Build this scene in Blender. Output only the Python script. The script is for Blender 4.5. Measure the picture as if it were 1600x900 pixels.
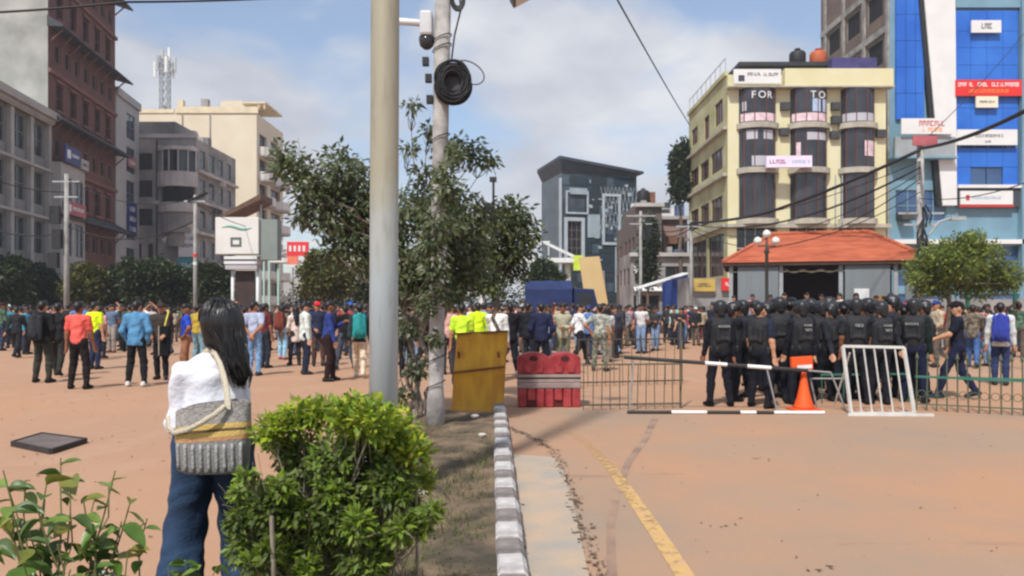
import bpy, bmesh, math, random
import numpy as np
from mathutils import Vector, Matrix
for o in list(bpy.data.objects): bpy.data.objects.remove(o)
R = math.radians
sc = bpy.context.scene
COL = sc.collection

# ------------------------------------------------------------ camera, sky, sun, exposure
CAM_H = 1.6; FPX = 1200.0; HOR = 479.0
cam_d = bpy.data.cameras.new('camera'); cam = bpy.data.objects.new('camera', cam_d); COL.objects.link(cam)
cam.location = (0, 0, CAM_H); cam.rotation_euler = (R(90), 0, 0)
cam_d.sensor_width = 36; cam_d.lens = 36 * FPX / 1600; cam_d.shift_y = (HOR - 450) / 1600
cam_d.clip_start = 0.05; cam_d.clip_end = 3000
sc.camera = cam

SUN_EL, SUN_AZ = 52.0, 202.0            # azimuth clockwise from +Y (the viewing direction): behind and to the left
sd = Vector((math.sin(R(SUN_AZ)) * math.cos(R(SUN_EL)), math.cos(R(SUN_AZ)) * math.cos(R(SUN_EL)), math.sin(R(SUN_EL))))
sun_d = bpy.data.lights.new('sun', 'SUN'); sun = bpy.data.objects.new('sun', sun_d); COL.objects.link(sun)
sun_d.energy = 3.45; sun_d.angle = R(3.0); sun_d.color = (1.0, 0.96, 0.90)
sun.rotation_euler = (-sd).to_track_quat('-Z', 'Y').to_euler(); sun.location = (-20, -20, 40)

world = bpy.data.worlds.new('World'); sc.world = world; world.use_nodes = True
wn = world.node_tree.nodes; wl = world.node_tree.links; wn.clear()
w_out = wn.new('ShaderNodeOutputWorld'); w_bg = wn.new('ShaderNodeBackground')
sky = wn.new('ShaderNodeTexSky'); sky.sky_type = 'NISHITA'; sky.sun_disc = False
sky.sun_elevation = R(SUN_EL); sky.sun_rotation = R(SUN_AZ); sky.air_density = 1.0; sky.dust_density = 1.2; sky.ozone_density = 1.3
tc = wn.new('ShaderNodeTexCoord'); mp = wn.new('ShaderNodeMapping'); mp.inputs['Scale'].default_value = (1.0, 1.0, 2.0); mp.inputs['Location'].default_value = (0.45, 0.2, 0.1)
nz = wn.new('ShaderNodeTexNoise'); nz.inputs['Scale'].default_value = 2.9; nz.inputs['Detail'].default_value = 5; nz.inputs['Roughness'].default_value = 0.48; nz.inputs['Distortion'].default_value = 0.5
rp = wn.new('ShaderNodeValToRGB'); rp.color_ramp.elements[0].position = 0.44; rp.color_ramp.elements[1].position = 0.58
rp.color_ramp.elements[0].color = (0.14, 0.14, 0.14, 1); rp.color_ramp.elements[1].color = (0.97, 0.97, 0.97, 1)
nz2 = wn.new('ShaderNodeTexNoise'); nz2.inputs['Scale'].default_value = 5.5; nz2.inputs['Detail'].default_value = 4
rp2 = wn.new('ShaderNodeValToRGB'); rp2.color_ramp.elements[0].position = 0.35; rp2.color_ramp.elements[1].position = 0.7
rp2.color_ramp.elements[0].color = (2.9, 3.1, 3.6, 1); rp2.color_ramp.elements[1].color = (4.75, 4.8, 5.0, 1)
mx = wn.new('ShaderNodeMixRGB')
wl.new(tc.outputs['Generated'], mp.inputs['Vector']); wl.new(mp.outputs[0], nz.inputs['Vector']); wl.new(mp.outputs[0], nz2.inputs['Vector'])
wl.new(nz.outputs['Fac'], rp.inputs['Fac']); wl.new(nz2.outputs['Fac'], rp2.inputs['Fac'])
wl.new(rp.outputs['Color'], mx.inputs['Fac']); wl.new(sky.outputs[0], mx.inputs['Color1']); wl.new(rp2.outputs['Color'], mx.inputs['Color2'])
wl.new(mx.outputs[0], w_bg.inputs['Color']); w_bg.inputs['Strength'].default_value = 0.14
wl.new(w_bg.outputs[0], w_out.inputs['Surface'])
sc.view_settings.view_transform = 'Standard'; sc.view_settings.look = 'None'
sc.view_settings.exposure = 0.34; sc.view_settings.gamma = 1.0; sc.view_settings.use_curve_mapping = False
sc.render.engine = 'CYCLES'
sc.cycles.use_denoising = True
sc.cycles.filter_width = 2.4
sc.cycles.max_bounces = 6; sc.cycles.diffuse_bounces = 3; sc.cycles.glossy_bounces = 3; sc.cycles.transmission_bounces = 4; sc.cycles.transparent_max_bounces = 6

# ------------------------------------------------------------ helpers
def at(px, py, d): return Vector(((px - 800) / FPX * d, d, CAM_H + (HOR - py) / FPX * d))
def gnd(px, py, z=0.0):
    d = FPX * (CAM_H - z) / (py - HOR); return Vector(((px - 800) / FPX * d, d, z))
def C(r, g, b):
    f = lambda v: ((v / 255 + 0.055) / 1.055) ** 2.4 if v > 10 else v / 255 / 12.92
    return (f(r), f(g), f(b), 1)
MATS = {}
def mat(name, col, rough=0.8, var=0.12, scale=3.0, bump=0.0, bscale=None, metal=0.0, spec=0.4, col2=None, trans=0.0, detail=5, emit=None, stretch=None, lo=0.35, hi=0.65):
    if name in MATS: return MATS[name]
    m = bpy.data.materials.new(name); m.use_nodes = True; MATS[name] = m
    nt = m.node_tree; N = nt.nodes; L = nt.links; b = N['Principled BSDF']
    b.inputs['Roughness'].default_value = rough; b.inputs['Metallic'].default_value = metal
    b.inputs['Specular IOR Level'].default_value = spec
    t = N.new('ShaderNodeTexCoord'); src = t.outputs['Object']
    if stretch:
        q = N.new('ShaderNodeMapping'); q.inputs['Scale'].default_value = stretch; L.new(src, q.inputs['Vector']); src = q.outputs[0]
    if var or col2:
        n = N.new('ShaderNodeTexNoise'); n.inputs['Scale'].default_value = scale; n.inputs['Detail'].default_value = detail; L.new(src, n.inputs['Vector'])
        r = N.new('ShaderNodeValToRGB'); e = r.color_ramp.elements; e[0].position = lo; e[1].position = hi
        e[0].color = tuple(c * (1 - var) for c in col[:3]) + (1,)
        e[1].color = col2 if col2 else tuple(min(1, c * (1 + var)) for c in col[:3]) + (1,)
        L.new(n.outputs['Fac'], r.inputs['Fac']); L.new(r.outputs[0], b.inputs['Base Color'])
    else: b.inputs['Base Color'].default_value = col
    if bump:
        n2 = N.new('ShaderNodeTexNoise'); n2.inputs['Scale'].default_value = bscale or scale * 4; n2.inputs['Detail'].default_value = 4; L.new(src, n2.inputs['Vector'])
        bp = N.new('ShaderNodeBump'); bp.inputs['Strength'].default_value = bump; bp.inputs['Distance'].default_value = 0.02
        L.new(n2.outputs['Fac'], bp.inputs['Height']); L.new(bp.outputs[0], b.inputs['Normal'])
    if trans:
        tr = N.new('ShaderNodeBsdfTranslucent'); ms = N.new('ShaderNodeMixShader'); ms.inputs[0].default_value = trans
        if var or col2: L.new(r.outputs[0], tr.inputs['Color'])
        else: tr.inputs['Color'].default_value = col
        L.new(b.outputs[0], ms.inputs[1]); L.new(tr.outputs[0], ms.inputs[2]); L.new(ms.outputs[0], N['Material Output'].inputs['Surface'])
    if emit: b.inputs['Emission Color'].default_value = emit[0]; b.inputs['Emission Strength'].default_value = emit[1]
    return m
def tag(o, label=None, cat=None, group=None, kind=None):
    if label: o['label'] = label
    if cat: o['category'] = cat
    if group: o['group'] = group
    if kind: o['kind'] = kind
    return o
def thing(name, label, cat, loc=(0, 0, 0), rz=0, group=None):
    o = bpy.data.objects.new(name, None); COL.objects.link(o); o.location = loc; o.rotation_euler = (0, 0, rz); o.empty_display_size = 0.2
    return tag(o, label, cat, group)
def link(name, me, parent=None, loc=None, rot=None):
    o = bpy.data.objects.new(name, me); COL.objects.link(o)
    if parent: o.parent = parent
    if loc is not None: o.location = loc
    if rot is not None: o.rotation_euler = rot
    return o
class MB:
    def __init__(s): s.v = []; s.f = []; s.m = []
    def add(s, vs, fs, mi=0):
        b = len(s.v); s.v += [tuple(p) for p in vs]; s.f += [tuple(b + i for i in f) for f in fs]; s.m += [mi] * len(fs); return s
    def quad(s, a, b, c, d, mi=0): return s.add([a, b, c, d], [(0, 1, 2, 3)], mi)
    def box(s, x0, y0, z0, x1, y1, z1, mi=0, M=None, bev=0):
        vs = [Vector(p) for p in ((x0, y0, z0), (x1, y0, z0), (x1, y1, z0), (x0, y1, z0), (x0, y0, z1), (x1, y0, z1), (x1, y1, z1), (x0, y1, z1))]
        if M: vs = [M @ p for p in vs]
        return s.add(vs, [(3, 2, 1, 0), (4, 5, 6, 7), (0, 1, 5, 4), (1, 2, 6, 5), (2, 3, 7, 6), (3, 0, 4, 7)], mi)
    def tube(s, pts, r, n=8, mi=0, cap=True):
        pts = [Vector(p) for p in pts]; k = len(pts); rs = r if isinstance(r, (list, tuple)) else [r] * k
        b = len(s.v); up = None
        for i, p in enumerate(pts):
            t = (pts[min(i + 1, k - 1)] - pts[max(i - 1, 0)]).normalized()
            if up is None: up = Vector((1, 0, 0)) if abs(t.x) < 0.8 else Vector((0, 0, 1))
            u = (up - t * up.dot(t)).normalized(); w = t.cross(u); up = u
            for j in range(n):
                a = 2 * math.pi * j / n; s.v.append(tuple(p + (u * math.cos(a) + w * math.sin(a)) * rs[i]))
        for i in range(k - 1):
            for j in range(n): s.f.append((b + i * n + j, b + i * n + (j + 1) % n, b + (i + 1) * n + (j + 1) % n, b + (i + 1) * n + j)); s.m.append(mi)
        if cap:
            s.f.append(tuple(b + j for j in range(n))[::-1]); s.f.append(tuple(b + (k - 1) * n + j for j in range(n))); s.m += [mi, mi]
        return s
    def bar(s, a, b, w, h=None, mi=0):
        a = Vector(a); b = Vector(b); t = b - a; q = t.to_track_quat('Y', 'Z').to_matrix().to_4x4(); q.translation = a; h = h or w
        return s.box(-w / 2, 0, -h / 2, w / 2, t.length, h / 2, mi, q)
    def prism(s, poly, z0, z1, mi=0, M=None):
        n = len(poly); vs = [Vector((x, y, z0)) for x, y in poly] + [Vector((x, y, z1)) for x, y in poly]
        if M: vs = [M @ p for p in vs]
        return s.add(vs, [tuple(range(n))[::-1], tuple(range(n, 2 * n))] + [(i, (i + 1) % n, n + (i + 1) % n, n + i) for i in range(n)], mi)
    def lathe(s, prof, n=16, mi=0, c=(0, 0, 0)):
        b = len(s.v)
        for r, z in prof:
            for j in range(n):
                a = 2 * math.pi * j / n; s.v.append((c[0] + r * math.cos(a), c[1] + r * math.sin(a), c[2] + z))
        for i in range(len(prof) - 1):
            for j in range(n): s.f.append((b + i * n + j, b + i * n + (j + 1) % n, b + (i + 1) * n + (j + 1) % n, b + (i + 1) * n + j)); s.m.append(mi)
        s.f.append(tuple(b + j for j in range(n))[::-1]); s.f.append(tuple(b + (len(prof) - 1) * n + j for j in range(n))); s.m += [mi, mi]
        return s
    def mesh(s, name, mats, smooth=False):
        me = bpy.data.meshes.new(name); me.from_pydata(s.v, [], s.f)
        for m in (mats if isinstance(mats, (list, tuple)) else [mats]): me.materials.append(m)
        me.polygons.foreach_set('material_index', s.m)
        if smooth: me.polygons.foreach_set('use_smooth', [True] * len(s.f))
        me.update(); return me
    def build(s, name, mats, parent=None, loc=None, rot=None, smooth=False, bev=0):
        o = link(name, s.mesh(name, mats, smooth), parent, loc, rot)
        if bev:
            md = o.modifiers.new('bevel', 'BEVEL'); md.width = bev; md.segments = 2; md.limit_method = 'ANGLE'
        return o
rnd = random.Random(7)
# common materials
M_ = lambda *a, **k: mat(*a, **k)
m_glass = mat('dark_glass', (0.018, 0.022, 0.026, 1), 0.12, 0.3, 0.6, spec=0.6)
m_glass_blue = mat('blue_tinted_glass', (0.03, 0.05, 0.07, 1), 0.1, 0.3, 0.5, spec=0.6)
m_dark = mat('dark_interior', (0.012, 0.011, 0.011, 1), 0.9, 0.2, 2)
m_white = mat('white_paint', (0.70, 0.70, 0.69, 1), 0.6, 0.04, 1.2, bump=0.05)
m_steel = mat('galvanised_steel', (0.42, 0.45, 0.45, 1), 0.45, 0.12, 6, metal=0.35)
m_black = mat('black_rubber', (0.015, 0.015, 0.016, 1), 0.6, 0.2, 5)
m_conc = mat('weathered_concrete', (0.30, 0.29, 0.27, 1), 0.9, 0.3, 1.3, bump=0.2, bscale=14)
# ------------------------------------------------------------ ground, road, kerb, bed
def ground_mat(name, a, b, c, sc1=0.12, sc2=1.4):
    m = bpy.data.materials.new(name); m.use_nodes = True; N = m.node_tree.nodes; L = m.node_tree.links; p = N['Principled BSDF']
    p.inputs['Roughness'].default_value = 0.92; p.inputs['Specular IOR Level'].default_value = 0.15
    t = N.new('ShaderNodeTexCoord')
    def noise(s, d=6, st=None):
        n = N.new('ShaderNodeTexNoise'); n.inputs['Scale'].default_value = s; n.inputs['Detail'].default_value = d; n.inputs['Roughness'].default_value = 0.62
        if st:
            q = N.new('ShaderNodeMapping'); q.inputs['Scale'].default_value = st; L.new(t.outputs['Object'], q.inputs['Vector']); L.new(q.outputs[0], n.inputs['Vector'])
        else: L.new(t.outputs['Object'], n.inputs['Vector'])
        return n
    def ramp(n, lo, hi):
        r = N.new('ShaderNodeMapRange'); r.inputs[1].default_value = lo; r.inputs[2].default_value = hi; L.new(n.outputs['Fac'], r.inputs[0]); return r
    def mixc(f, c1, c2, amt=None):
        x = N.new('ShaderNodeMixRGB')
        for i, cc in ((1, c1), (2, c2)):
            if isinstance(cc, tuple): x.inputs[i].default_value = cc
            else: L.new(cc, x.inputs[i])
        L.new(f.outputs[0], x.inputs[0]); return x.outputs[0]
    f1 = ramp(noise(sc1, 5), 0.38, 0.62); f2 = ramp(noise(sc2, 6, (1, 0.6, 1)), 0.5, 0.75); f3 = ramp(noise(38, 3), 0.55, 0.8)
    f4 = ramp(noise(0.9, 7, (0.35, 1.2, 1)), 0.62, 0.7)
    col = mixc(f1, a, b); col = mixc(f2, col, c)
    dk = tuple(x * 0.72 for x in a[:3]) + (1,)
    h = N.new('ShaderNodeMath'); h.operation = 'MULTIPLY'; h.inputs[1].default_value = 0.6; L.new(f3.outputs[0], h.inputs[0]); col = mixc(h, col, dk)
    h2 = N.new('ShaderNodeMath'); h2.operation = 'MULTIPLY'; h2.inputs[1].default_value = 0.5; L.new(f4.outputs[0], h2.inputs[0]); col = mixc(h2, col, tuple(x * 0.6 for x in c[:3]) + (1,))
    L.new(col, p.inputs['Base Color'])
    bp = N.new('ShaderNodeBump'); bp.inputs['Strength'].default_value = 0.25; bp.inputs['Distance'].default_value = 0.01
    L.new(noise(60, 3).outputs['Fac'], bp.inputs['Height']); L.new(bp.outputs[0], p.inputs['Normal'])
    return m
m_plaza = ground_mat('dusty_terracotta_paving', (0.44, 0.25, 0.15, 1), (0.40, 0.25, 0.166, 1), (0.46, 0.285, 0.19, 1))
m_road = ground_mat('dusty_asphalt', (0.44, 0.25, 0.15, 1), (0.325, 0.24, 0.175, 1), (0.37, 0.255, 0.18, 1), 0.25, 0.6)
mb = MB(); mb.quad((-900, -300, 0), (900, -300, 0), (900, 1500, 0), (-900, 1500, 0)); tag(mb.build('ground', m_plaza), kind='structure')
mb = MB(); mb.add([(-0.02, -6, .004), (14, -6, .004), (14, 11.2, .004), (9, 11.3, .004), (4, 11.6, .004), (1.2, 11.9, .004), (-0.26, 11.9, .004)], [tuple(range(7))])
tag(mb.build('road', m_road), kind='structure')
# yellow line
ypts = [(0.10, 11.3), (0.27, 10.95), (0.52, 10.35), (0.76, 9.6), (0.89, 8.8), (0.955, 7.97), (0.99, 7.2), (1.005, 6.49), (1.02, 5.4), (1.025, 4.5), (1.03, 2.0), (1.03, -4)]
m_yl = mat('worn_yellow_paint', C(206, 168, 106), 0.85, 0.08, 9, col2=C(190, 152, 116), lo=0.42, hi=0.7)
N = m_yl.node_tree.nodes; L_ = m_yl.node_tree.links; tcn = N.new('ShaderNodeTexCoord'); sx_ = N.new('ShaderNodeSeparateXYZ'); L_.new(tcn.outputs['Object'], sx_.inputs[0]); nn = N.new('ShaderNodeTexNoise'); nn.inputs['Scale'].default_value = 11; nn.inputs['Detail'].default_value = 7; nn.inputs['Roughness'].default_value = .7; L_.new(tcn.outputs['Object'], nn.inputs['Vector'])
mr_ = N.new('ShaderNodeMapRange'); mr_.inputs[1].default_value = 5.5; mr_.inputs[2].default_value = 11.0; mr_.inputs[3].default_value = .40; mr_.inputs[4].default_value = .68; L_.new(sx_.outputs[1], mr_.inputs[0]); sb = N.new('ShaderNodeMath'); sb.operation = 'SUBTRACT'; L_.new(nn.outputs['Fac'], sb.inputs[0]); L_.new(mr_.outputs[0], sb.inputs[1]); ml = N.new('ShaderNodeMath'); ml.operation = 'MULTIPLY_ADD'; ml.inputs[1].default_value = 5; ml.inputs[2].default_value = .62; ml.use_clamp = True; L_.new(sb.outputs[0], ml.inputs[0]); L_.new(ml.outputs[0], N['Principled BSDF'].inputs['Alpha'])   # dust lies thicker over the far end
mb = MB(); w = 0.058
vs = []
for i, p in enumerate(ypts):
    a = Vector(ypts[max(i - 1, 0)]); b = Vector(ypts[min(i + 1, len(ypts) - 1)]); t = (b - a).normalized(); n = Vector((-t.y, t.x)); k = w * (1.0 if i > 2 else 0.8)
    vs += [(p[0] + n.x * k, p[1] + n.y * k, .008), (p[0] - n.x * k, p[1] - n.y * k, .008)]
mb.add(vs, [(2 * i, 2 * i + 1, 2 * i + 3, 2 * i + 2) for i in range(len(ypts) - 1)])
tag(mb.build('road_marking', m_yl), kind='structure')
# thin curved strip, darker than the road around it
m_streak = mat('darker_road_streak', C(134, 110, 96), 0.95, 0.06, 3, col2=C(164, 134, 112))
mb = MB(); tp = [(2.05, 11.0, .05), (1.62, 9.3, .045), (1.2, 7.9, .04), (0.9, 6.6, .035), (0.72, 5.6, .03), (0.62, 4.8, .03), (0.5, 3.6, .03)]; vs = []
for x, y, hw in tp: vs += [(x - hw, y, .0065), (x + hw, y, .0065)]
mb.add(vs, [(2 * i, 2 * i + 1, 2 * i + 3, 2 * i + 2) for i in range(len(tp) - 1)]); tag(mb.build('dark_streak', m_streak), kind='structure')
# concrete gutter slab beside the kerb
m_gut = mat('pale_gutter_concrete', C(178, 170, 158), 0.95, 0.24, 2.4, bump=0.25, bscale=30, col2=C(182, 158, 134))
gl = [(0.04, 4.0), (0.03, 5.2), (0.0, 6.4), (-0.03, 7.4), (-0.06, 8.3)]; gr = [(0.44, 4.0), (0.47, 5.2), (0.50, 6.4), (0.50, 7.4), (0.46, 8.1)]
gl = [(0.06, -3)] + gl; gr = [(0.46, -3)] + gr
mb = MB(); vs = []
for (a, b), (c, d) in zip(gl, gr): vs += [(a, b, .009), (c, d, .012)]
mb.add(vs, [(2 * i, 2 * i + 1, 2 * i + 3, 2 * i + 2) for i in range(len(gl) - 1)]); tag(mb.build('gutter_slab', m_gut), kind='structure')
# debris (dark leaf litter and grit) along the gutter edges
m_lit = mat('dark_leaf_litter', (0.12, 0.08, 0.055, 1), 0.95, 0.4, 20)
mb = MB()
def bit(x, y, s, z=.014):
    a = rnd.uniform(0, 6.3); k = rnd.uniform(.5, 1.3); hh = rnd.uniform(.004, .014)
    p = [(x + s * k * math.cos(a + t) * (1.6 if t in (0, 3.14) else .7), y + s * math.sin(a + t), z + hh * (t == 0)) for t in (0, 1.57, 3.14, 4.7)]
    mb.add(p, [(0, 1, 2, 3)])
edge = [(0.53, 4.2), (0.50, 5.2), (0.52, 6.2), (0.50, 7.2), (0.47, 8.2), (0.36, 9.0), (0.15, 9.6), (-0.05, 10.1)]
for i in range(len(edge) - 1):
    for k in range(60):
        t = rnd.random(); x = edge[i][0] * (1 - t) + edge[i + 1][0] * t; y = edge[i][1] * (1 - t) + edge[i + 1][1] * t
        bit(x + rnd.gauss(0, .02 + .035 * rnd.random() ** 2), y, rnd.uniform(.004, .022))
for k in range(300):
    y = rnd.uniform(4, 10.5); bit(0.07 - (y - 4) * .032 + abs(rnd.gauss(0, .025)), y, rnd.uniform(.006, .018))
for k in range(90):
    bit(rnd.uniform(0.1, 6.5), rnd.uniform(4.2, 11), rnd.uniform(.004, .011), .007)
for x, y in ((1.9, 4.75), (1.5, 5.6), (2.6, 8.0)):
    for k in range(5): bit(x + rnd.gauss(0, .09), y + rnd.gauss(0, .05), rnd.uniform(.01, .025), .007)
tag(mb.build('leaf_litter', m_lit), 'dark leaf litter and grit lying along the gutter edge', 'litter', kind='stuff')
mb = MB(); 
for k in range(260): bit(rnd.uniform(-9, -1.6), rnd.uniform(5, 16), rnd.uniform(.008, .02), .004)
tag(mb.build('plaza_grit', mat('brown_grit', (0.2, 0.12, .08, 1), .95, .3, 9)), 'small brown grit scattered over the plaza', 'grit', kind='stuff')

# kerb of painted blocks
kerb = thing('kerb', 'low kerb of alternating white and grey painted blocks along the planting bed', 'kerb', (0, 0, 0)); 
m_kw = mat('worn_white_kerb_paint', C(194, 188, 184), 0.88, 0.3, 9, bump=0.3, bscale=40, col2=C(200, 195, 192))
m_kg = mat('grey_kerb_paint', C(124, 117, 113), 0.9, 0.3, 9, bump=0.3, bscale=40)
def kb(seed):
    r = random.Random(seed); mb = MB(); L = .325; W = .175; H = .145; e = .018
    xs = [-W / 2, -W / 2 + e, W / 2 - e, W / 2]
    prof = [(-W / 2, 0), (-W / 2, H - e), (-W / 2 + e, H), (W / 2 - e * 1.6, H), (W / 2, H - e * 1.8), (W / 2 + .012, 0)]
    ys = [0.0, .015, L * .33, L * .66, L - .015, L]; vs = []
    for j, y in enumerate(ys):
        k = .006 if j in (0, 5) else 0
        for (x, z) in prof: vs.append((x * (1 - k * 8) + r.uniform(-.003, .003), y, z - (k if z > .05 else 0) + r.uniform(-.003, .003) * (z > .05)))
    n = 6; fs = [(j * n + i, j * n + i + 1, (j + 1) * n + i + 1, (j + 1) * n + i) for j in range(5) for i in range(n - 1)] + [tuple(range(n)), tuple(range(5 * n, 6 * n))[::-1]]
    return mb.add(vs, fs)
KW = [kb(i).mesh('block', m_kw) for i in range(3)]; KG = [kb(i + 9).mesh('block', m_kg) for i in range(3)]
for i in range(31):
    y = 1.2 + i * .335; x = -0.005 - 0.0255 * (y - 4.5) + rnd.uniform(-.005, .005)
    o = link('block', (KW if i % 2 else KG)[i % 3], kerb, (x, y, rnd.uniform(-.006, .004)), (0, 0, .0255 + rnd.uniform(-.008, .008)))
# planting bed
bm = bmesh.new(); nx, ny = 26, 90; g = {}
for j in range(ny + 1):
    y = -1 + 12.3 * j / ny; xr = -0.09 - 0.0255 * (y - 4.5); xl = -1.62 if y > 3.1 else -1.62 - min(2.2, (3.1 - y) * 6)
    if y > 10.2: xl = -1.62 + (y - 10.2) * .5
    for i in range(nx + 1):
        t = i / nx; x = xl + (xr - xl) * t
        z = .10 + .035 * math.sin(x * 5 + y * 2) * math.sin(y * 3.1 - x) + rnd.uniform(-.008, .008) - .07 * max(0, (y - 10.6)) 
        if t < .06: z = 0.0
        g[i, j] = bm.verts.new((x, y, max(z, 0.003)))
for j in range(ny):
    for i in range(nx): bm.faces.new((g[i, j], g[i + 1, j], g[i + 1, j + 1], g[i, j + 1]))
me = bpy.data.meshes.new('planting_bed'); bm.to_mesh(me); bm.free()
me.materials.append(mat('bed_soil', C(84, 76, 62), 0.95, 0.3, 3.2, bump=0.6, bscale=40, col2=C(130, 110, 88))); tag(link('planting_bed', me), kind='structure')
def strands(n, reg, hmin, hmax, wd, seed, pred=None):
    r = np.random.default_rng(seed); V = []; F = []
    for k in range(n):
        x = r.uniform(reg[0], reg[1]); y = r.uniform(reg[2], reg[3])
        if pred and not pred(x, y, r): continue
        h = r.uniform(hmin, hmax); a = r.uniform(0, 6.28); ln = r.uniform(.2, 1.3) * h; z = .09; ca, sa = math.cos(a), math.sin(a); b = len(V)
        V += [(x - sa * wd, y + ca * wd, z), (x + sa * wd, y - ca * wd, z), (x + ca * ln * .4 + sa * wd * .7, y + sa * ln * .4 - ca * wd * .7, z + h * .7), (x + ca * ln * .4 - sa * wd * .7, y + sa * ln * .4 + ca * wd * .7, z + h * .7), (x + ca * ln, y + sa * ln, z + h * .85)]
        F += [(b, b + 1, b + 2, b + 3), (b + 3, b + 2, b + 4)]
    return V, F
def patchy(x, y, r): return (math.sin(x * 4 + 1.3 * y) + math.sin(y * 2.3 - x * 3) + r.uniform(-1.2, 1.2)) > -0.1 and x < -0.14 - 0.0255 * (y - 4.5)
V, F = strands(9000, (-1.5, -0.1, 2.2, 10.2), .015, .06, .0035, 3, patchy)
me = bpy.data.meshes.new('dry_grass'); me.from_pydata(V, [], F); me.materials.append(mat('dry_grass', C(142, 122, 84), 0.9, 0.3, 4, col2=C(108, 106, 62), trans=.2)); tag(link('dry_grass', me), 'short dry grass on the soil of the planting bed', 'grass', kind='stuff')
V, F = strands(7000, (-1.5, -0.1, 2.2, 8.5), .02, .07, .004, 5, lambda x, y, r: not patchy(x, y, r) and x < -0.14 - 0.0255 * (y - 4.5))
me = bpy.data.meshes.new('green_grass'); me.from_pydata(V, [], F); me.materials.append(mat('green_grass', C(96, 104, 54), 0.9, 0.3, 4, trans=.2)); tag(link('green_grass', me), 'sparse green grass on the soil of the planting bed', 'grass', kind='stuff')
for (x, y, s) in ((-0.95, 8.05, .055), (-0.72, 6.1, .05), (-0.35, 8.9, .04), (-.5, 10.4, .05)):
    mb = MB(); pr = []
    r2 = random.Random(int(x * 100)); 
    vs = []; fs = []
    for j, (zz, k) in enumerate(((0, .9), (.5, 1.05), (.85, .6))):
        for i in range(7): a = i * .8976; q = k * r2.uniform(.75, 1.15); vs.append((s * q * math.cos(a) * 1.3, s * q * math.sin(a), s * zz))
    fs = [(j * 7 + i, j * 7 + (i + 1) % 7, (j + 1) * 7 + (i + 1) % 7, (j + 1) * 7 + i) for j in range(2) for i in range(7)] + [tuple(range(14, 21))]
    mb.add(vs, fs); nm = {-.95: 'pale stone lying on the bed beside the concrete pole', -.72: 'pale stone on the bed soil right of the leafy bush', -.35: 'pale stone near the far kerb blocks', -.5: 'pale stone before the yellow sheet'}[x]
    tag(mb.build('stone', mat('pale_stone', C(190, 182, 172), .9, .2, 9, bump=.3), None, (x, y, .1)), nm, 'stone', 'stones on the planting bed')
# dark iron grating plate lying on the plaza
dp = Vector((-5.37, 8.86, 0)); t = thing('drain_cover', 'dark square iron drain cover lying on the plaza at left', 'drain cover', dp)
m_iron = mat('dusty_dark_iron', C(104, 92, 88), .75, .2, 5, bump=.2)
q = [(-.36, -.06), (.38, -.55), (.38, .14), (-.39, .55)]; sq = lambda k: [(x * k, y * k) for x, y in q]
mb = MB(); mb.prism(sq(.95), .0, .05); mb.build('plate', m_iron, t)
mr = mat('dark_rim', C(52, 46, 44), .7, .2, 5)
for i in range(4): mb = MB(); a, b = Vector(q[i]), Vector(q[(i + 1) % 4]); mb.bar((a.x, a.y, .03), (b.x, b.y, .03), .03, .06); mb.build('rim', mr, t)
# ------------------------------------------------------------ building toolkit
WCACHE = {}
def win_mesh(w, h, nx, nz, fr, gl, fw=.06, dp=.07):
    k = (round(w, 2), round(h, 2), nx, nz, fr.name, gl.name)
    if k not in WCACHE:
        mb = MB(); mb.box(-w / 2, -dp, 0, w / 2, 0, fw).box(-w / 2, -dp, h - fw, w / 2, 0, h).box(-w / 2, -dp, fw, -w / 2 + fw, 0, h - fw).box(w / 2 - fw, -dp, fw, w / 2, 0, h - fw)
        for i in range(1, nx): x = -w / 2 + w * i / nx; mb.box(x - fw / 2, -dp + .005, fw, x + fw / 2, 0, h - fw)
        for i in range(1, nz): z = h * i / nz; mb.box(-w / 2 + fw, -dp + .01, z - fw / 2, w / 2 - fw, 0, z + fw / 2)
        pb = MB(); pb.box(-w / 2 + .01, -.025, .01, w / 2 - .01, -.005, h - .01)
        WCACHE[k] = (mb.mesh('window', fr), pb.mesh('pane', gl))
    return WCACHE[k]
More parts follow.
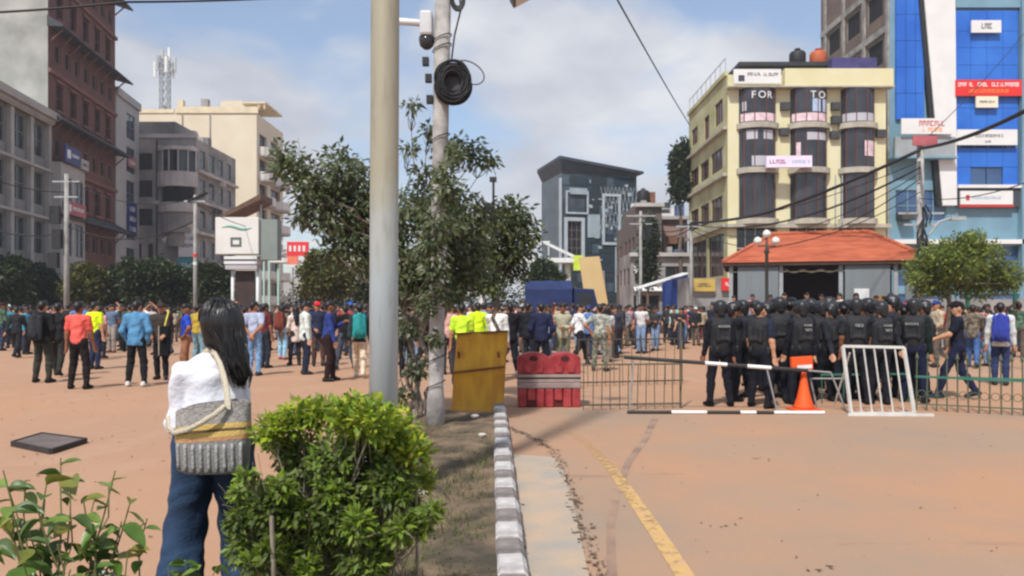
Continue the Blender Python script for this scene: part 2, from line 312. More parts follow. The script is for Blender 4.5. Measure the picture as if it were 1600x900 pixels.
class Bld:
    def __init__(s, name, label, loc, rz, w, d, h):
        s.root = thing(name, label, 'building', loc, rz); s.w, s.d, s.h = w, d, h
    def T(s, side):
        if side == 'front': return lambda a, o, z: (a, -o, z)
        if side == 'left': return lambda a, o, z: (-o, a, z)
        if side == 'right': return lambda a, o, z: (s.w + o, a, z)
        return lambda a, o, z: (a, s.d + o, z)
    def face(s, mb, side, opens=(), mi=0, dep=.22, a0=0, a1=None, z0=0, z1=None, off=0):
        T = s.T(side); a1 = a1 if a1 is not None else (s.w if side in ('front', 'back') else s.d); z1 = z1 or s.h
        xs = sorted({a0, a1} | {v for r in opens for v in (r[0], r[1])}); zs = sorted({z0, z1} | {v for r in opens for v in (r[2], r[3])})
        for i in range(len(xs) - 1):
            run = None
            for j in range(len(zs) - 1):
                cx, cz = (xs[i] + xs[i + 1]) / 2, (zs[j] + zs[j + 1]) / 2
                if any(r[0] < cx < r[1] and r[2] < cz < r[3] for r in opens): continue
                mb.quad(T(xs[i], off, zs[j]), T(xs[i + 1], off, zs[j]), T(xs[i + 1], off, zs[j + 1]), T(xs[i], off, zs[j + 1]), mi)
        for r in opens:
            for (p, q) in (((r[0], r[2]), (r[1], r[2])), ((r[1], r[2]), (r[1], r[3])), ((r[1], r[3]), (r[0], r[3])), ((r[0], r[3]), (r[0], r[2]))):
                mb.quad(T(p[0], off, p[1]), T(q[0], off, q[1]), T(q[0], off - dep, q[1]), T(p[0], off - dep, p[1]), mi)
    def wins(s, side, opens, nx=2, nz=1, fr=None, gl=None, dep=.2, off=0, name='window', sill=None):
        T = s.T(side); rz = {'front': 0, 'left': R(-90), 'right': R(90), 'back': R(180)}[side]
        for r in opens:
            w, h = r[1] - r[0], r[3] - r[2]; f, p = win_mesh(w, h, nx, nz, fr or m_white, gl or m_glass)
            o = link(name, f, s.root, T((r[0] + r[1]) / 2, off - dep + .06, r[2]), (0, 0, rz)); link('pane', p, o)
            if sill:
                mb = MB(); mb.box(-w / 2 - .1, -.32, -.1, w / 2 + .1, -.1, -.003); mb.build('sill', sill, o)
    def part(s, name, m, boxes, **k):
        mb = MB()
        for b in boxes: mb.box(*b)
        return mb.build(name, m, s.root, **k)
def letter(cu, parent, loc, rot):
    tmp = bpy.data.objects.new('tmp', cu); COL.objects.link(tmp); me = bpy.data.meshes.new_from_object(tmp.evaluated_get(bpy.context.evaluated_depsgraph_get())); bpy.data.objects.remove(tmp); me.name = 'lettering'; return link('lettering', me, parent, loc, rot)
def sign(root, name, w, h, loc, rz, bg, marks=(), label=None, th=.12, text=None, seed=1):
    """board hung on a building: a part with its own lettering; illegible print is built as rows of small raised strokes"""
    mb = MB(); mb.box(-w / 2, -th, 0, w / 2, 0, h); o = mb.build(name, bg, root, loc, (0, 0, rz))
    if label: o['label'] = label
    r = random.Random(seed)
    for (x0, x1, z0, z1, m) in marks:
        mb = MB(); x = x0; hh = z1 - z0
        if x1 - x0 < hh * 1.3 or r is None: mb.box(x0, -th - .012, z0, x1, -th + .002, z1)
        else:
            while x < x1 - hh * .2:
                cw = hh * r.uniform(.32, .62); st = cw * .3
                if r.random() < .14: x += cw * .6; continue
                mb.box(x, -th - .012, z0, x + st, -th + .002, z1)
                k = r.random()
                if k > .25: mb.box(x + st, -th - .011, z1 - hh * .22, x + cw, -th + .002, z1)
                if k < .7: mb.box(x + st, -th - .011, z0, x + cw, -th + .002, z0 + hh * .2)
                if k > .5: mb.box(x + cw - st * .9, -th - .010, z0 + hh * .2, x + cw, -th + .002, z1 - hh * .22)
                x += cw * 1.3
        if mb.v: tag(mb.build('lettering', m, o), kind='stuff')
    if text:
        for (tx, x, z, size, m) in text:
            cu = bpy.data.curves.new('lettering', 'FONT'); cu.body = tx; cu.size = size; cu.extrude = .008; cu.align_x = 'CENTER'; cu.materials.append(m)
            letter(cu, o, (x, -th - .004, z), (R(90), 0, 0))
    return o
LX, LY = -33.5, 61.0
def lf(Y): return Vector((LX - .15 * (Y - LY), Y, 0))     # the left row's building line
LRZ = math.atan2(1, -.15); LK = math.hypot(1, .15)
m_let_w = mat('white_lettering', (.75, .75, .75, 1), .6, 0); m_let_k = mat('dark_lettering', (.05, .05, .07, 1), .6, 0); m_let_r = mat('red_lettering', (.5, .05, .05, 1), .6, 0)

# ---- light grey block at the far left
m_lg = mat('light_grey_render', C(146, 144, 140), .9, .16, .5, bump=.1, bscale=9, col2=C(128, 128, 124)); m_lgp = mat('pale_pier', C(168, 164, 160), .9, .1, 1)
Y0, Y1 = 40.0, 53.4; b = Bld('office_block', 'light grey block with white piers and wide windows at the far left edge', lf(Y0), LRZ, (Y1 - Y0) * LK, 12, 15.0)
mb = MB(); op = []
for j in range(4):
    for i in range(5): op.append((.55 + i * 2.65, 2.65 + i * 2.65 - .25, 1.9 + j * 3.3, 4.1 + j * 3.3))
b.face(mb, 'front', op); b.face(mb, 'left'); b.face(mb, 'right'); mb.quad((0, 0, 15), (b.w, 0, 15), (b.w, 12, 15), (0, 12, 15)); mb.build('wall', m_lg, b.root)
b.wins('front', op, 2, 2, mat('grey_window_frame', C(120, 122, 122), .7, .1, 2), mat('green_grey_glass', (.035, .045, .045, 1), .15, .3, .7))
for i in range(6): b.part('pier', m_lgp, [(.02 + i * 2.65, -.28, 0, .44 + i * 2.65, -.01, 14.5)])
b.part('cornice', m_lgp, [(-.3, -.75, 14.55, b.w + .3, .4, 15.05), (-.2, -.5, 14.3, b.w + .2, -.29, 14.54)])
for j in range(4): b.part('ledge', m_lgp, [(-.05, -.42, 4.45 + j * 3.3 - .17, b.w + .05, -.285, 4.45 + j * 3.3)])
# ---- lower wing
Y2, Y3 = 53.5, 57.6; b = Bld('shop_wing', 'low light grey wing with shop signs between the grey block and the red brick building', lf(Y2) + Vector((.9, .1, 0)), LRZ, (Y3 - Y2) * LK, 1.6, 11.7)
mb = MB(); op = []
for j in range(3):
    for i in range(2): op.append((.25 + i * 2.05, 1.85 + i * 2.05, 2.0 + j * 3.2, 4.4 + j * 3.2))
b.face(mb, 'front', op); b.face(mb, 'left'); b.face(mb, 'right'); mb.quad((0, 0, 11.7), (b.w, 0, 11.7), (b.w, 1.6, 11.7), (0, 1.6, 11.7)); mb.build('wall', m_lgp, b.root)
b.wins('front', op, 2, 2, mat('grey_window_frame', C(120, 122, 122)), m_glass)
sign(b.root, 'sign_board', 2.6, 1.15, (1.45, -.12, 11.8), 0, mat('blue_sign', C(38, 52, 110), .5, .1, 2), [(-1.0, -.45, .3, .9, m_let_w), (-.3, .95, .5, .72, m_let_w)], 'blue sign board with pale print', seed=3)
sign(b.root, 'sign_board', 1.4, .75, (3.55, -.12, 11.75), 0, m_lgp, [(-.4, .4, .3, .45, m_let_k)], seed=4)
sign(b.root, 'sign_board', 3.4, .95, (2.0, -.12, 8.15), R(0), mat('red_white_banner', C(170, 92, 96), .6, .2, 2), [(-1.5, -.9, .2, .7, m_let_w), (-.6, 1.4, .35, .62, m_let_w)], 'dusty red banner', seed=5)

# ---- red brick tower block
def brick_mat(name, c1, c2, mo, sx=.9, k=3.3):
    m = bpy.data.materials.new(name); m.use_nodes = True; N = m.node_tree.nodes; L = m.node_tree.links; p = N['Principled BSDF']; p.inputs['Roughness'].default_value = .9
    t = N.new('ShaderNodeTexCoord'); q = N.new('ShaderNodeMapping'); q.inputs['Rotation'].default_value = (R(90), 0, 0); L.new(t.outputs['Object'], q.inputs[0])
    br = N.new('ShaderNodeTexBrick'); br.inputs['Scale'].default_value = k; br.inputs['Color1'].default_value = c1; br.inputs['Color2'].default_value = c2; br.inputs['Mortar'].default_value = mo; br.inputs['Mortar Size'].default_value = .015
    L.new(q.outputs[0], br.inputs['Vector']); n = N.new('ShaderNodeTexNoise'); n.inputs['Scale'].default_value = .7; n.inputs['Detail'].default_value = 6; L.new(t.outputs['Object'], n.inputs['Vector'])
    r = N.new('ShaderNodeMapRange'); r.inputs[1].default_value = .3; r.inputs[2].default_value = .7; r.inputs[3].default_value = .75; r.inputs[4].default_value = 1.15; L.new(n.outputs['Fac'], r.inputs[0])
    x = N.new('ShaderNodeMixRGB'); x.blend_type = 'MULTIPLY'; x.inputs[0].default_value = 1; L.new(br.outputs['Color'], x.inputs[1]); L.new(r.outputs[0], x.inputs[2]); L.new(x.outputs[0], p.inputs['Base Color']); return m
m_rb = brick_mat('dark_red_brick', (.15, .058, .048, 1), (.12, .05, .044, 1), (.13, .075, .065, 1)); m_rbt = mat('terracotta_trim', (.19, .085, .07, 1), .85, .15, 2)
m_blind = mat('stained_grey_render', C(150, 152, 148), .95, .2, .35, bump=.15, bscale=5, col2=C(182, 182, 174), detail=8)
m_tile_d = mat('dark_roof_tile', (.05, .05, .055, 1), .8, .2, 4)
Y0, Y1 = 53.6, 66.4; W = (Y1 - Y0) * LK; H = 34.0
b = Bld('brick_tower', 'tall dark red brick building with tiled pent roofs and carved windows', lf(Y0), LRZ, W, 13, H)
mb = MB(); tall = []; small = []
for zb in (1.7, 8.2, 14.9, 21.4, 27.9):
    for i in range(5): tall.append((1.3 + i * 2.35, 2.45 + i * 2.35, zb + .8, zb + 2.7))
    for i in range(7): small.append((1.15 + i * 1.7, 2.05 + i * 1.7, zb + 4.15, zb + 5.45))
b.face(mb, 'front', tall + small, 0, .3); b.face(mb, 'right', (), 0); mb.quad((0, 0, H), (W, 0, H), (W, 13, H), (0, 13, H)); mb.build('wall', m_rb, b.root)
mb = MB(); b.face(mb, 'left', ()); o = mb.build('blind_wall', m_blind, b.root); o['label'] = 'bare grey rendered side wall'
m_rfr = mat('dark_red_frame', (.12, .045, .035, 1), .8, .15, 3)
b.wins('front', tall, 2, 2, m_rfr, m_glass, dep=.28); b.wins('front', small, 1, 1, mat('tan_shutter_frame', (.30, .19, .15, 1), .8, .15, 3), m_dark, dep=.2)
for r in tall: b.part('window_hood', m_rbt, [(r[0] - .12, -.16, r[3] + .03, r[1] + .12, -.005, r[3] + .2)])
for r in tall: b.part('window_sill', m_rbt, [(r[0] - .16, -.18, r[2] - .22, r[1] + .16, -.006, r[2] - .04)])
for z in (8.0, 14.7, 21.2, 27.7):
    mb = MB(); mb.add([(-.5, -1.15, z), (W + 1.0, -1.15, z), (W + .1, .02, z + .75), (-.1, .02, z + .75), (-.5, -1.15, z - .14), (W + 1.0, -1.15, z - .14), (W + .1, .02, z - .02), (-.1, .02, z - .02)], [(0, 1, 2, 3), (4, 5, 1, 0), (4, 7, 6, 5), (1, 5, 6, 2), (0, 3, 7, 4)])
    o = mb.build('pent_roof', m_tile_d, b.root)
    for i in range(9):
        x = .3 + i * (W - .4) / 8; mb2 = MB(); mb2.bar((x, -.02, z - .95), (x, -.85, z - .15), .09); mb2.build('bracket', m_rbt, o)
for z in (4.75, 11.4, 18.0, 24.6): b.part('string_course', m_rbt, [(-.06, -.2, z, W + .06, -.012, z + .28)])
b.part('string_course', m_rbt, [(-.06, -.14, 1.1, W + .06, -.011, 1.5)])
# ---- narrow white building
m_nw = mat('pale_grey_paint', C(186, 186, 184), .9, .12, .5, col2=C(168, 168, 168))
Y0, Y1 = 66.6, 72.6; b = Bld('narrow_building', 'narrow pale grey building right of the red brick tower', lf(Y0), LRZ, (Y1 - Y0) * LK, 11, 20.0)
mb = MB(); op = [(2.6, 4.9, 1.6 + j * 3.05, 3.9 + j * 3.05) for j in range(6)]
b.face(mb, 'front', op); b.face(mb, 'left'); b.face(mb, 'right'); mb.quad((0, 0, 20), (b.w, 0, 20), (b.w, 11, 20), (0, 11, 20)); mb.build('wall', m_nw, b.root)
b.wins('front', op, 2, 2, mat('grey_window_frame', C(120, 122, 122)), m_glass_blue)
b.part('parapet', m_nw, [(0, -.2, 20.02, b.w, .1, 20.7)])
sign(b.root, 'sign_board', 2.3, 3.0, (3.75, -.05, 8.1), 0, mat('blue_sign', C(38, 52, 110)), [(-.8, .8, 2.2, 2.6, m_let_w), (-.8, .8, 1.3, 1.7, m_let_w), (-.8, .8, .4, .8, m_let_w)], 'blue vertical sign', seed=8)
sign(b.root, 'sign_board', 2.0, 1.0, (3.75, -.05, 14.3), 0, mat('pink_sign', C(176, 128, 124), .6, .1, 2), [(-.8, .8, .3, .6, m_let_w)], seed=9)
# ---- grey block with rounded bay
m_gb = mat('grey_stained_render', C(136, 132, 130), .95, .22, .5, bump=.15, bscale=6, col2=C(162, 158, 154), detail=8); m_gbl = mat('pale_band', C(186, 180, 176), .9, .14, .8)
Yb = 73.0; x0 = (211 - 800) / 1200 * Yb; x1 = (306 - 800) / 1200 * Yb
b = Bld('bay_building', 'weathered grey corner block with a rounded balcony bay and dark openings', (x0, Yb, 0), 0, x1 - x0, 10.5, 17.6)
opF = [(.15, 1.65, z, z + 1.6) for z in (3.2, 9.3, 12.0, 14.6)] + [(.2, .6, 6.2, 7.6), (1.2, 1.7, 6.2, 7.6), (3.0, 3.5, 2.6, 5.8)]
mb = MB(); b.face(mb, 'front', opF, 0, .35); opR = [(1.0 + i * 2.3, 2.3 + i * 2.3, z, z + 1.7) for i in range(4) for z in (3.4, 6.3, 9.2, 12.2, 15.0)]
b.face(mb, 'right', opR); b.face(mb, 'left'); mb.quad((0, 0, 17.6), (b.w, 0, 17.6), (b.w, 10.5, 17.6), (0, 10.5, 17.6)); mb.build('wall', m_gb, b.root)
b.wins('front', opF, 2, 1, m_rfr, m_glass, dep=.32); b.wins('right', opR, 1, 2, mat('grey_window_frame', C(120, 122, 122)), m_glass)
b.part('roof_room', m_gb, [(.1, .5, 17.62, 3.6, 6, 19.3)]); b.part('parapet', m_gbl, [(-.1, -.15, 17.61, b.w + .15, .12, 18.0)])
b.part('side_ledge', m_gbl, [(b.w + .01, .2, z, b.w + .4, 10.4, z + .25) for z in (5.6, 8.5, 11.5, 14.4)])
cx = 4.15
def arc(r, n=9, a0=200, a1=340): return [(cx + r * math.cos(R(a0 + (a1 - a0) * i / (n - 1))), .35 + r * .85 * math.sin(R(a0 + (a1 - a0) * i / (n - 1)))) for i in range(n)]
for z, hh, mm, rr, nm in ((16.3, .35, m_gbl, 2.0, 'bay_band'), (14.3, 2.0, m_glass, 1.72, 'bay_window'), (12.9, 1.4, m_gbl, 2.05, 'balcony'), (11.4, 1.5, m_dark, 1.6, 'bay_window'), (10.5, .9, m_gbl, 2.0, 'balcony'), (8.6, 1.9, m_gb, 1.75, 'bay_wall'), (7.3, 1.3, m_gb, 1.3, 'bay_wall')):
    mb = MB(); mb.prism(arc(rr), z, z + hh - .01); mb.build(nm, mm, b.root)
for k in range(6):
    p = arc(1.8, 6)[k]; mb = MB(); mb.tube([(p[0], p[1], 14.3), (p[0], p[1], 16.3)], .07, 6); mb.build('mullion', m_gbl, b.root)
sign(b.root, 'sign_board', 1.7, 2.6, (5.2, -.4, 6.3), 0, m_white, [(-.6, .6, 1.6, 1.9, m_let_k), (-.6, .6, .9, 1.2, m_let_k)], 'pale upright sign', seed=11)
sign(b.root, 'sign_board', 1.9, 1.3, (5.3, -.5, 4.9), 0, mat('teal_sign', C(70, 140, 150), .6, .1, 2), [(-.6, .6, .4, .8, m_let_w)], 'teal sign under the pale one', seed=12)
mb = MB(); mb.add([(2.7, -.3, 8.0), (5.9, -.9, 9.6), (6.2, -.2, 8.7), (3.0, .1, 7.5), (2.7, -.3, 7.9), (5.9, -.9, 9.5), (6.2, -.2, 8.6), (3.0, .1, 7.4)], [(0, 1, 2, 3), (7, 6, 5, 4), (0, 4, 5, 1), (1, 5, 6, 2)]); mb.build('awning', m_white, b.root)
r8 = random.Random(8); vent = mat('dark_vent', (.05, .05, .05, 1), .7, .2, 3)
for k in range(10):
    xx, zz_ = r8.uniform(1.8, 6.2), r8.choice((2.4, 5.4, 8.2, 11.2, 13.9, 16.4)); b.part('air_conditioner', m_gbl if k % 2 else vent, [(xx, -.45, zz_, xx + .55, -.03, zz_ + .42)])
for k in range(8):
    yy, zz_ = r8.uniform(.5, 9.5), r8.choice((2.6, 5.0, 7.9, 10.9, 13.8)); b.part('air_conditioner', m_gbl if k % 2 else vent, [(b.w + .42, yy, zz_, b.w + .8, yy + .6, zz_ + .42)])
for k in range(6): xx = r8.uniform(.2, b.w - 1); b.part('roof_clutter', (m_gbl, vent, m_gb)[k % 3], [(xx, 1 + k * 1.2, 17.61, xx + r8.uniform(.4, 1.2), 1.9 + k * 1.2, 17.6 + r8.uniform(.8, 2.0))])
b.part('drain_pipe', vent, [(2.05, -.12, .2, 2.17, -.01, 17.4)])
# ---- cream building
m_cr = mat('cream_paint', C(226, 216, 194), .9, .08, .35, bump=.08, bscale=5, col2=C(210, 198, 174), detail=8); m_crd = mat('cream_trim', C(216, 202, 172), .9, .1, 1)
Yb = 95.0; x0 = (214 - 800) / 1200 * Yb; x1 = (401 - 800) / 1200 * Yb
b = Bld('cream_building', 'tall cream apartment block with rounded white balconies on its right side', (x0, Yb, 0), 0, x1 - x0, 11, 25.5)
opF = [(6.6, 7.4, z, z + 1.8) for z in (13.0, 17.0, 21.5)]; mb = MB(); b.face(mb, 'front', opF, 0, .3); opR = [(1.0, 4.0, 2.6 + j * 3.1, 4.7 + j * 3.1) for j in range(7)] + [(5.6, 9.6, 2.6 + j * 3.1, 4.7 + j * 3.1) for j in range(7)]
b.face(mb, 'right', opR, 0, .5); b.face(mb, 'left'); mb.quad((0, 0, 25.5), (b.w, 0, 25.5), (b.w, 11, 25.5), (0, 11, 25.5)); mb.build('wall', m_cr, b.root)
b.wins('front', opF, 1, 2, m_rfr, m_glass); b.wins('right', opR, 2, 1, m_rfr, m_glass, dep=.45)
b.part('parapet', m_crd, [(0, -.12, 25.52, 4.6, .15, 26.0)]); b.part('parapet', m_crd, [(4.8, -.15, 25.51, b.w + .2, .1, 26.3)])
b.part('roof_room', m_cr, [(9.6, 2, 25.51, 12.4, 7, 27.6)]); b.part('roof_room', m_cr, [(5.2, 3, 25.51, 8.6, 7, 26.9)]); b.part('roof_slab', m_crd, [(12.6, 1, 27.0, b.w + .8, 8, 27.2)])
for x in (12.8, b.w - .1, b.w + .6): b.part('roof_post', m_crd, [(x - .08, 1.1, 26.3, x + .08, 1.26, 27.0)])
for k in range(9): xx = rnd.uniform(.3, b.w - 1); b.part('roof_clutter', (m_crd, m_gb, vent)[k % 3], [(xx, 1 + k * .9, 25.52, xx + rnd.uniform(.3, 1.0), 1.7 + k * .9, 25.5 + rnd.uniform(.9, 2.3))])
b.part('drain_pipe', m_gb, [(9.0, -.12, .2, 9.12, -.01, 25.3)]); b.part('drain_pipe', m_gb, [(5.6, -.12, .2, 5.7, -.01, 25.3)])
m_bw = mat('white_balcony', C(214, 210, 204), .85, .1, 1)
for j in range(7):
    z = 2.0 + j * 3.1
    mb = MB(); pr = []
    for (y0, y1, r) in ((.6, 4.6, 1.5), (5.2, 10.0, 1.9)):
        q = [(b.w + .01, y0)] + [(b.w + r * math.sin(R(a)), (y0 + y1) / 2 - (y1 - y0) / 2 * math.cos(R(a))) for a in (25, 50, 75, 90, 105, 130, 155)] + [(b.w + .01, y1)]
        mb = MB(); mb.prism(q, z - .2, z); mb.build('balcony_slab', m_gbl, b.root); mb = MB(); mb.prism(q, z + .01, z + .95); mb.build('balcony', m_bw, b.root)
# ---- lattice antenna mast
tw = thing('antenna_mast', 'lattice telecom mast with white panel antennas on the cream roof', 'mast', (x0 + 1.2, Yb + 5, 25.5))
m_lat = mat('grey_lattice', C(150, 156, 160), .6, .1, 3); mb = MB(); hh = 8.6
for j in range(8):
    z = hh * j / 8; z1 = hh * (j + 1) / 8
    for a, c in (((-.5, -.5), (.5, -.5)), ((.5, -.5), (.5, .5)), ((.5, .5), (-.5, .5)), ((-.5, .5), (-.5, -.5))):
        mb.bar((a[0], a[1], z), (c[0], c[1], z1), .06).bar((c[0], c[1], z), (a[0], a[1], z1), .06).bar((a[0], a[1], z1), (c[0], c[1], z1), .05)
for a in ((-.5, -.5), (.5, -.5), (.5, .5), (-.5, .5)): mb.bar((a[0], a[1], 0), (a[0], a[1], hh), .09)
mb.build('lattice', m_lat, tw)
for j, (a, z, r) in enumerate(((0, 6.6, 1.3), (60, 6.2, 1.2), (120, 6.6, 1.4), (180, 6.0, 1.3), (240, 6.5, 1.2), (300, 6.3, 1.3), (200, 7.6, .3), (30, 7.9, .5))):
    x, y = r * math.cos(R(a)), r * math.sin(R(a)); mb = MB(); mb.box(x - .16, y - .1, z, x + .16, y + .1, z + 2.0).bar((x * .4, y * .4, z + .6), (x, y, z + .6), .06); mb.build('panel_antenna', m_white if j % 2 else m_steel, tw)
# ---- distant roofs between cream block and tree
b = Bld('distant_building', 'distant pale building with a sloping roof between the cream block and the tree', (-40, 130, 0), 0, 22, 8, 6.5)
mb = MB(); op = [(1 + i * 3, 2.6 + i * 3, 2 + j * 2.6, 3.4 + j * 2.6) for i in range(7) for j in range(1)]; b.face(mb, 'front', op); b.face(mb, 'left'); b.face(mb, 'right'); mb.quad((0, 0, 6.5), (22, 0, 6.5), (22, 8, 10.5), (0, 8, 8)); mb.build('wall', m_nw, b.root); b.wins('front', op)

# ---- dark glass building in the middle
m_dg = mat('dark_slate_cladding', (.045, .06, .075, 1), .35, .25, .6, col2=(.07, .095, .115, 1)); m_dgp = mat('pale_teal_panel', C(148, 164, 170), .5, .15, .8); m_dgl = mat('pale_frame', C(168, 178, 184), .6, .1, 1)
Yb = 86.0; x0 = 5.0; b = Bld('glass_building', 'dark glass and slate building with white framed panels and a tilted roof slab', (x0 + .55, Yb, 0), R(14), 9.8, 8, 16.6); b.root.scale = (.92, 1, 1)
opF = [(.7, 2.6, 7.2, 11.2), (3.2, 4.6, 3.0, 5.0), (5.0, 6.4, 3.0, 5.0)]; mb = MB(); b.face(mb, 'front', opF, 0, .3); b.face(mb, 'left'); b.face(mb, 'right'); mb.quad((0, 0, 16.6), (9.8, 0, 16.6), (9.8, 8, 16.6), (0, 8, 16.6)); mb.build('wall', m_dg, b.root)
b.wins('front', opF, 3, 4, mat('bronze_frame', C(120, 104, 92), .6, .1, 1), m_glass)
mb = MB(); mb.add([(-.5, -.8, 18.0), (10.4, -.8, 16.75), (10.4, 8.4, 16.75), (-.5, 8.4, 18.0), (.1, -.1, 16.62), (9.7, -.1, 16.62), (9.7, 8, 16.62), (.1, 8, 16.62), (-.5, -.8, 18.35), (10.4, -.8, 17.0), (10.4, 8.4, 17.0), (-.5, 8.4, 18.35)], [(0, 1, 5, 4), (1, 2, 6, 5), (3, 0, 4, 7), (8, 9, 10, 11), (0, 1, 9, 8), (1, 2, 10, 9), (3, 0, 8, 11), (2, 3, 11, 10)]); mb.build('roof', mat('slate_roof', (.04, .05, .065, 1), .6, .2, 1), b.root)
def framebox(x0, x1, z0, z1, t=.28, o=.25): return [(x0, -o, z0, x1, -.01, z0 + t), (x0, -o, z1 - t, x1, -.01, z1), (x0, -o, z0 + t, x0 + t, -.01, z1 - t), (x1 - t, -o, z0 + t, x1, -.01, z1 - t)]
for fr in ((.3, 2.9, 6.7, 11.6, .4), (5.2, 7.6, 8.6, 14.4, .3), (.5, 3.4, 12.0, 14.6, .2)): b.part('frame', m_dgl, framebox(*fr))
for bx in ((3.3, -.2, 9.4, 4.9, -.012, 12.0), (8.0, -.2, 6.6, 9.4, -.012, 9.2), (1.0, -.3, 14.2, 3.2, -.012, 14.9), (6.9, -.2, 3.2, 7.2, -.012, 8.4), (8.6, -.2, 4.2, 9.6, -.012, 4.5), (8.6, -.2, 3.0, 8.9, -.012, 4.19)): b.part('panel', m_dgp, [bx])
r5 = random.Random(3)
pm = [MB().box(0, -.09, 0, .86, -.02, 1.02).mesh('pane', mm) for mm in (m_glass_blue, mat('blue_grey_glass', (.07, .10, .13, 1), .12, .3, .5, spec=.6), mat('dark_teal_glass', (.03, .045, .05, 1), .1, .3, .5, spec=.6))]
for i in range(10):
    for j in range(13):
        x, z = .12 + i * .955, 2.2 + j * 1.09
        if not (x < 2.9 and 5.8 < z < 14.6): link('pane', pm[r5.choice((0, 0, 1, 2, 2))], b.root, (x, -.002, z))
for k in range(90):
    x = r5.uniform(3.4, 9.2); z = r5.uniform(5.6, 15.6)
    if 5.1 < x < 7.5: z = r5.uniform(9.0, 14.0)
    w_, h_ = r5.uniform(.12, .55), r5.uniform(.1, .4); b.part('cladding_tile', [m_dgp, m_dgl, m_glass_blue][k % 3], [(x, -.14 - .04 * k / 90, z, x + w_, -.095, z + h_)])
for k in range(9):
    for sgn in (0, 1):
        mb = MB(); x_ = 5.0 + k * .5; mb.bar((x_ if sgn else x_ + .9, -.13 - .03 * sgn, 10.6), (x_ + .9 if sgn else x_, -.13 - .03 * sgn, 15.2), .07, .03); mb.build('lattice_bar', m_dgl, b.root)
b.part('corner_strip', m_dgl, [(-.25, -.15, 2.0, -.02, .3, 16.0)])
# ---- cluttered shops between
def shop(name, label, px0, px1, Y, top, m, rows, dep=8, fr=None, roof=None):
    xa = (px0 - 800) / 1200 * Y; xb = (px1 - 800) / 1200 * Y; h = CAM_H + (HOR - top) / 1200 * Y; b = Bld(name, label, (xa, Y, 0), 0, xb - xa, dep, h); mb = MB(); op = []
    n = max(1, int((xb - xa) / 1.9)); st = (xb - xa) / n
    z = 3.4
    while z + 2.2 < h:
        for i in range(n): op.append((st * i + .35, st * (i + 1) - .3, z, z + 1.45))
        z += 2.9
    for i in range(n): op.append((st * i + .2, st * (i + 1) - .15, .1, 2.5))
    b.face(mb, 'front', op); lop = [(1 + i * 2.2, 2.2 + i * 2.2, zz, zz + 1.4) for i in range(3) for zz in np.arange(3.4, h - 2, 2.9)]; b.face(mb, 'left', lop); b.face(mb, 'right'); mb.quad((0, 0, h), (b.w, 0, h), (b.w, dep, h), (0, dep, h)); mb.build('wall', m, b.root); b.wins('front', op, 2, 1, fr or m_rfr, m_glass); b.wins('left', lop, 2, 1, fr or m_rfr, m_glass)
    b.part('cornice', m_gbl, [(-.15, -.4, h - .3, b.w + .15, .2, h - .01)])
    r = random.Random(int(px0)); cols = [mat('faded_green_awning', C(96, 120, 104), .8, .2, 2), mat('rust_sheet', C(128, 88, 68), .9, .25, 2), m_white, m_conc, mat('dark_vent', (.05, .05, .05, 1)), mat('faded_blue_sheet', C(84, 104, 140), .8, .2, 2)]
    z = 2.9
    while z < h - 1:
        for i in range(n):
            k = r.random(); xx = st * i + .2; wd = st * r.uniform(.6, .95); m2 = r.choice(cols)
            if k < .4: mb = MB(); d_ = r.uniform(.5, 1.1); mb.add([(xx, -.02, z + .3), (xx + wd, -.02, z + .3), (xx + wd, -d_, z), (xx, -d_, z), (xx, -.02, z + .24), (xx + wd, -.02, z + .24), (xx + wd, -d_, z - .06), (xx, -d_, z - .06)], [(0, 1, 2, 3), (7, 6, 5, 4), (3, 2, 6, 7), (0, 3, 7, 4), (1, 5, 6, 2)]); mb.build('awning', m2, b.root)
            elif k < .65: b.part('balcony', m2, [(xx, -r.uniform(.5, .8), z, xx + wd, -.02, z + r.uniform(.5, .9))])
            elif k < .85: b.part('sign_board', m2, [(xx, -.25, z - .1, xx + wd * .7, -.12, z + .5)])
        z += 1.45
    for k in range(5): xx = r.uniform(.2, b.w - .5); b.part('roof_clutter', r.choice(cols), [(xx, 1 + k, h + .002, xx + r.uniform(.3, 1.1), 1.6 + k, h + r.uniform(.3, 1.3))])
    return b
b = shop('shop_house', 'old grey and brown shop house with a black water tank on its roof', 994, 1034, 66, 318, mat('brown_grey_render', C(122, 106, 98), .9, .25, .8, col2=C(100, 94, 92)), 4)
tk = thing('water_tank', 'black water tank on the grey and brown shop house', 'water tank', (at(1008, 318, 67).x, 68, b.h)); mb = MB(); mb.lathe([(.55, .3), (.58, .5), (.58, 1.2), (.5, 1.35), (.18, 1.5), (.18, 1.6)], 14); mb.build('barrel', m_black, tk, smooth=True); mb = MB(); mb.box(-.5, -.5, 0, .5, .5, .3); mb.build('stand', m_conc, tk)
shop('shop_house', 'pinkish shop house with ledges left of the yellow building', 1036, 1074, 68, 338, mat('faded_pink_render', C(176, 140, 130), .9, .2, .8, col2=C(150, 132, 126)), 3)
shop('shop_house', 'dark brown shop house squeezed beside the glass building', 978, 998, 74, 352, mat('dark_brown_render', C(98, 86, 80), .9, .25, .8, col2=C(120, 108, 100)), 3, 6)
shop('shop_house', 'narrow slate grey house behind the water tank house', 1020, 1060, 78, 326, mat('slate_grey_render', C(118, 116, 120), .9, .25, .8, col2=C(98, 98, 104)), 3, 6)
shop('shop_house', 'low grey shop front behind the blue awning', 986, 1080, 62, 395, m_gb, 1, 5)
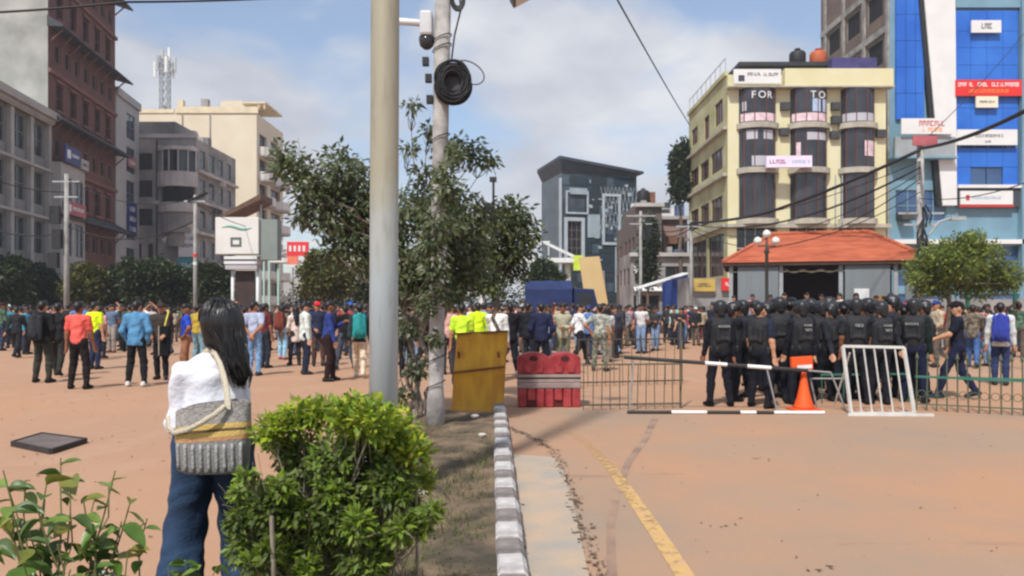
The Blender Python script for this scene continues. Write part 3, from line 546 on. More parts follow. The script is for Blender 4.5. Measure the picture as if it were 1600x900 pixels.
# stall with blue tarp
st = thing('market_stall', 'market stall with a sloping white roof and a blue tarpaulin side', 'stall', at(1036, 500, 46) * 1); st.location.z = 0
mb = MB(); mb.add([(-1.6, -.6, 2.7), (1.3, -.9, 3.6), (1.5, 1.6, 3.7), (-1.4, 1.6, 2.8), (-1.6, -.6, 2.62), (1.3, -.9, 3.52), (1.5, 1.6, 3.62), (-1.4, 1.6, 2.72)], [(0, 1, 2, 3), (7, 6, 5, 4), (0, 4, 5, 1), (1, 5, 6, 2), (3, 2, 6, 7), (0, 3, 7, 4)]); mb.build('roof', m_white, st)
mb = MB(); n = 8; vs = []
for i in range(n + 1):
    x = -.2 + 1.5 * i / n; vs += [(x, -.75 + .05 * math.sin(i * 2.1), 1.0), (x, -.8 + .06 * math.sin(i * 1.7), 3.0 + .06 * i)]
mb.add(vs, [(2 * i, 2 * i + 2, 2 * i + 3, 2 * i + 1) for i in range(n)]); o = mb.build('tarpaulin', mat('blue_tarpaulin', C(30, 52, 110), .5, .2, 2), st)
for x, y, z in ((-1.5, -.5, 2.65), (1.2, -.7, 3.5), (1.4, 1.5, 3.6), (-1.3, 1.5, 2.75)): mb = MB(); mb.tube([(x, y, 0), (x, y, z)], .05, 6); mb.build('post', m_steel, st)
mb = MB(); mb.box(-1.4, -.5, 0, 1.2, 1.2, 1.0); mb.build('counter', mat('dark_wood', (.07, .045, .03, 1), .8, .2, 3), st)
# ---- yellow building
m_ye = mat('pale_yellow_paint', C(226, 221, 186), .85, .1, .5, bump=.08, bscale=6, col2=C(208, 200, 156), detail=8); m_yes = mat('shaded_side_yellow', C(176, 172, 128), .9, .16, .5, col2=C(192, 188, 148)); m_ledge = mat('grey_ledge', C(170, 164, 150), .9, .15, 1.5)  # side wall yellow mixed darker: its dimmer light is put into the colour
Yb = 51.0; x0 = (1137 - 800) / 1200 * Yb; x1 = (1384 - 800) / 1200 * Yb; Wy = x1 - x0
b = Bld('yellow_building', 'pale yellow corner building with curved dark glass bays and window posters', (x0, Yb, 0), 0, Wy, 11.2, 17.0)
mb = MB(); bays = [(.75, 3.2), (4.15, 6.6), (7.5, 9.75)]; lev = [(7.4, 10.35), (10.75, 13.3), (13.7, 16.0)]
op = [(a, c, z0, z1) for a, c in bays for z0, z1 in lev] + [(.6, 3.3, 4.0, 7.0), (4.1, 6.6, 4.0, 7.0), (7.4, 9.8, 4.0, 7.0), (.6, 3.3, .2, 3.4), (4.1, 6.6, .2, 3.4), (7.4, 9.8, .2, 3.4)]
b.face(mb, 'front', op, 0, .6); b.face(mb, 'right'); mb.quad((0, 0, 17), (Wy, 0, 17), (Wy, 11.2, 17), (0, 11.2, 17)); mb.build('wall', m_ye, b.root)
opL = [(1.2, 3.2, 14.2, 15.8), (4.8, 6.2, 13.9, 15.6), (8.3, 10.2, 14.3, 15.6), (1.2, 4.2, 11.0, 12.5), (4.9, 7.4, 11.0, 12.4), (8.0, 10.6, 11.0, 12.4), (1.2, 4.2, 7.6, 9.2), (4.9, 7.4, 7.6, 9.2), (8.0, 10.6, 7.6, 9.2), (1.0, 5.0, 3.7, 6.6), (5.6, 10.4, 3.7, 6.6), (1.0, 10.4, .2, 3.1)]
mb = MB(); b.face(mb, 'left', opL, 0, .3); mb.build('side_wall', m_yes, b.root); b.wins('left', opL, 3, 1, m_rfr, m_glass)
mb = MB(); b.wins('front', op[9:], 4, 2, m_steel, m_glass, dep=.5)
m_post = [mat('white_poster', C(206, 206, 214), .6, .25, 3, col2=C(178, 176, 184)), mat('pale_pink_poster', C(216, 190, 196), .6, .2, 3), mat('pale_blue_poster', C(170, 186, 214), .6, .2, 3)]
m_bay = mat('smoky_bay_glass', (.035, .035, .042, 1), .14, .3, .8, spec=.6)
def bayarc(a, c, r, n=11):
    cxx = (a + c) / 2; hw = (c - a) / 2; return [(cxx + hw * math.sin(R(-90 + 180 * i / (n - 1))), .1 - r * math.cos(R(-90 + 180 * i / (n - 1)))) for i in range(n)]
for bi, (a, c) in enumerate(bays):
    for li, (z0, z1) in enumerate(lev):
        mb = MB(); mb.prism(bayarc(a, c, .75), z0 + .02, z1 - .02); gw = mb.build('bay_window', m_bay, b.root, smooth=False)
        for k in (0, 2, 4, 6, 8, 10):
            p = bayarc(a, c, .77)[k]; mb = MB(); mb.box(p[0] - .03, p[1] - .03, z0 + .03, p[0] + .03, p[1] + .03, z1 - .03); mb.build('mullion', m_rfr, gw)
        mb = MB(); mb.prism(bayarc(a - .2, c + .2, 1.0), z0 - .36, z0); mb.build('bay_ledge', m_ledge, b.root)
        # posters stuck inside the panes: low band and single sheets
        pa = bayarc(a, c, .775, 21)
        def sheet(i0, i1, zz0, zz1, mm):
            mb = MB(); vs = []
            for i in range(i0, i1 + 1): vs += [(pa[i][0], pa[i][1] - .004, zz0), (pa[i][0], pa[i][1] - .004, zz1)]
            mb.add(vs, [(2 * i, 2 * i + 2, 2 * i + 3, 2 * i + 1) for i in range(i1 - i0)]); mb.build('poster', mm, gw)
        if li == 2:
            sheet(2, 18, z0 + .1, z0 + .62, m_post[1] if bi != 2 else m_post[0])
            if bi == 1: sheet(10, 13, z0 + .7, z1 - .75, m_post[2]); sheet(14, 17, z0 + .7, z1 - .75, m_post[2])
            if bi == 0: sheet(3, 5, z0 + .8, z1 - .9, m_post[0])
        if li == 1:
            if bi == 0: sheet(5, 9, z1 - .7, z1 - .1, m_post[0]); sheet(11, 15, z1 - .7, z1 - .1, m_post[0]); sheet(7, 13, z0 + .1, z0 + .75, m_post[0]); sheet(17, 18, z0 + .9, z1 - .8, m_post[1])
            if bi == 1: sheet(8, 17, z1 - .75, z1 - .25, m_post[0]); sheet(4, 6, z0 + .8, z1 - .9, m_post[1]); sheet(17, 18, z0 + .6, z1 - .9, m_post[1])
            if bi == 2: sheet(11, 17, z0 + .75, z1 - .8, m_post[1])
for bi, txt in ((0, 'FOR'), (1, 'TO')):
    a, c = bays[bi]; cxx = (a + c) / 2
    for ci, ch in enumerate(txt):
        ang = (-22 + 26 * ci) if bi == 0 else (2 + 30 * ci); hw = (c - a) / 2
        cu = bpy.data.curves.new('lettering', 'FONT'); cu.body = ch; cu.size = .66; cu.extrude = .01; cu.align_x = 'CENTER'; cu.materials.append(m_let_w)
        letter(cu, b.root, (cxx + hw * math.sin(R(ang)), .1 - .81 * math.cos(R(ang)), 15.28), (R(90), 0, R(ang * .6)))
b.part('parapet', m_ye, [(3.6, -.55, 16.1, Wy + .25, -.01, 17.25)]); b.part('parapet_cap', m_ledge, [(-.1, -.65, 16.0, Wy + .3, -.005, 16.09)])
for z in (7.05,): b.part('ledge', m_ledge, [(-.15, -.5, z - .25, Wy + .15, -.004, z)])
b.part('side_ledge', m_ledge, [(-.3, .1, z, -.01, 11.1, z + .2) for z in (6.9, 10.3, 13.4)]); b.part('side_parapet', m_yes, [(-.15, .2, 17.01, .1, 11.2, 17.3)])
for k in range(9): b.part('railing_post', m_steel, [(-.05, .4 + k * 1.3, 17.31, 0, .45 + k * 1.3, 18.2)])
b.part('railing_rail', m_steel, [(-.05, .4, 18.2, 0, 10.9, 18.25)])
b.part('roof_shed', mat('brown_shed', C(92, 82, 76), .9, .2, 1), [(1.4, 1.5, 17.01, 8.2, 7, 17.85)]); b.part('shed_roof', mat('dark_sheet_roof', (.03, .03, .035, 1), .6, .2, 2), [(1.0, .8, 17.86, 8.6, 7.5, 18.12)])
b.part('shed_cover', mat('violet_sheet', C(66, 60, 110), .7, .2, 2), [(7.0, .2, 17.27, 10.0, 2.0, 18.2)])
sign(b.root, 'sign_board', 3.1, .95, (1.75, -.6, 16.2), 0, m_white, [(-1.25, -.85, .15, .55, m_let_k), (-.65, .25, .52, .72, m_let_k), (.4, 1.35, .5, .7, m_let_k)], 'white sign board with a line of small dark print', seed=21)
sign(b.root, 'sign_board', 2.9, .75, (3.6, -1.15, 10.6), R(-3), mat('pale_lilac_sign', C(226, 214, 232), .6, .05, 2), [(-1.25, -.2, .24, .5, mat('magenta_lettering', C(150, 50, 120), .6, 0)), (.2, 1.3, .25, .45, mat('pale_blue_lettering', C(150, 170, 200), .6, 0))], 'pale lilac sign with magenta and blue print', th=.25, seed=22)
for (x, z) in ((3.75, 14.6), (7.1, 14.6), (7.1, 13.7), (3.7, 12.9), (7.05, 12.7), (10.1, 12.8)):
    mb = MB(); mb.box(x - .3, -.3, z, x + .3, -.02, z + .5).lathe([(.18, -.32), (.2, -.31)], 12, 0, (x, 0, z)); mb = MB(); mb.box(x - .3, -.32, z, x + .3, -.02, z + .5); o = mb.build('air_conditioner', mat('dark_vent', (.05, .05, .05, 1), .7, .2, 3), b.root)
b.part('entrance_grille', m_steel, [(6.85, -.7, 7.1, 6.92, -.64, 10.2), (7.28, -.7, 7.1, 7.35, -.64, 10.2)])
for lx, col, lb in ((at(1246, 100, 52.6).x, m_black, 'black'), (at(1278, 100, 52.6).x, mat('orange_plastic', C(176, 88, 48), .6, .1, 2), 'orange')):
    tk = thing('water_tank', lb + ' water tank on the roof of the yellow building', 'water tank', (lx, 52.6, 18.13)); mb = MB(); mb.lathe([(.5, .0), (.55, .12), (.55, .75), (.46, .9), (.16, 1.0), (.16, 1.06)], 14); mb.build('barrel', col, tk, smooth=True); mb = MB(); mb.lathe([(.2, 1.06), (.2, 1.12)], 12); mb.build('lid', col, tk)
# ---- blue glass tower with bare brick side
m_bl = mat('blue_cladding', C(34, 98, 196), .45, .1, .35, bump=.05, bscale=1, col2=C(50, 116, 208)); m_teal = mat('teal_grey_frame', C(112, 148, 166), .6, .1, .8); m_bgl = mat('blue_glass', (.04, .09, .2, 1), .1, .3, .4, spec=.7)
Yb = 54.0; x0 = (1390 - 800) / 1200 * Yb; b = Bld('blue_tower', 'blue clad office tower with a slanting white stripe and a bare brick side wall', (x0, Yb, 0), 0, 11.5, 12, 28.0); W = 11.5
mb = MB(); m_bs = brick_mat('bare_brown_brick', (.16, .085, .06, 1), (.12, .07, .055, 1), (.2, .16, .13, 1))
opL = [(1.0 + i * 3.6, 3.4 + i * 3.6, z, z + 1.9) for i in range(3) for z in (15.5, 19.0, 22.5)]
b.face(mb, 'left', opL, 0, .3); o = mb.build('brick_side', m_bs, b.root); o['label'] = 'bare brick side wall with concrete frame'; b.wins('left', opL, 1, 1, m_conc, m_dark)
for k in range(4): b.part('concrete_column', m_conc, [(-.12, .02 + k * 3.6, 0, -.006, .42 + k * 3.6, 28)])
for z in (13.5, 17.6, 21.1, 24.6): b.part('concrete_beam', m_conc, [(-.1, .43, z, -.004, 11.9, z + .45)])
mb = MB(); opF = [(.4, 4.2, 3.0, 5.9), (4.9, 9.2, 3.0, 5.9), (.4, 4.2, .2, 2.5), (4.9, 9.2, .2, 2.5), (.4, 4.0, 7.6, 9.8), (5.0, 9.0, 10.1, 13.6)]
b.face(mb, 'front', opF, 0, .25); b.face(mb, 'right'); mb.quad((0, 0, 28), (W, 0, 28), (W, 12, 28), (0, 12, 28)); mb.build('wall', m_teal, b.root); b.wins('front', opF, 4, 2, m_teal, m_bgl)
def P(px, py): v = at(px, py, Yb); return v.x - x0, v.z
zt = 27.6
# blue panels, each a part with a recessed joint
xs = [P(1398, 0)[0], P(1413, 0)[0], P(1428, 0)[0], P(1442, 0)[0]]; zz = [P(0, y)[1] for y in (188, 147, 106, 65, 24, -17, -60)]
for i in range(3):
    for j in range(6): b.part('cladding_panel', m_bl, [(xs[i] + .015, -.2, zz[j] + .015, xs[i + 1] - .015, -.01, zz[j + 1] - .015)])
xs = [P(x, 0)[0] for x in (1490, 1514, 1539, 1564, 1588)]; zz = [P(0, y)[1] for y in (205, 170, 129, 103, 76, 50, 18)]
for i in range(4):
    for j in range(6): b.part('cladding_panel', m_bl, [(xs[i] + .012, -.2, zz[j] + .012, xs[i + 1] - .012, -.01, zz[j + 1] - .012)])
zz = [P(0, y)[1] for y in (290, 262, 232)]
for i in range(4):
    for j in range(2): 
        if not (i in (1, 2) and j == 0): b.part('cladding_panel', m_bl, [(xs[i] + .012, -.2, zz[j] + .012, xs[i + 1] - .012, -.01, zz[j + 1] - .012)])
        else: b.part('window', m_bgl, [(xs[i] + .04, -.12, zz[j] + .04, xs[i + 1] - .04, -.01, zz[j + 1] - .04)])
q = [P(1434, -60), P(1487, -60), P(1490, 322), P(1468, 322)]; mb = MB(); mb.add([(x, -.42, z) for x, z in q] + [(x, -.01, z) for x, z in q], [(0, 1, 2, 3), (0, 4, 5, 1), (1, 5, 6, 2), (2, 6, 7, 3), (3, 7, 4, 0)]); mb.build('white_stripe', m_white, b.root)
q = [P(1427, -60), P(1433.5, -60), P(1467.5, 322), P(1460, 322)]; mb = MB(); mb.add([(x, -.35, z) for x, z in q] + [(x, -.01, z) for x, z in q], [(0, 1, 2, 3), (0, 4, 5, 1), (1, 5, 6, 2), (2, 6, 7, 3), (3, 7, 4, 0)]); mb.build('black_edge_strip', m_black, b.root)  # raised black strip along the left edge of the white stripe
b.part('top_band', m_teal, [(P(1490, 0)[0], -.3, P(0, 14)[1], W, -.01, 28)]); b.part('corner_column', m_teal, [(P(1590, 0)[0], -.5, 4, W + .1, -.02, 27.9)])
z = P(0, 248)[1]; b.part('canopy', mat('grey_canopy', C(150, 156, 158), .7, .1, 1), [(P(1391, 0)[0], -.7, z, P(1484, 0)[0], -.43, P(0, 217)[1])]); b.part('canopy_roof', m_teal, [(P(1387, 0)[0], -1.0, z - .15, P(1485, 0)[0], -.02, z - .02)])
z = P(0, 290)[1]; b.part('white_band', m_white, [(P(1492, 0)[0], -.45, z - .22, P(1597, 0)[0], -.02, z)]); z = P(0, 375)[1]; b.part('white_band', m_white, [(.1, -.5, z - .3, W, -.02, z)])
b.part('dark_band', mat('dark_slate_band', C(62, 66, 72), .6, .15, 1), [(P(1492, 0)[0], -.3, P(0, 324)[1], W, -.03, P(0, 296)[1])])
def bs(px0, px1, py0, py1, m, marks, lb, seed, o=.55):
    xa, za = P(px0, py1); xb, zb = P(px1, py0); w_ = xb - xa; h_ = zb - za
    sign(b.root, 'sign_board', w_, h_, ((xa + xb) / 2, -o + .13, za), 0, m, [(-w_ / 2 + w_ * u0, -w_ / 2 + w_ * u1, h_ * v0, h_ * v1, mm) for u0, u1, v0, v1, mm in marks], lb, seed=seed)
m_redS = mat('red_sign', C(214, 46, 40), .55, .06, 1); m_or = mat('orange_lettering', C(236, 140, 60), .6, 0)
bs(1511, 1557, 36, 55, m_white, [(.3, .7, .3, .75, m_let_k)], 'white sign with a dark emblem', 31)
bs(1487, 1589, 128, 153, m_redS, [(.03, .48, .58, .82, m_let_w), (.54, .96, .58, .82, m_let_w), (.2, .8, .2, .4, m_or)], 'red sign with white and orange print', 32)
bs(1518, 1552, 153.6, 171, mat('cream_sign', C(226, 218, 196), .6, .05, 1), [(.15, .85, .4, .6, m_let_k)], 'small cream sign under the red one', 33)
bs(1489, 1582, 205, 229, m_white, [(.3, .75, .5, .68, m_let_k), (.45, .55, .15, .28, m_let_k)], 'white sign with one dark line of print', 34)
bs(1398, 1476, 190, 214, m_white, [(.35, .85, .5, .85, m_let_r), (.4, .8, .15, .4, m_or)], 'white sign with red print over the canopy', 35, .95)
bs(1494, 1575, 300, 321, m_white, [(.1, .17, .3, .7, m_let_r), (.22, .75, .4, .58, mat('pale_blue_lettering', C(150, 170, 200)))], 'white sign with a red mark', 36)
b.part('sign_trim', m_redS, [(P(1494, 0)[0], -.5, P(0, 324.5)[1], P(1577, 0)[0], -.31, P(0, 321.4)[1])])
xa, za = P(1400, 345); mb = MB(); mb.box(xa, -.9, za, xa + .9, -.05, za + .55); mb.build('air_conditioner', mat('dark_vent', (.05, .05, .05, 1)), b.root)
# ---- pavilion with orange hip roof
Yb = 29.0; PV_Y = Yb; pv = thing('pavilion', 'open pavilion with an orange tiled hip roof and grey panels behind the police', 'pavilion', (at(1282, 480, Yb).x, Yb, 0), R(-16))
m_ot = mat('orange_roof_tile', C(176, 92, 64), .85, .16, 1.6, bump=.2, bscale=20, col2=C(190, 106, 74), stretch=(1, 1, 6))
e, zr, ze = 3.55, 4.5, 3.25; x0, x1 = -1.65, 1.95; dpt = 4.4
mb = MB(); nrow = 16; A = [(-e, -1.0, ze), (e, -1.0, ze), (e, dpt, ze), (-e, dpt, ze)]; RR = [(x0, 1.7, zr), (x1, 1.7, zr)]
def lerp(p, q, t): return tuple(p[i] * (1 - t) + q[i] * t for i in range(3))
for (p, q, r1, r2) in ((A[0], A[1], RR[0], RR[1]), (A[1], A[2], RR[1], RR[1]), (A[2], A[3], RR[1], RR[0]), (A[3], A[0], RR[0], RR[0])):
    for k in range(nrow):
        t0, t1 = k / nrow, (k + 1) / nrow; l0, r0, l1, r_ = lerp(p, r1, t0), lerp(q, r2, t0), lerp(p, r1, t1), lerp(q, r2, t1); up = (0, 0, .035)
        a = tuple(l0[i] + up[i] for i in range(3)); c = tuple(r0[i] + up[i] for i in range(3)); mb.quad(a, c, r_, l1); mb.quad(l0, r0, c, a)
rf = mb.build('roof', m_ot, pv); mbp = MB(); mbp.box(-3.45, -1.7, 0, 3.45, dpt - .31, .45).box(-3.7, -2.05, 0, 3.7, -1.705, .22); mbp.build('plinth', m_conc, pv)
mb = MB()
for p, q in ((A[0], RR[0]), (A[1], RR[1]), (A[2], RR[1]), (A[3], RR[0]), RR): mb.tube([(p[0], p[1], p[2] + .05), (q[0], q[1], q[2] + .05)], .07, 6)
mb.build('ridge', m_ot, rf); mb = MB(); mb.box(-e + .05, -.96, ze - .12, e - .05, -.9, ze - .01).box(-e + .05, dpt - .1, ze - .12, e - .05, dpt - .04, ze - .01).box(-e + .05, -.89, ze - .12, -e + .11, dpt - .11, ze - .01).box(e - .11, -.89, ze - .12, e - .05, dpt - .11, ze - .01); mb.build('fascia', mat('dark_brown_fascia', (.06, .03, .02, 1), .8, .2, 3), rf)
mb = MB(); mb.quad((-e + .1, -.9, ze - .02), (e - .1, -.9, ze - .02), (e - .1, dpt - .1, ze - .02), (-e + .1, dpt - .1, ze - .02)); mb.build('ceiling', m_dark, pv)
m_pan = mat('grey_sheet_panel', C(132, 140, 144), .75, .2, 1.6, col2=C(116, 120, 122), stretch=(4, 1, .4))
for (xa, xb, z1, y) in ((-3.0, -1.55, ze - .15, -.3), (.75, 2.25, ze - .14, -.32), (2.75, 3.2, ze - .15, -.3)): mb = MB(); mb.box(xa, y - .5, 0, xb, y - .42, z1); mb.build('panel', m_pan, pv)
for x in (-3.25, -2.2, -1.45, .62, 2.45, 3.3): mb = MB(); mb.box(x - .07, -.75, 0, x + .07, -.66, ze - .13); mb.build('post', mat('grey_post', C(150, 154, 156), .7, .1, 2), pv)
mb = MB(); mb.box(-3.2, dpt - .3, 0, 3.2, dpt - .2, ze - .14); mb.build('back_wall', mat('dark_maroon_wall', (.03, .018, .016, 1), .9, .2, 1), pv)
mb = MB(); pts = [(-1.3 + i * .11, -.5, 3.0 - .12 * abs(math.sin(i * .55))) for i in range(19)]; mb.tube(pts, .03, 6); mb.build('bunting', mat('faded_cloth', C(190, 170, 150), .9, .2, 4), pv)
mb = MB(); mb.box(1.05, -.9, 1.4, 1.55, -.86, 2.25); mb.build('notice', m_white, pv); mb = MB(); mb.box(1.75, -.9, 1.6, 2.3, -.86, 2.0); mb.build('notice', mat('brown_notice', C(156, 118, 78), .8, .1, 2), pv)
# low boundary wall at the right
wl_ = thing('boundary_wall', 'low grey boundary wall with green posts behind the round tree', 'wall', (at(1400, 480, 31).x + .6, 31, 0)); mb = MB(); mb.box(0, 0, 0, 9, .25, 1.9); mb.build('wall', m_gb, wl_)
for k in range(4): mb = MB(); mb.box(.3 + k * 1.9, -.12, 0, .42 + k * 1.9, -.01, 2.3); mb.build('post', mat('green_post', C(30, 92, 74), .6, .1, 3), wl_)
# grey kiosk row at the left of pavilion
b = Bld('shop_row', 'low grey shop row below the yellow building', (at(1072, 480, 43).x, 43, 0), 0, 5.2, 4, 3.2); mb = MB(); op = [(.3 + i * 1.7, 1.7 + i * 1.7, .1, 2.3) for i in range(3)]; b.face(mb, 'front', op); b.face(mb, 'left'); b.face(mb, 'right'); mb.quad((0, 0, 3.2), (5.2, 0, 3.2), (5.2, 4, 3.2), (0, 4, 3.2)); mb.build('wall', m_gb, b.root); b.wins('front', op, 1, 1, m_steel, mat('grey_shutter', C(140, 138, 136), .7, .1, 3))
sign(b.root, 'sign_board', 1.2, .7, (1.0, -.05, 2.45), 0, mat('ochre_sign', C(190, 160, 80), .6, .1, 2), [(-.4, .4, .25, .45, m_let_k)], seed=41); sign(b.root, 'sign_board', .9, .7, (2.4, -.05, 2.5), 0, m_redS, [(-.3, .3, .25, .45, m_let_w)], seed=42)
# ------------------------------------------------------------ poles in the bed
m_pole = mat('grey_painted_steel_pole', C(176, 180, 168), .5, .08, 1.6, col2=C(168, 176, 176), bump=.06, bscale=12, stretch=(3, 3, .5), metal=.1)
base = at(599, 479, 6.0); t = thing('street_pole', 'thick smooth grey steel pole standing behind the leafy bush', 'pole', (base.x, 6.0, .09))
mb = MB(); mb.tube([(0, 0, 0), (.005, 0, 2), (.02, 0, 5), (.03, 0, 8)], [.112, .111, .110, .108], 28); mb.build('shaft', m_pole, t, smooth=True)
N = m_pole.node_tree.nodes; L_ = m_pole.node_tree.links; bs_ = N['Principled BSDF']; old = bs_.inputs['Base Color'].links[0].from_socket
tcn = N.new('ShaderNodeTexCoord'); sx_ = N.new('ShaderNodeSeparateXYZ'); L_.new(tcn.outputs['Object'], sx_.inputs[0]); nn = N.new('ShaderNodeTexNoise'); nn.inputs['Scale'].default_value = 3; nn.inputs['Detail'].default_value = 6; L_.new(tcn.outputs['Object'], nn.inputs['Vector'])
ad = N.new('ShaderNodeMath'); ad.operation = 'ADD'; L_.new(sx_.outputs[2], ad.inputs[0]); L_.new(nn.outputs['Fac'], ad.inputs[1]); mr_ = N.new('ShaderNodeMapRange'); mr_.inputs[1].default_value = 2.2; mr_.inputs[2].default_value = 3.0; L_.new(ad.outputs[0], mr_.inputs[0])
m1 = N.new('ShaderNodeMixRGB'); m1.inputs[1].default_value = C(170, 180, 184); m1.inputs[2].default_value = C(160, 154, 134); L_.new(mr_.outputs[0], m1.inputs[0])
n3 = N.new('ShaderNodeTexNoise'); n3.inputs['Scale'].default_value = 9; n3.inputs['Detail'].default_value = 8; mpq = N.new('ShaderNodeMapping'); mpq.inputs['Scale'].default_value = (2, 2, .35); L_.new(tcn.outputs['Object'], mpq.inputs[0]); L_.new(mpq.outputs[0], n3.inputs['Vector']); r3 = N.new('ShaderNodeMapRange'); r3.inputs[1].default_value = .55; r3.inputs[2].default_value = .8; r3.inputs[4].default_value = .55; L_.new(n3.outputs['Fac'], r3.inputs[0])
m2 = N.new('ShaderNodeMixRGB'); L_.new(r3.outputs[0], m2.inputs[0]); L_.new(m1.outputs[0], m2.inputs[1]); m2.inputs[2].default_value = C(112, 108, 98); L_.new(m2.outputs[0], bs_.inputs['Base Color'])
mb = MB(); mb.tube([(0, 0, .3), (0, 0, .42)], .118, 28); mb.build('collar', m_pole, t, smooth=True); mb = MB(); mb.box(-.22, -.22, 0, .22, .22, .04); mb.build('base_plate', m_steel, t)
for sx in (-.17, .17):
    for sy in (-.17, .17): mb = MB(); mb.tube([(sx, sy, .04), (sx, sy, .08)], .018, 6); mb.build('bolt', m_steel, t)
# small grey box beside the pole
bx = at(574, 479, 6.6); t = thing('junction_box', 'small grey metal box on a post beside the thick steel pole', 'box', (bx.x, 6.6, .09)); mb = MB(); mb.box(-.05, -.05, .0, .05, .05, .5); mb.build('post', m_steel, t); mb = MB(); mb.box(-.1, -.08, .5, .1, .08, .72); mb.build('housing', m_conc, t, bev=.008); mb = MB(); mb.box(-.12, -.1, .72, .12, .1, .745); mb.build('lid', mat('dark_lid', (.06, .06, .06, 1), .6, .1, 2), t)
# concrete telecom pole
m_cp = mat('pale_concrete_pole', C(156, 151, 147), .9, .3, 4, bump=.35, bscale=25, col2=C(182, 178, 174))
cb = at(680, 479, 9.8); t = thing('concrete_pole', 'pale concrete utility pole with a black cable coil and a camera arm', 'pole', (cb.x, 9.8, .06))
sx = .018
def cpx(z): return sx * z
mb = MB(); mb.tube([(cpx(z), 0, z) for z in (-.05, .35, .5, 2, 4, 6.5)], [.12, .112, .096, .098, .102, .105], 20); mb.build('shaft', m_cp, t, smooth=True)
def cz(py): return CAM_H + (HOR - py) / FPX * 9.8 - .06
for py in (60, 75, 215, 330, 470, 560, 600): mb = MB(); z = cz(py); mb.tube([(cpx(z) + .12 * math.cos(a), .12 * math.sin(a), z + .05 * math.cos(a)) for a in np.linspace(0, 6.28, 17)], .007, 5); mb.build('strap', m_black, t)
z = cz(38); mb = MB(); mb.tube([(cpx(z) - .12, 0, z), (cpx(z) - .45, 0, z + .03), (cpx(z) - .75, 0, z + .05)], .045, 10); mb.build('arm', m_white, t, smooth=True)
mb = MB(); mb.box(cpx(z) - .28, -.13, z - .17, cpx(z) - .12, .12, z + .14); mb.build('camera_housing', mat('pale_plastic', C(190, 192, 194), .5, .08, 3), t, bev=.03)
mb = MB(); mb.lathe([(.10, 0), (.1, -.05), (.085, -.11), (.04, -.15)][::-1], 14, 0, (cpx(z) - .2, -.01, z - .17)); mb.build('camera_dome', mat('dark_dome', (.04, .04, .045, 1), .15, .1, 2), t, smooth=True)
# cable coil
z = cz(134); mb = MB(); r6 = random.Random(5); cxx = cpx(z) + .16
for k in range(60):
    rr = r6.uniform(.14, .25); oy = -.14 + r6.uniform(-.07, .05); ph = r6.uniform(-.05, .05); ex = r6.uniform(.78, .95)
    mb.tube([(cxx + rr * ex * math.cos(a) + .02 * math.sin(a + k), oy + .035 * math.cos(a + ph), z + ph + rr * math.sin(a)) for a in np.linspace(0, 6.283, 25)], .010, 5, cap=False)
mb.build('cable_coil', m_black, t, smooth=True)
mb = MB(); mb.tube([(cxx + .02, -.10, z), (cxx + .02, -.06, z)], .16, 18); mb.build('coil_plate', mat('charcoal_plate', (.045, .045, .05, 1), .6, .1, 2), t)
z2 = cz(130); mb = MB(); mb.tube([(cxx + .2 + .19 * math.sin(a), -.12, z2 + .1 + .14 * math.cos(a) - .06 * math.sin(a)) for a in np.linspace(-.6, 3.4, 16)], .008, 5); mb.build('cable_loop', m_black, t)
mb = MB(); mb.tube([(cpx(4.6) + .13, -.1, cz(100)), (cpx(4.6) + .17, -.1, cz(60)), (cpx(4.6) + .25, -.1, cz(20)), (cpx(4.6) + .22, -.1, cz(-20))], .012, 5); mb.build('cable', m_black, t)
z = cz(5); mb = MB()
for k in range(12): rr = r6.uniform(.09, .15); mb.tube([(cpx(z) + .2 + rr * .6 * math.cos(a), -.14 + .03 * k / 12, z + rr * math.sin(a)) for a in np.linspace(0, 6.283, 19)], .011, 5, cap=False)
mb.build('cable_coil', m_black, t)
for py, dx in ((124, -.16), (157, -.14), (98, -.2)): z = cz(py); mb = MB(); mb.box(cpx(z) + dx - .04, -.08, z - .05, cpx(z) + dx + .04, .0, z + .05); mb.build('clamp', m_black, t)
# flood light whose corner shows at the top edge, on an arm from the concrete pole
fl = at(822, -12, 9.4); t2 = thing('flood_light', 'grey flood light head whose corner hangs into the top edge of the picture', 'lamp', (fl.x, fl.y, fl.z)); mb = MB(); Mx = Matrix.Rotation(R(-28), 4, 'Y'); mb.box(-.2, -.16, -.05, .2, .16, .06, 0, Mx); mb.build('housing', mat('grey_lamp_housing', C(96, 98, 100), .5, .1, 3), t2, bev=.01); mb = MB(); mb.box(-.17, -.13, -.06, .17, .13, -.051, 0, Mx); mb.build('lens', m_white, t2)
mb = MB(); mb.tube([(-.1, 0, .08), (-.5, .15, .25), (-1.0, .4, .35)], .03, 8); mb.build('arm', m_steel, t2)
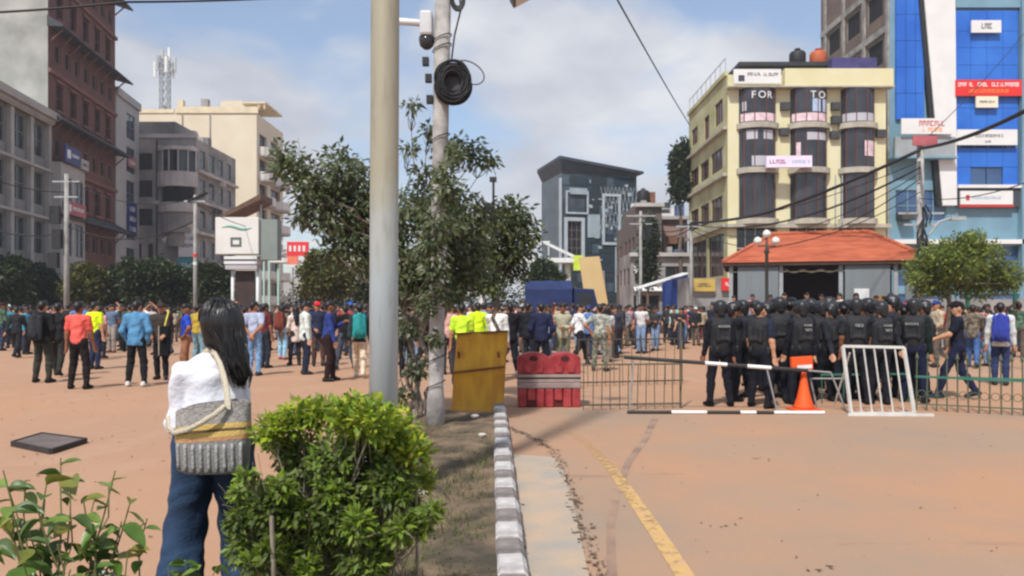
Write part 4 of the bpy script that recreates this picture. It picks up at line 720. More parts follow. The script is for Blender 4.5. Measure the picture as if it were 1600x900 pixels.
# ------------------------------------------------------------ yellow sheet
a = gnd(746, 642); t = thing('yellow_sheet', 'rusty yellow metal sheet standing upright at the end of the planting bed', 'metal sheet', (a.x, a.y, 0), R(-4))
m_ys = mat('scuffed_yellow_paint', C(226, 176, 54), .7, .14, 2.2, bump=.15, bscale=8, col2=C(186, 132, 44), stretch=(3, 3, .7))
mb = MB(); nx, nzz = 12, 14; vs = []
for side in (0, 1):
    for j in range(nzz + 1):
        v = j / nzz
        for i in range(nx + 1):
            u = i / nx; x = -.41 + .80 * u + .07 * v; z = 1.17 * v + .05 * u * v - .03 * u * (1 - v); y = .03 * math.sin(u * 7 + v * 2) + .10 * v + .02 * math.sin(v * 9) + (.03 if abs(v - .52) < .05 else 0) * -1 + side * .018
            vs.append((x, y, max(0.0, z)))
n1 = (nx + 1) * (nzz + 1); fs = []
for j in range(nzz):
    for i in range(nx):
        k = j * (nx + 1) + i; fs += [(k, k + 1, k + nx + 2, k + nx + 1), (n1 + k, n1 + k + nx + 1, n1 + k + nx + 2, n1 + k + 1)]
for j in range(nzz):
    for i in (0, nx): k = j * (nx + 1) + i; fs.append((k, k + nx + 1, n1 + k + nx + 1, n1 + k))
for i in range(nx):
    for j in (0, nzz): k = j * (nx + 1) + i; fs.append((k, k + 1, n1 + k + 1, n1 + k))
mb.add(vs, fs); mb.build('sheet', m_ys, t, smooth=True)
m_rust = mat('rust_brown', C(120, 74, 36), .9, .25, 6); mb = MB(); mb.bar((-.40, -.02, .58), (.42, -.03, .68), .03, .035); mb.build('brace', m_rust, t); mb = MB(); mb.bar((-.36, .1, 1.175), (.46, .1, 1.22), .03, .03); mb.build('top_edge', m_rust, t)
for x in (-.3, .32): mb = MB(); mb.bar((x, .06, .9), (x, .5, 0), .03); mb.build('prop', m_rust, t)
# ------------------------------------------------------------ red plastic road barriers
def rbar(loc, label, up):
    t = thing('road_barrier', label, 'barrier', loc, R(2), 'red plastic barriers in a stack'); m_r = mat('red_plastic', C(150, 38, 46), .6, .2, 5, bump=.1, bscale=12, col2=C(166, 62, 64)); m_rp = mat('dusty_grey_plastic', C(150, 132, 126), .8, .2, 4)
    if not up:
        mb = MB(); W = .5
        for i in range(7): x0 = -W + i * 2 * W / 7; mb.box(x0 + .006, -.19, .0 if i not in (1, 4) else .11, x0 + 2 * W / 7 - .006, .19, .30)
        mb.build('body', m_r, t, bev=.02)
        mb = MB(); mb.box(-W, -.2, .30, W, .2, .40); mb.build('deck', m_rp, t, bev=.02)
        mb = MB(); mb.box(-W + .02, -.15, .02, W - .02, .15, .28); mb.build('core', mat('dark_red_plastic', C(90, 20, 26), .6, .1, 3), t)
    else:
        prof = []; n = 30
        for i in range(n + 1):
            u = i / n; x = -.5 + u; h = .38 + .085 * abs(math.sin(u * math.pi * 2)) ** .7; prof.append((x, h))
        mb = MB(); poly = [(-.5, .12)] + prof + [(.5, .12)]; Mx = Matrix.Rotation(R(90), 4, 'X'); mb.prism([(x, z) for x, z in poly], -.17, .17, 0, Mx); mb.build('body', m_r, t, bev=.015)
        for x in (-.25, .25):
            mb = MB(); mb.prism([(x - .15, .15), (x - .05, .15), (x - .02, .25), (x - .09, .34), (x - .16, .26)], .171, .20, 0, Mx); mb.prism([(x + .15, .15), (x + .05, .15), (x + .02, .25), (x + .09, .34), (x + .16, .26)], .171, .20, 0, Mx); mb.build('rib', m_r, t, bev=.01)
            mb = MB(); mb.prism([(x + .07 * math.cos(q), .37 + .045 * math.sin(q)) for q in np.linspace(0, 6.0, 10)], .1705, .176, 0, Mx); mb.build('hole_shade', mat('hole_shadow_red', C(70, 26, 30), .9, .1, 2), t)  # dark disc on the closed face, coloured as the shade inside a hole
        mb = MB(); mb.box(-.5, -.185, .045, .5, .185, .075); mb.build('rail', mat('black_rail', (.03, .03, .03, 1), .7, .1, 2), t); mb = MB(); mb.box(-.5, -.2, .076, .5, .2, .119).box(-.5, -.2, 0, .5, .2, .044); mb.build('strip', m_rp, t)
a = gnd(858, 637); rbar((a.x, a.y + .2, 0), 'lower red plastic road barrier with a dusty grey top', False); rbar((a.x, a.y + .2, .405), 'upper red plastic road barrier with two humps resting on the lower one', True)
# ------------------------------------------------------------ iron railing between barrier and gate
m_ir = mat('rusty_thin_iron', C(116, 98, 78), .8, .25, 8, col2=C(86, 92, 74))
def railing(name, label, p0, p1, h, nb, zt=None, low=.08, spear=False, m=None, r=.008, rail_m=None, ext=0):
    p0 = Vector(p0); p1 = Vector(p1); L = (p1 - p0).length; t = thing(name, label, 'railing' if not spear else 'fence', p0, math.atan2(p1.y - p0.y, p1.x - p0.x)); m = m or m_ir
    bar = MB(); bar.tube([(0, 0, 0), (0, 0, h)], r, 6)
    if spear: bar.lathe([(.006, h - .01), (.026, h + .03), (.02, h + .06), (.003, h + .12)], 8)
    me = bar.mesh('bar', m)
    for i in range(nb): x = L * i / (nb - 1); o = link('bar', me, t, (x + rnd.uniform(-.006, .006), 0, 0), (rnd.uniform(-.01, .01), rnd.uniform(-.025, .025), 0))
    for z in ([low, h] if not zt else zt): mb = MB(); mb.bar((-.02, 0, z), (L + .02, 0, z), r * 2.6, r * 3.2); mb.build('rail', rail_m or m, t)
    return t, L
a = gnd(912, 641); c = gnd(1064, 638); t, L = railing('iron_railing', 'thin rusty iron railing right of the red barriers', (a.x, a.y, 0), (c.x, c.y, 0), .70, 12); mb = MB(); mb.tube([(L, 0.02, 0), (L, 0.02, 1.35)], .018, 8); mb.build('post', m_ir, t)
a = gnd(905, 604); c = gnd(1066, 600); t, L = railing('iron_railing', 'second thin iron railing behind the rusty one, with a dark top rail', (a.x, a.y, 0), (c.x, c.y, 0), .94, 13, rail_m=mat('dark_iron', (.07, .065, .05, 1), .7, .2, 4))
# ------------------------------------------------------------ striped boom frame and fallen boom
m_bk = mat('black_band_paint', (.03, .03, .03, 1), .6, .2, 4); m_wb = mat('white_band_paint', C(226, 226, 224), .6, .08, 4)
def boom(t, p0, p1, cuts, r=.022, first=0):
    p0 = Vector(p0); p1 = Vector(p1)
    for i in range(len(cuts) - 1):
        mb = MB(); mb.tube([p0.lerp(p1, cuts[i]), p0.lerp(p1, cuts[i + 1])], r, 10); mb.build('white_band' if (i + first) % 2 else 'black_band', m_wb if (i + first) % 2 else m_bk, t, smooth=False)
g0 = gnd(978, 640); d = 11.75; def_p = lambda px, py, dd=d: at(px, py, dd)
t = thing('boom_barrier', 'black and white striped boom on slanting steel legs in front of the police', 'barrier', (def_p(1130, 640).x, d, 0))
O = t.location; rel = lambda px, py, dy=0: (at(px, py, d).x - O.x, dy, at(px, py, d).z)
boom(t, rel(975, 558), rel(1262, 579), [0, .23, .435, .55, .675, .795, 1.0][0:1] + [.44, .56, .67, .80, 1.0], .029)
m_gs = mat('worn_grey_tube', C(150, 150, 148), .6, .15, 5, metal=.2)
for p, q, nm in ((rel(1262, 579), rel(1298, 582), 'top_bar'), (rel(1198, 575), rel(1214, 641), 'leg'), (rel(1298, 582), rel(1322, 641), 'leg'), (rel(990, 561), rel(984, 641), 'leg'), (rel(1276, 594, .25), rel(1289, 638, .3), 'leg'), (rel(1276, 594, .25), rel(1330, 594, .25), 'brace')):
    mb = MB(); pz = [Vector(p), Vector(q)]
    if nm == 'leg': pz[1].z = 0.0
    mb.tube(pz, .014, 8); mb.build(nm, m_gs, t)
a = gnd(980, 647); c = gnd(1288, 648); t = thing('fallen_boom', 'black and white striped pole lying on the ground before the cone', 'pole', (a.x, a.y, 0)); L = c.x - a.x; boom(t, (0, 0, .03), (L, c.y - a.y, .03), [0, .22, .40, .52, .645, .765, .86][:1] + [.225, .405, .575, .655, .745, 1.0], .026)
boom_l = [0]
# ------------------------------------------------------------ traffic cone
a = gnd(1256, 641); t = thing('traffic_cone', 'bright orange traffic cone with a square orange collar on top', 'cone', (a.x, a.y, 0), R(8)); m_oc = mat('orange_cone_plastic', C(240, 96, 34), .55, .08, 4, col2=C(228, 84, 34))
mb = MB(); s = .2; mb.box(-s, -s, 0, s, s, .035); mb.build('base', m_oc, t, bev=.012)
mb = MB(); mb.lathe([(.155, .035), (.15, .06), (.105, .2), (.07, .36), (.04, .54), (.032, .62)], 22); mb.build('cone', m_oc, t, smooth=True)
mb = MB(); mb.box(-.175, -.03, .62, .175, .03, .83, 0, Matrix.Rotation(R(-3), 4, 'Y')); o = mb.build('collar', m_oc, t, bev=.01); mb = MB(); mb.box(-.09, -.036, .645, .15, -.031, .70, 0, Matrix.Rotation(R(-3), 4, 'Y')); mb.build('reflective_band', m_wb, o)
# ------------------------------------------------------------ white leaning gate
a = gnd(1330, 649); t = thing('white_gate', 'small white barred steel gate leaning in front of the police', 'gate', (a.x, a.y, 0)); m_wg = mat('white_gate_paint', C(204, 202, 196), .6, .1, 5)
LX_ = .93; 
def gp(u, v): return Vector((LX_ * u * (1 - .0 * v) - .055 * v + .0, .16 * v, .03 + .98 * v - .02 * u * v))
for p, q, nm in ((gp(0, 0), gp(1, 0), 'rail'), (gp(0, 1), gp(.98, 1), 'rail'), (gp(0, 0), gp(0, 1), 'stile'), (gp(1, 0), gp(.98, 1), 'stile')): mb = MB(); mb.bar(p, q, .035, .04); mb.build(nm, m_wg, t)
for i in range(1, 6): mb = MB(); mb.bar(gp(i / 6, .02) + Vector((0, .003, 0)), gp(i / 6, .98) + Vector((0, .003, 0)), .016, .016); mb.build('bar', m_wg, t)
mb = MB(); mb.bar((-.08, -.06, .02), (1.15, -.1, .02), .06, .035); mb.build('foot', m_wg, t)
mb = MB(); mb.bar(gp(.1, .9), (.05, .75, 0), .02); mb.build('prop', m_wg, t)
# ------------------------------------------------------------ green fence with spear tops
m_gf = mat('dark_green_fence_paint', C(44, 104, 84), .6, .15, 4, col2=C(62, 112, 96)); m_gb2 = mat('rusty_green_bar', C(104, 98, 74), .75, .25, 7, col2=C(74, 96, 80))
a = gnd(1432, 641); c = gnd(1690, 655); t, L = railing('spear_fence', 'green iron fence with spear tips and scrolls at the right edge', (a.x, a.y, 0), (c.x, c.y, 0), .78, 16, [.52], spear=True, m=m_gb2, r=.011, rail_m=m_gf)
mb = MB(); mb.bar((.55, 0, .52), (L, 0, .52), .045, .05); mb.build('rail', m_gf, t); mb = MB(); mb.bar((0, 0, .1), (L, 0, .1), .02, .02); mb.build('rail', m_gb2, t)
sm = MB(); sm.tube([(.055 * math.cos(q), 0, .055 * math.sin(q)) for q in np.linspace(0, 6.283, 13)], .006, 5, cap=False); sm = sm.mesh('scroll', m_gb2)
for i in range(15): link('scroll', sm, t, (L * (i + .5) / 15, 0, .26))
a = gnd(1300, 636); c = gnd(1440, 634); t, L = railing('green_rail', 'low thin green rail behind the white gate', (a.x, a.y + .4, 0), (c.x, c.y + .4, 0), .5, 5, [.48], m=m_gf, r=.01)
# far green mesh fence parts at right
# ------------------------------------------------------------ white billboard on columns
d = 44.0; a = at(375, 480, d); t = thing('billboard', 'white box billboard with a green swoosh and dark square on white columns', 'billboard', (a.x, d, 0)); W = 2.45
z0 = at(0, 398, d).z; z1 = at(0, 341, d).z; mb = MB(); mb.box(-W / 2, -.5, z0, W / 2, .5, z1); mb.build('panel_box', mat('off_white_panel', C(214, 212, 206), .6, .05, 1), t, bev=.03)
mb = MB(); mb.box(W / 2 + .01, -.3, z0 - .3, W / 2 + 1.0, .5, z1 - .1); mb.build('side_panel', mat('grey_green_panel', C(126, 134, 130), .7, .1, 1), t)
mb = MB(); pts = [(-.85 + 1.7 * i / 12, -.515, z0 + 1.5 + .09 * math.sin(i / 12 * 6.3)) for i in range(13)]; mb.tube(pts, [.01 + .05 * math.sin(math.pi * i / 12) for i in range(13)], 6); mb.build('swoosh', mat('teal_print', C(110, 172, 160), .6, 0), t)
mb = MB(); mb.box(-.36, -.52, z0 + .42, -.24, -.503, z0 + .95).box(.14, -.52, z0 + .42, .26, -.503, z0 + .95).box(-.239, -.52, z0 + .42, .139, -.503, z0 + .55).box(-.239, -.52, z0 + .82, .139, -.503, z0 + .95); mb.build('emblem', mat('grey_print', C(92, 100, 98), .6, 0), t)
mb = MB(); mb.box(-.75, -.45, z0 - .55, 1.1, .45, z0 - .12); mb.build('lower_panel', m_white, t); mb = MB(); mb.box(-.75, -.46, z0 - .38, 1.1, -.451, z0 - .28); mb.build('lettering', m_let_k, t); mb = MB(); mb.box(-.7, -.4, z0 - .85, 1.1, .4, z0 - .56); mb.build('beam', mat('lilac_grey', C(176, 172, 176), .7, .1, 1), t)
for x in (-.42, 1.02): mb = MB(); mb.tube([(x, 0, 0), (x, 0, z0 - .86)], .09, 10); mb.build('column', m_white, t, smooth=True)
mb = MB(); mb.box(-.3, .1, 0, .8, .3, z0 - .9); mb.build('door', mat('dark_brown_door', (.05, .03, .025, 1), .8, .2, 2), t)
# slanted canopy behind
a = at(383, 480, 52); cn = thing('canopy', 'brown slanted canopy roof rising behind the white billboard', 'canopy', (a.x, 52, 0)); mb = MB(); p0 = at(352, 338, 52); p1 = at(413, 305, 52)
mb.add([(p0.x - a.x, -.8, p0.z), (p1.x - a.x, -.8, p1.z), (p1.x - a.x, 1.8, p1.z), (p0.x - a.x, 1.8, p0.z), (p0.x - a.x, -.8, p0.z - .25), (p1.x - a.x, -.8, p1.z - .4), (p1.x - a.x, 1.8, p1.z - .4), (p0.x - a.x, 1.8, p0.z - .25)], [(0, 1, 2, 3), (7, 6, 5, 4), (0, 4, 5, 1), (1, 5, 6, 2), (3, 2, 6, 7), (0, 3, 7, 4)]); mb.build('roof', mat('brown_sheet', C(104, 78, 62), .8, .2, 2), cn)
for x in (-.9, .9): mb = MB(); mb.tube([(x, .5, 0), (x, .5, p0.z + (x + 1) * .5)], .08, 8); mb.build('post', m_steel, cn)
# ------------------------------------------------------------ footbridge
m_fb = mat('pale_green_steel', C(176, 204, 196), .6, .08, 2); m_fw = mat('white_steel', C(214, 216, 214), .6, .08, 2)
fb = thing('footbridge', 'white steel footbridge with pale green posts crossing behind the tree', 'footbridge', (-15.5, 50, 0)); xe = at(897, 400, 50).x + 15.5
zd = at(0, 404, 50).z
mb = MB(); mb.box(0, -.8, zd - .3, xe, .8, zd); mb.build('deck', m_fw, fb)
for y in (-.78, .74): mb = MB(); mb.box(0, y, zd + 1.0, xe - 1.6, y + .06, zd + 1.07); mb.build('rail', m_fw, fb)
for i in range(14): x = i * (xe - 1.7) / 13; mb = MB(); mb.bar((x, -.76, zd), (x, -.76, zd + 1.0), .06); mb.build('rail_post', m_fw, fb)
for i in range(6): mb = MB(); x = i * (xe - 2) / 6; mb.bar((x, -.75, zd + .05), (x + (xe - 2) / 6, -.75, zd + .98), .05); mb.build('brace', m_fw, fb)
mb = MB(); mb.bar((xe - 2.0, -.75, zd + 1.0), (xe, -.75, zd + .05), .18); mb.build('end_strut', m_fw, fb)
mb = MB(); mb.box(xe - .1, -.9, zd - .8, xe + .5, -.2, zd + .15); mb.build('end_sign', mat('lime_panel', C(196, 214, 70), .6, .1, 2), fb)
for i, px in enumerate((406, 416, 426, 438)):
    x = at(px, 400, 50).x + 15.5; mb = MB(); mb.bar((x, -.7 + .25 * (i % 2), 0), (x, -.7 + .25 * (i % 2), at(0, 372, 50).z), .11); mb.build('post', m_fb, fb)
for i, (x, y) in enumerate(((.3, 1.5), (1.2, 1.5))): mb = MB(); mb.bar((x - .4, y, 0), (x - .4, y, 5.5), .1); mb.build('post', m_fb, fb)
for z in (at(0, 376, 50).z, at(0, 400, 50).z): mb = MB(); mb.bar((-1.1, -.72, z), (.6, -.72, z), .08); mb.build('cross_bar', m_fb, fb)
for x in (7, 13.5, xe - .4): mb = MB(); mb.tube([(x, 0, 0), (x, 0, zd - .3)], .2, 10); mb.build('pier', m_fw, fb)
# red sign cluster
d = 47; a = at(463, 480, d); t = thing('red_sign', 'red and white advertising sign on a post left of the tree', 'sign', (a.x, d, 0)); mb = MB(); mb.box(-.55, -.08, at(0, 400, d).z, .75, .08, at(0, 378, d).z); mb.build('panel', mat('bright_red_sign', C(226, 58, 66), .5, .1, 2), t); mb = MB(); mb.box(-.55, -.08, at(0, 413, d).z, .1, .08, at(0, 400.3, d).z); mb.build('panel', mat('salmon_sign', C(232, 128, 104), .6, .15, 2), t); mb = MB(); mb.box(-.55, -.08, at(0, 418, d).z, .1, .08, at(0, 413.4, d).z); mb.build('panel', m_white, t); mb = MB(); mb.tube([(-.2, 0, 0), (-.2, 0, at(0, 418, d).z)], .06, 8); mb.build('post', m_steel, t)
mb = MB(); 
for i in range(4): mb.box(-.42 + i * .28, -.1, at(0, 393, d).z, -.28 + i * .28, -.081, at(0, 384, d).z)
tag(mb.build('lettering', m_let_w, t), kind='stuff')
# ------------------------------------------------------------ blue truck
d = 38.0; a = at(868, 480, d); t = thing('truck', 'dark blue truck with a canvas covered bed parked beyond the barriers', 'truck', (a.x, d, 0)); m_tb = mat('navy_truck_paint', C(24, 38, 78), .45, .12, 1.5); m_tc = mat('blue_canvas', C(28, 44, 88), .8, .2, 2, bump=.3, bscale=5)
mb = MB(); n = 7; pr = [(-1.35 + 0 * i, 0) for i in range(1)]
prof = [(-.95, 1.1), (-.95, 2.45), (-.8, 2.75), (-.4, 2.88), (.4, 2.88), (.8, 2.75), (.95, 2.45), (.95, 1.1)]; vs = []
for x in (-1.5, -.9, -.3, .3, .75):
    sag = .04 if x in (-.9, .3) else 0; vs += [(x, y, z - sag * (z > 2)) for y, z in prof]
mb.add(vs, [(k * 8 + i, k * 8 + (i + 1) % 8, (k + 1) * 8 + (i + 1) % 8, (k + 1) * 8 + i) for k in range(4) for i in range(8)] + [tuple(range(8)), tuple(range(32, 40))]); mb.build('canopy', m_tc, t)
mb = MB(); mb.box(-1.55, -1.0, .7, .78, 1.0, 1.09); mb.build('bed', m_tb, t, bev=.02)
mb = MB(); mb.prism([(.85, .7), (2.0, .7), (2.05, 1.4), (1.8, 2.45), (.85, 2.5)], -.98, .98, 0, Matrix.Rotation(R(90), 4, 'X')); cab = mb.build('cab', m_tb, t, bev=.04)
mb = MB(); mb.box(1.0, -1.0, 1.5, 1.7, -.983, 2.25); mb.build('window', m_glass, cab); mb = MB(); mb.box(.95, -.99, .85, 1.75, -.982, 1.42); dr = mb.build('door', m_tb, cab); mb = MB(); mb.add([(2.06, -.85, 1.45), (2.06, .85, 1.45), (1.83, .8, 2.38), (1.83, -.8, 2.38)], [(0, 1, 2, 3)]); mb.build('windscreen', m_glass, cab)
mb = MB(); mb.box(2.06, -.95, .6, 2.2, .95, .85); mb.build('bumper', m_black, t)
for s in (-.7, .7): mb = MB(); mb.tube([(2.05, s, 1.05), (2.12, s, 1.05)], .12, 12); mb.build('headlight', m_white, t)
for x in (-.9, 1.45):
    for s in (-.85, .85): mb = MB(); mb.tube([(x, s - .13, .42), (x, s + .13, .42)], .42, 18); o = mb.build('wheel', m_black, t); mb = MB(); mb.tube([(x, s - .14, .42), (x, s + .14, .42)], .2, 12); mb.build('rim', m_steel, o)
# tan hoarding
d = 43; a = at(930, 480, d); t = thing('hoarding', 'tall tan board leaning beside the truck', 'board', (a.x, d, 0)); mb = MB(); tl, tr_, br_, bl_ = at(905, 402, d), at(937, 400, d), at(954, 500, d), at(918, 500, d)
mb.add([(p.x - a.x, yy + (p.z) * .1, max(0, p.z)) for yy in (-.3, -.22) for p in (tl, tr_, br_, bl_)], [(0, 1, 2, 3), (7, 6, 5, 4), (0, 4, 5, 1), (1, 5, 6, 2), (2, 6, 7, 3), (3, 7, 4, 0)]); mb.build('board', mat('tan_board', C(206, 178, 128), .8, .12, 1, col2=C(190, 160, 112)), t)
for x in (-.5, .5): mb = MB(); mb.bar((x, .3, 3.6), (x + .3, 1.4, 0), .1); mb.build('prop', m_steel, t)
# ------------------------------------------------------------ utility poles and lamps
def upole(px, d, py_top, label, m, r=.12, arms=(), boxes=()):
    a = at(px, 480, d); t = thing('utility_pole', label, 'pole', (a.x, d, 0)); h = at(0, py_top, d).z; mb = MB(); mb.tube([(0, 0, 0), (0, 0, h)], [r * 1.1, r * .85], 12); mb.build('shaft', m, t, smooth=True)
    for (z, w) in arms: mb = MB(); mb.bar((-w, -.05, h - z), (w, -.05, h - z), .07); mb.build('cross_arm', m_steel, t)
    for (x, z, w, hh) in boxes: mb = MB(); mb.box(x - w / 2, -.35, h - z, x + w / 2, -.1, h - z + hh); mb.build('transformer', m_black, t)
    return t, h
upole(104, 40, 272, 'concrete utility pole hung with black boxes below the red brick tower', m_conc, .13, ((.4, .7), (1.2, .6)), ((-.45, 2.6, .5, .9), (-.35, 3.9, .45, 1.0), (-.55, 4.9, .5, .8)))
t, h = upole(305, 37, 305, 'slim grey utility pole with a small red band before the grey bay building', m_conc, .09, ((.3, .5),))
for k in range(2): mb = MB(); mb.tube([(0, 0, 4.0 - k * .4), (0, 0, 4.14 - k * .4)], .1, 10); mb.build('band', m_redS if k % 2 == 0 else m_white, t)
mb = MB(); mb.add([(-.3, -.2, h - .3), (.55, -.2, h + .15), (.55, .2, h + .15), (-.3, .2, h - .3), (-.3, -.2, h - .36), (.55, -.2, h + .09), (.55, .2, h + .09), (-.3, .2, h - .36)], [(0, 1, 2, 3), (7, 6, 5, 4), (0, 4, 5, 1), (1, 5, 6, 2), (2, 6, 7, 3), (3, 7, 4, 0)]); mb.build('solar_panel', m_black, t)
t, h = upole(1438, 27, 218, 'concrete utility pole wrapped in black cables before the blue tower', m_cp, .13, ((2.6, .8), (3.0, .6)))
mb = MB(); mb.box(-.35, -.2, h - .25, .5, -.14, h + .1); mb.build('banner', mat('red_white_banner', C(170, 92, 96)), t)
r6 = random.Random(9); mb = MB()
for k in range(26): x = r6.uniform(-.3, .3); z = h - 3.3 + r6.uniform(-.9, .6); mb.tube([(x * .3, -.16, z + .4), (x, -.22, z), (x * .7, -.2, z - r6.uniform(.2, .8))], .03, 5)
mb.build('cable_bundle', m_black, t)
mb = MB(); mb.tube([(.1, 0, h - 3.6), (.6, -.1, h - 2.9), (1.1, -.1, h - 2.75)], .04, 8); mb.build('lamp_arm', m_steel, t); mb = MB(); mb.box(1.0, -.2, h - 2.85, 1.5, .02, h - 2.72); mb.build('lamp_head', m_steel, t)
upole(1001, 48, 330, 'leaning dark utility pole among the cluttered shops', m_conc, .1, ((.3, .9), (.8, .7)), ((.3, 1.8, .5, .7),))
upole(1080, 40, 345, 'thin utility pole at the corner of the yellow building', m_conc, .09, ((.3, .8),))
# ornate lamp
d = 24; a = at(1198, 480, d); t = thing('street_lamp', 'dark ornate street lamp with white globes before the orange roof', 'street lamp', (a.x, d, 0)); h = at(0, 372, d).z; m_lp = mat('dark_lamp_iron', (.04, .045, .04, 1), .6, .2, 4)
mb = MB(); mb.lathe([(.16, 0), (.16, .3), (.09, .45), (.06, .6), (.05, h - .5), (.09, h - .45), (.04, h - .3), (.03, h)], 12); mb.build('post', m_lp, t, smooth=True)
mb = MB(); mb.bar((-.28, 0, h - .25), (.28, 0, h - .25), .04); mb.build('arm', m_lp, t)
gl = MB(); gl.lathe([(.05, -.1), (.12, -.04), (.13, .03), (.09, .1), (.02, .14)], 12); gm = gl.mesh('globe', mat('white_globe', C(214, 214, 208), .4, .1, 4), True)
for p in ((-.28, 0, h - .1), (.28, 0, h - .1), (0, 0, h + .12)): link('globe', gm, t, p)
# thin lamp mast far behind the tree
a = at(771, 480, 60); t = thing('lamp_mast', 'thin dark lamp mast rising behind the tree', 'lamp', (a.x, 60, 0)); h = at(0, 284, 60).z; mb = MB(); mb.tube([(0, 0, 0), (0, 0, h)], [.13, .09], 8); mb.build('mast', m_black, t); mb = MB(); mb.box(-.3, -.25, h, .25, .25, h + .35); mb.build('head', m_black, t)
# ------------------------------------------------------------ overhead cables
def cable(label, pts, r, sag=0.3, n=20, nm='overhead_cable'):
    mb = MB(); P_ = [at(*p) for p in pts]; out = []
    for i in range(len(P_) - 1):
        for k in range(n + (i == len(P_) - 2)): u = k / n; q = P_[i].lerp(P_[i + 1], u); q.z -= sag * 4 * u * (1 - u); out.append(q)
    o = mb.tube([p - P_[0] for p in out], r, 6).build(nm, m_black, None, P_[0], smooth=True); tag(o, label, 'cable', 'overhead cables'); return o
cable('thick black cable crossing the top left corner of the picture', [(-160, 24, 13), (195, 3, 14), (560, -12, 17)], .022, .05)
cable('thick black cable sweeping down across the blue tower from the right edge', [(1700, 118, 15), (1438, 232, 26.6)], .055, .25)
cable('thick sagging cable crossing the yellow building', [(1438, 234, 26.8), (1200, 332, 31), (1080, 348, 39.8)], .06, .1)
cable('thin wire slanting down from the top edge toward the yellow building', [(940, -45, 20), (1078, 196, 51)], .03, .1)
cable('thin wire sagging across the orange roof', [(1438, 262, 26.8), (1080, 350, 39.7)], .02, .9)
cable('thin wire above the shop row left of the yellow building', [(1080, 352, 39.8), (1001, 345, 48)], .03, .5)
cable('thin wire across the front of the grey bay building', [(104, 352, 40), (305, 345, 37)], .035, .8)
cable('lower thin wire before the red brick tower', [(-60, 340, 38), (104, 362, 40)], .03, .5)
cable('thin wire from the slim grey pole to the billboard', [(305, 318, 37), (440, 360, 50)], .02, .4)
cable('thin wire over the white stripe of the blue tower', [(1438, 225, 26.8), (1640, 0, 40)], .015, .3)
cable('thin wire above the white billboard', [(305, 310, 37), (104, 280, 40)], .02, .7)
r9 = random.Random(21)
for k, lb in enumerate(('uppermost loose wire between the wrapped pole and the corner pole', 'second loose wire between the wrapped pole and the corner pole', 'third loose wire sagging low over the orange roof', 'slack wire hanging deepest over the orange roof')):
    cable(lb, [(1438, 252 + k * 9, 26.8), (1080, 347 + k * 4, 39.8)], .016 + .004 * (k % 2), .5 + .35 * k)
for k, lb in enumerate(('upper wire from the corner pole to the leaning pole', 'lower wire from the corner pole to the leaning pole')): cable(lb, [(1080, 350 + k * 6, 39.8), (1001, 338 + k * 7, 48)], .03, .3 + .4 * k)
for k, lb in enumerate(('wire running left from the wrapped pole to the lamp', 'wire from the wrapped pole to the right edge below the thick cable')): cable(lb, [(1438, 300 + 10 * k, 26.8), ((1198, 388, 24.2), (1660, 262, 20))[k]], .016, .3)
cable('wire from the leaning pole toward the glass building', [(1001, 336, 48), (985, 330, 86)], .035, .6)
cable('long thin wire across the left facades', [(104, 300, 40), (-80, 250, 36)], .025, .4)
# ------------------------------------------------------------ vegetation
def leaf_cloud(name, clumps, per, L, W, mats, parent, seed, droop=.3, shell=.55, upb=.0, loc=None):
    """clumps: (x,y,z,rx,ry,rz,weight). Leaves are folded two-face blades spread through each clump, denser toward its skin."""
    r = np.random.default_rng(seed); P = []; D = []; S = []
    for c in clumps:
        n = int(per * c[6]); u = r.normal(size=(n, 3)); u /= np.linalg.norm(u, axis=1)[:, None]; rad = shell + (1 - shell) * r.random(n) ** .6; rad *= r.uniform(.75, 1.12, n)
        rad = np.where(r.random(n) < .25, rad * r.random(n), rad)
        P.append(np.array(c[:3]) + u * rad[:, None] * np.array(c[3:6])); d = u * np.array((1, 1, .5)) + r.normal(size=(n, 3)) * .7; d[:, 2] -= droop; D.append(d)
    P = np.concatenate(P); D = np.concatenate(D); n = len(P); D /= np.linalg.norm(D, axis=1)[:, None] + 1e-9
    up = r.normal(size=(n, 3)) * .55 + np.array((0, 0, 1)); Sd = np.cross(D, up); Sd /= np.linalg.norm(Sd, axis=1)[:, None] + 1e-9; N = np.cross(Sd, D)
    l = L * r.uniform(.6, 1.25, n)[:, None]; w = W * r.uniform(.7, 1.2, n)[:, None]
    base = P; tip = P + D * l - N * l * .12; mid = P + D * l * .5 - N * w * .25; a = P + D * l * .45 + Sd * w * .5; b = P + D * l * .45 - Sd * w * .5
    V = np.stack([base, a, tip, b, mid], 1).reshape(-1, 3); k = np.arange(n) * 5
    F = np.stack([np.stack([k, k + 1, k + 4], 1), np.stack([k + 1, k + 2, k + 4], 1), np.stack([k + 2, k + 3, k + 4], 1), np.stack([k + 3, k, k + 4], 1)], 1).reshape(-1, 3)
    me = bpy.data.meshes.new(name); me.vertices.add(len(V)); me.vertices.foreach_set('co', V.ravel()); me.loops.add(F.size); me.loops.foreach_set('vertex_index', F.ravel().astype(np.int32)); me.polygons.add(len(F)); me.polygons.foreach_set('loop_start', np.arange(0, F.size, 3, dtype=np.int32)); me.polygons.foreach_set('loop_total', np.full(len(F), 3, np.int32))
    for m in mats: me.materials.append(m)
    me.polygons.foreach_set('material_index', np.repeat(r.integers(0, len(mats), n), 4).astype(np.int32)); me.update(); me.validate()
    return link(name, me, parent, loc)
def leafm(name, c, tr=.3, rough=.5, var=.3, sc=2.0): return mat(name, c, rough, var, sc, trans=tr, spec=.35)
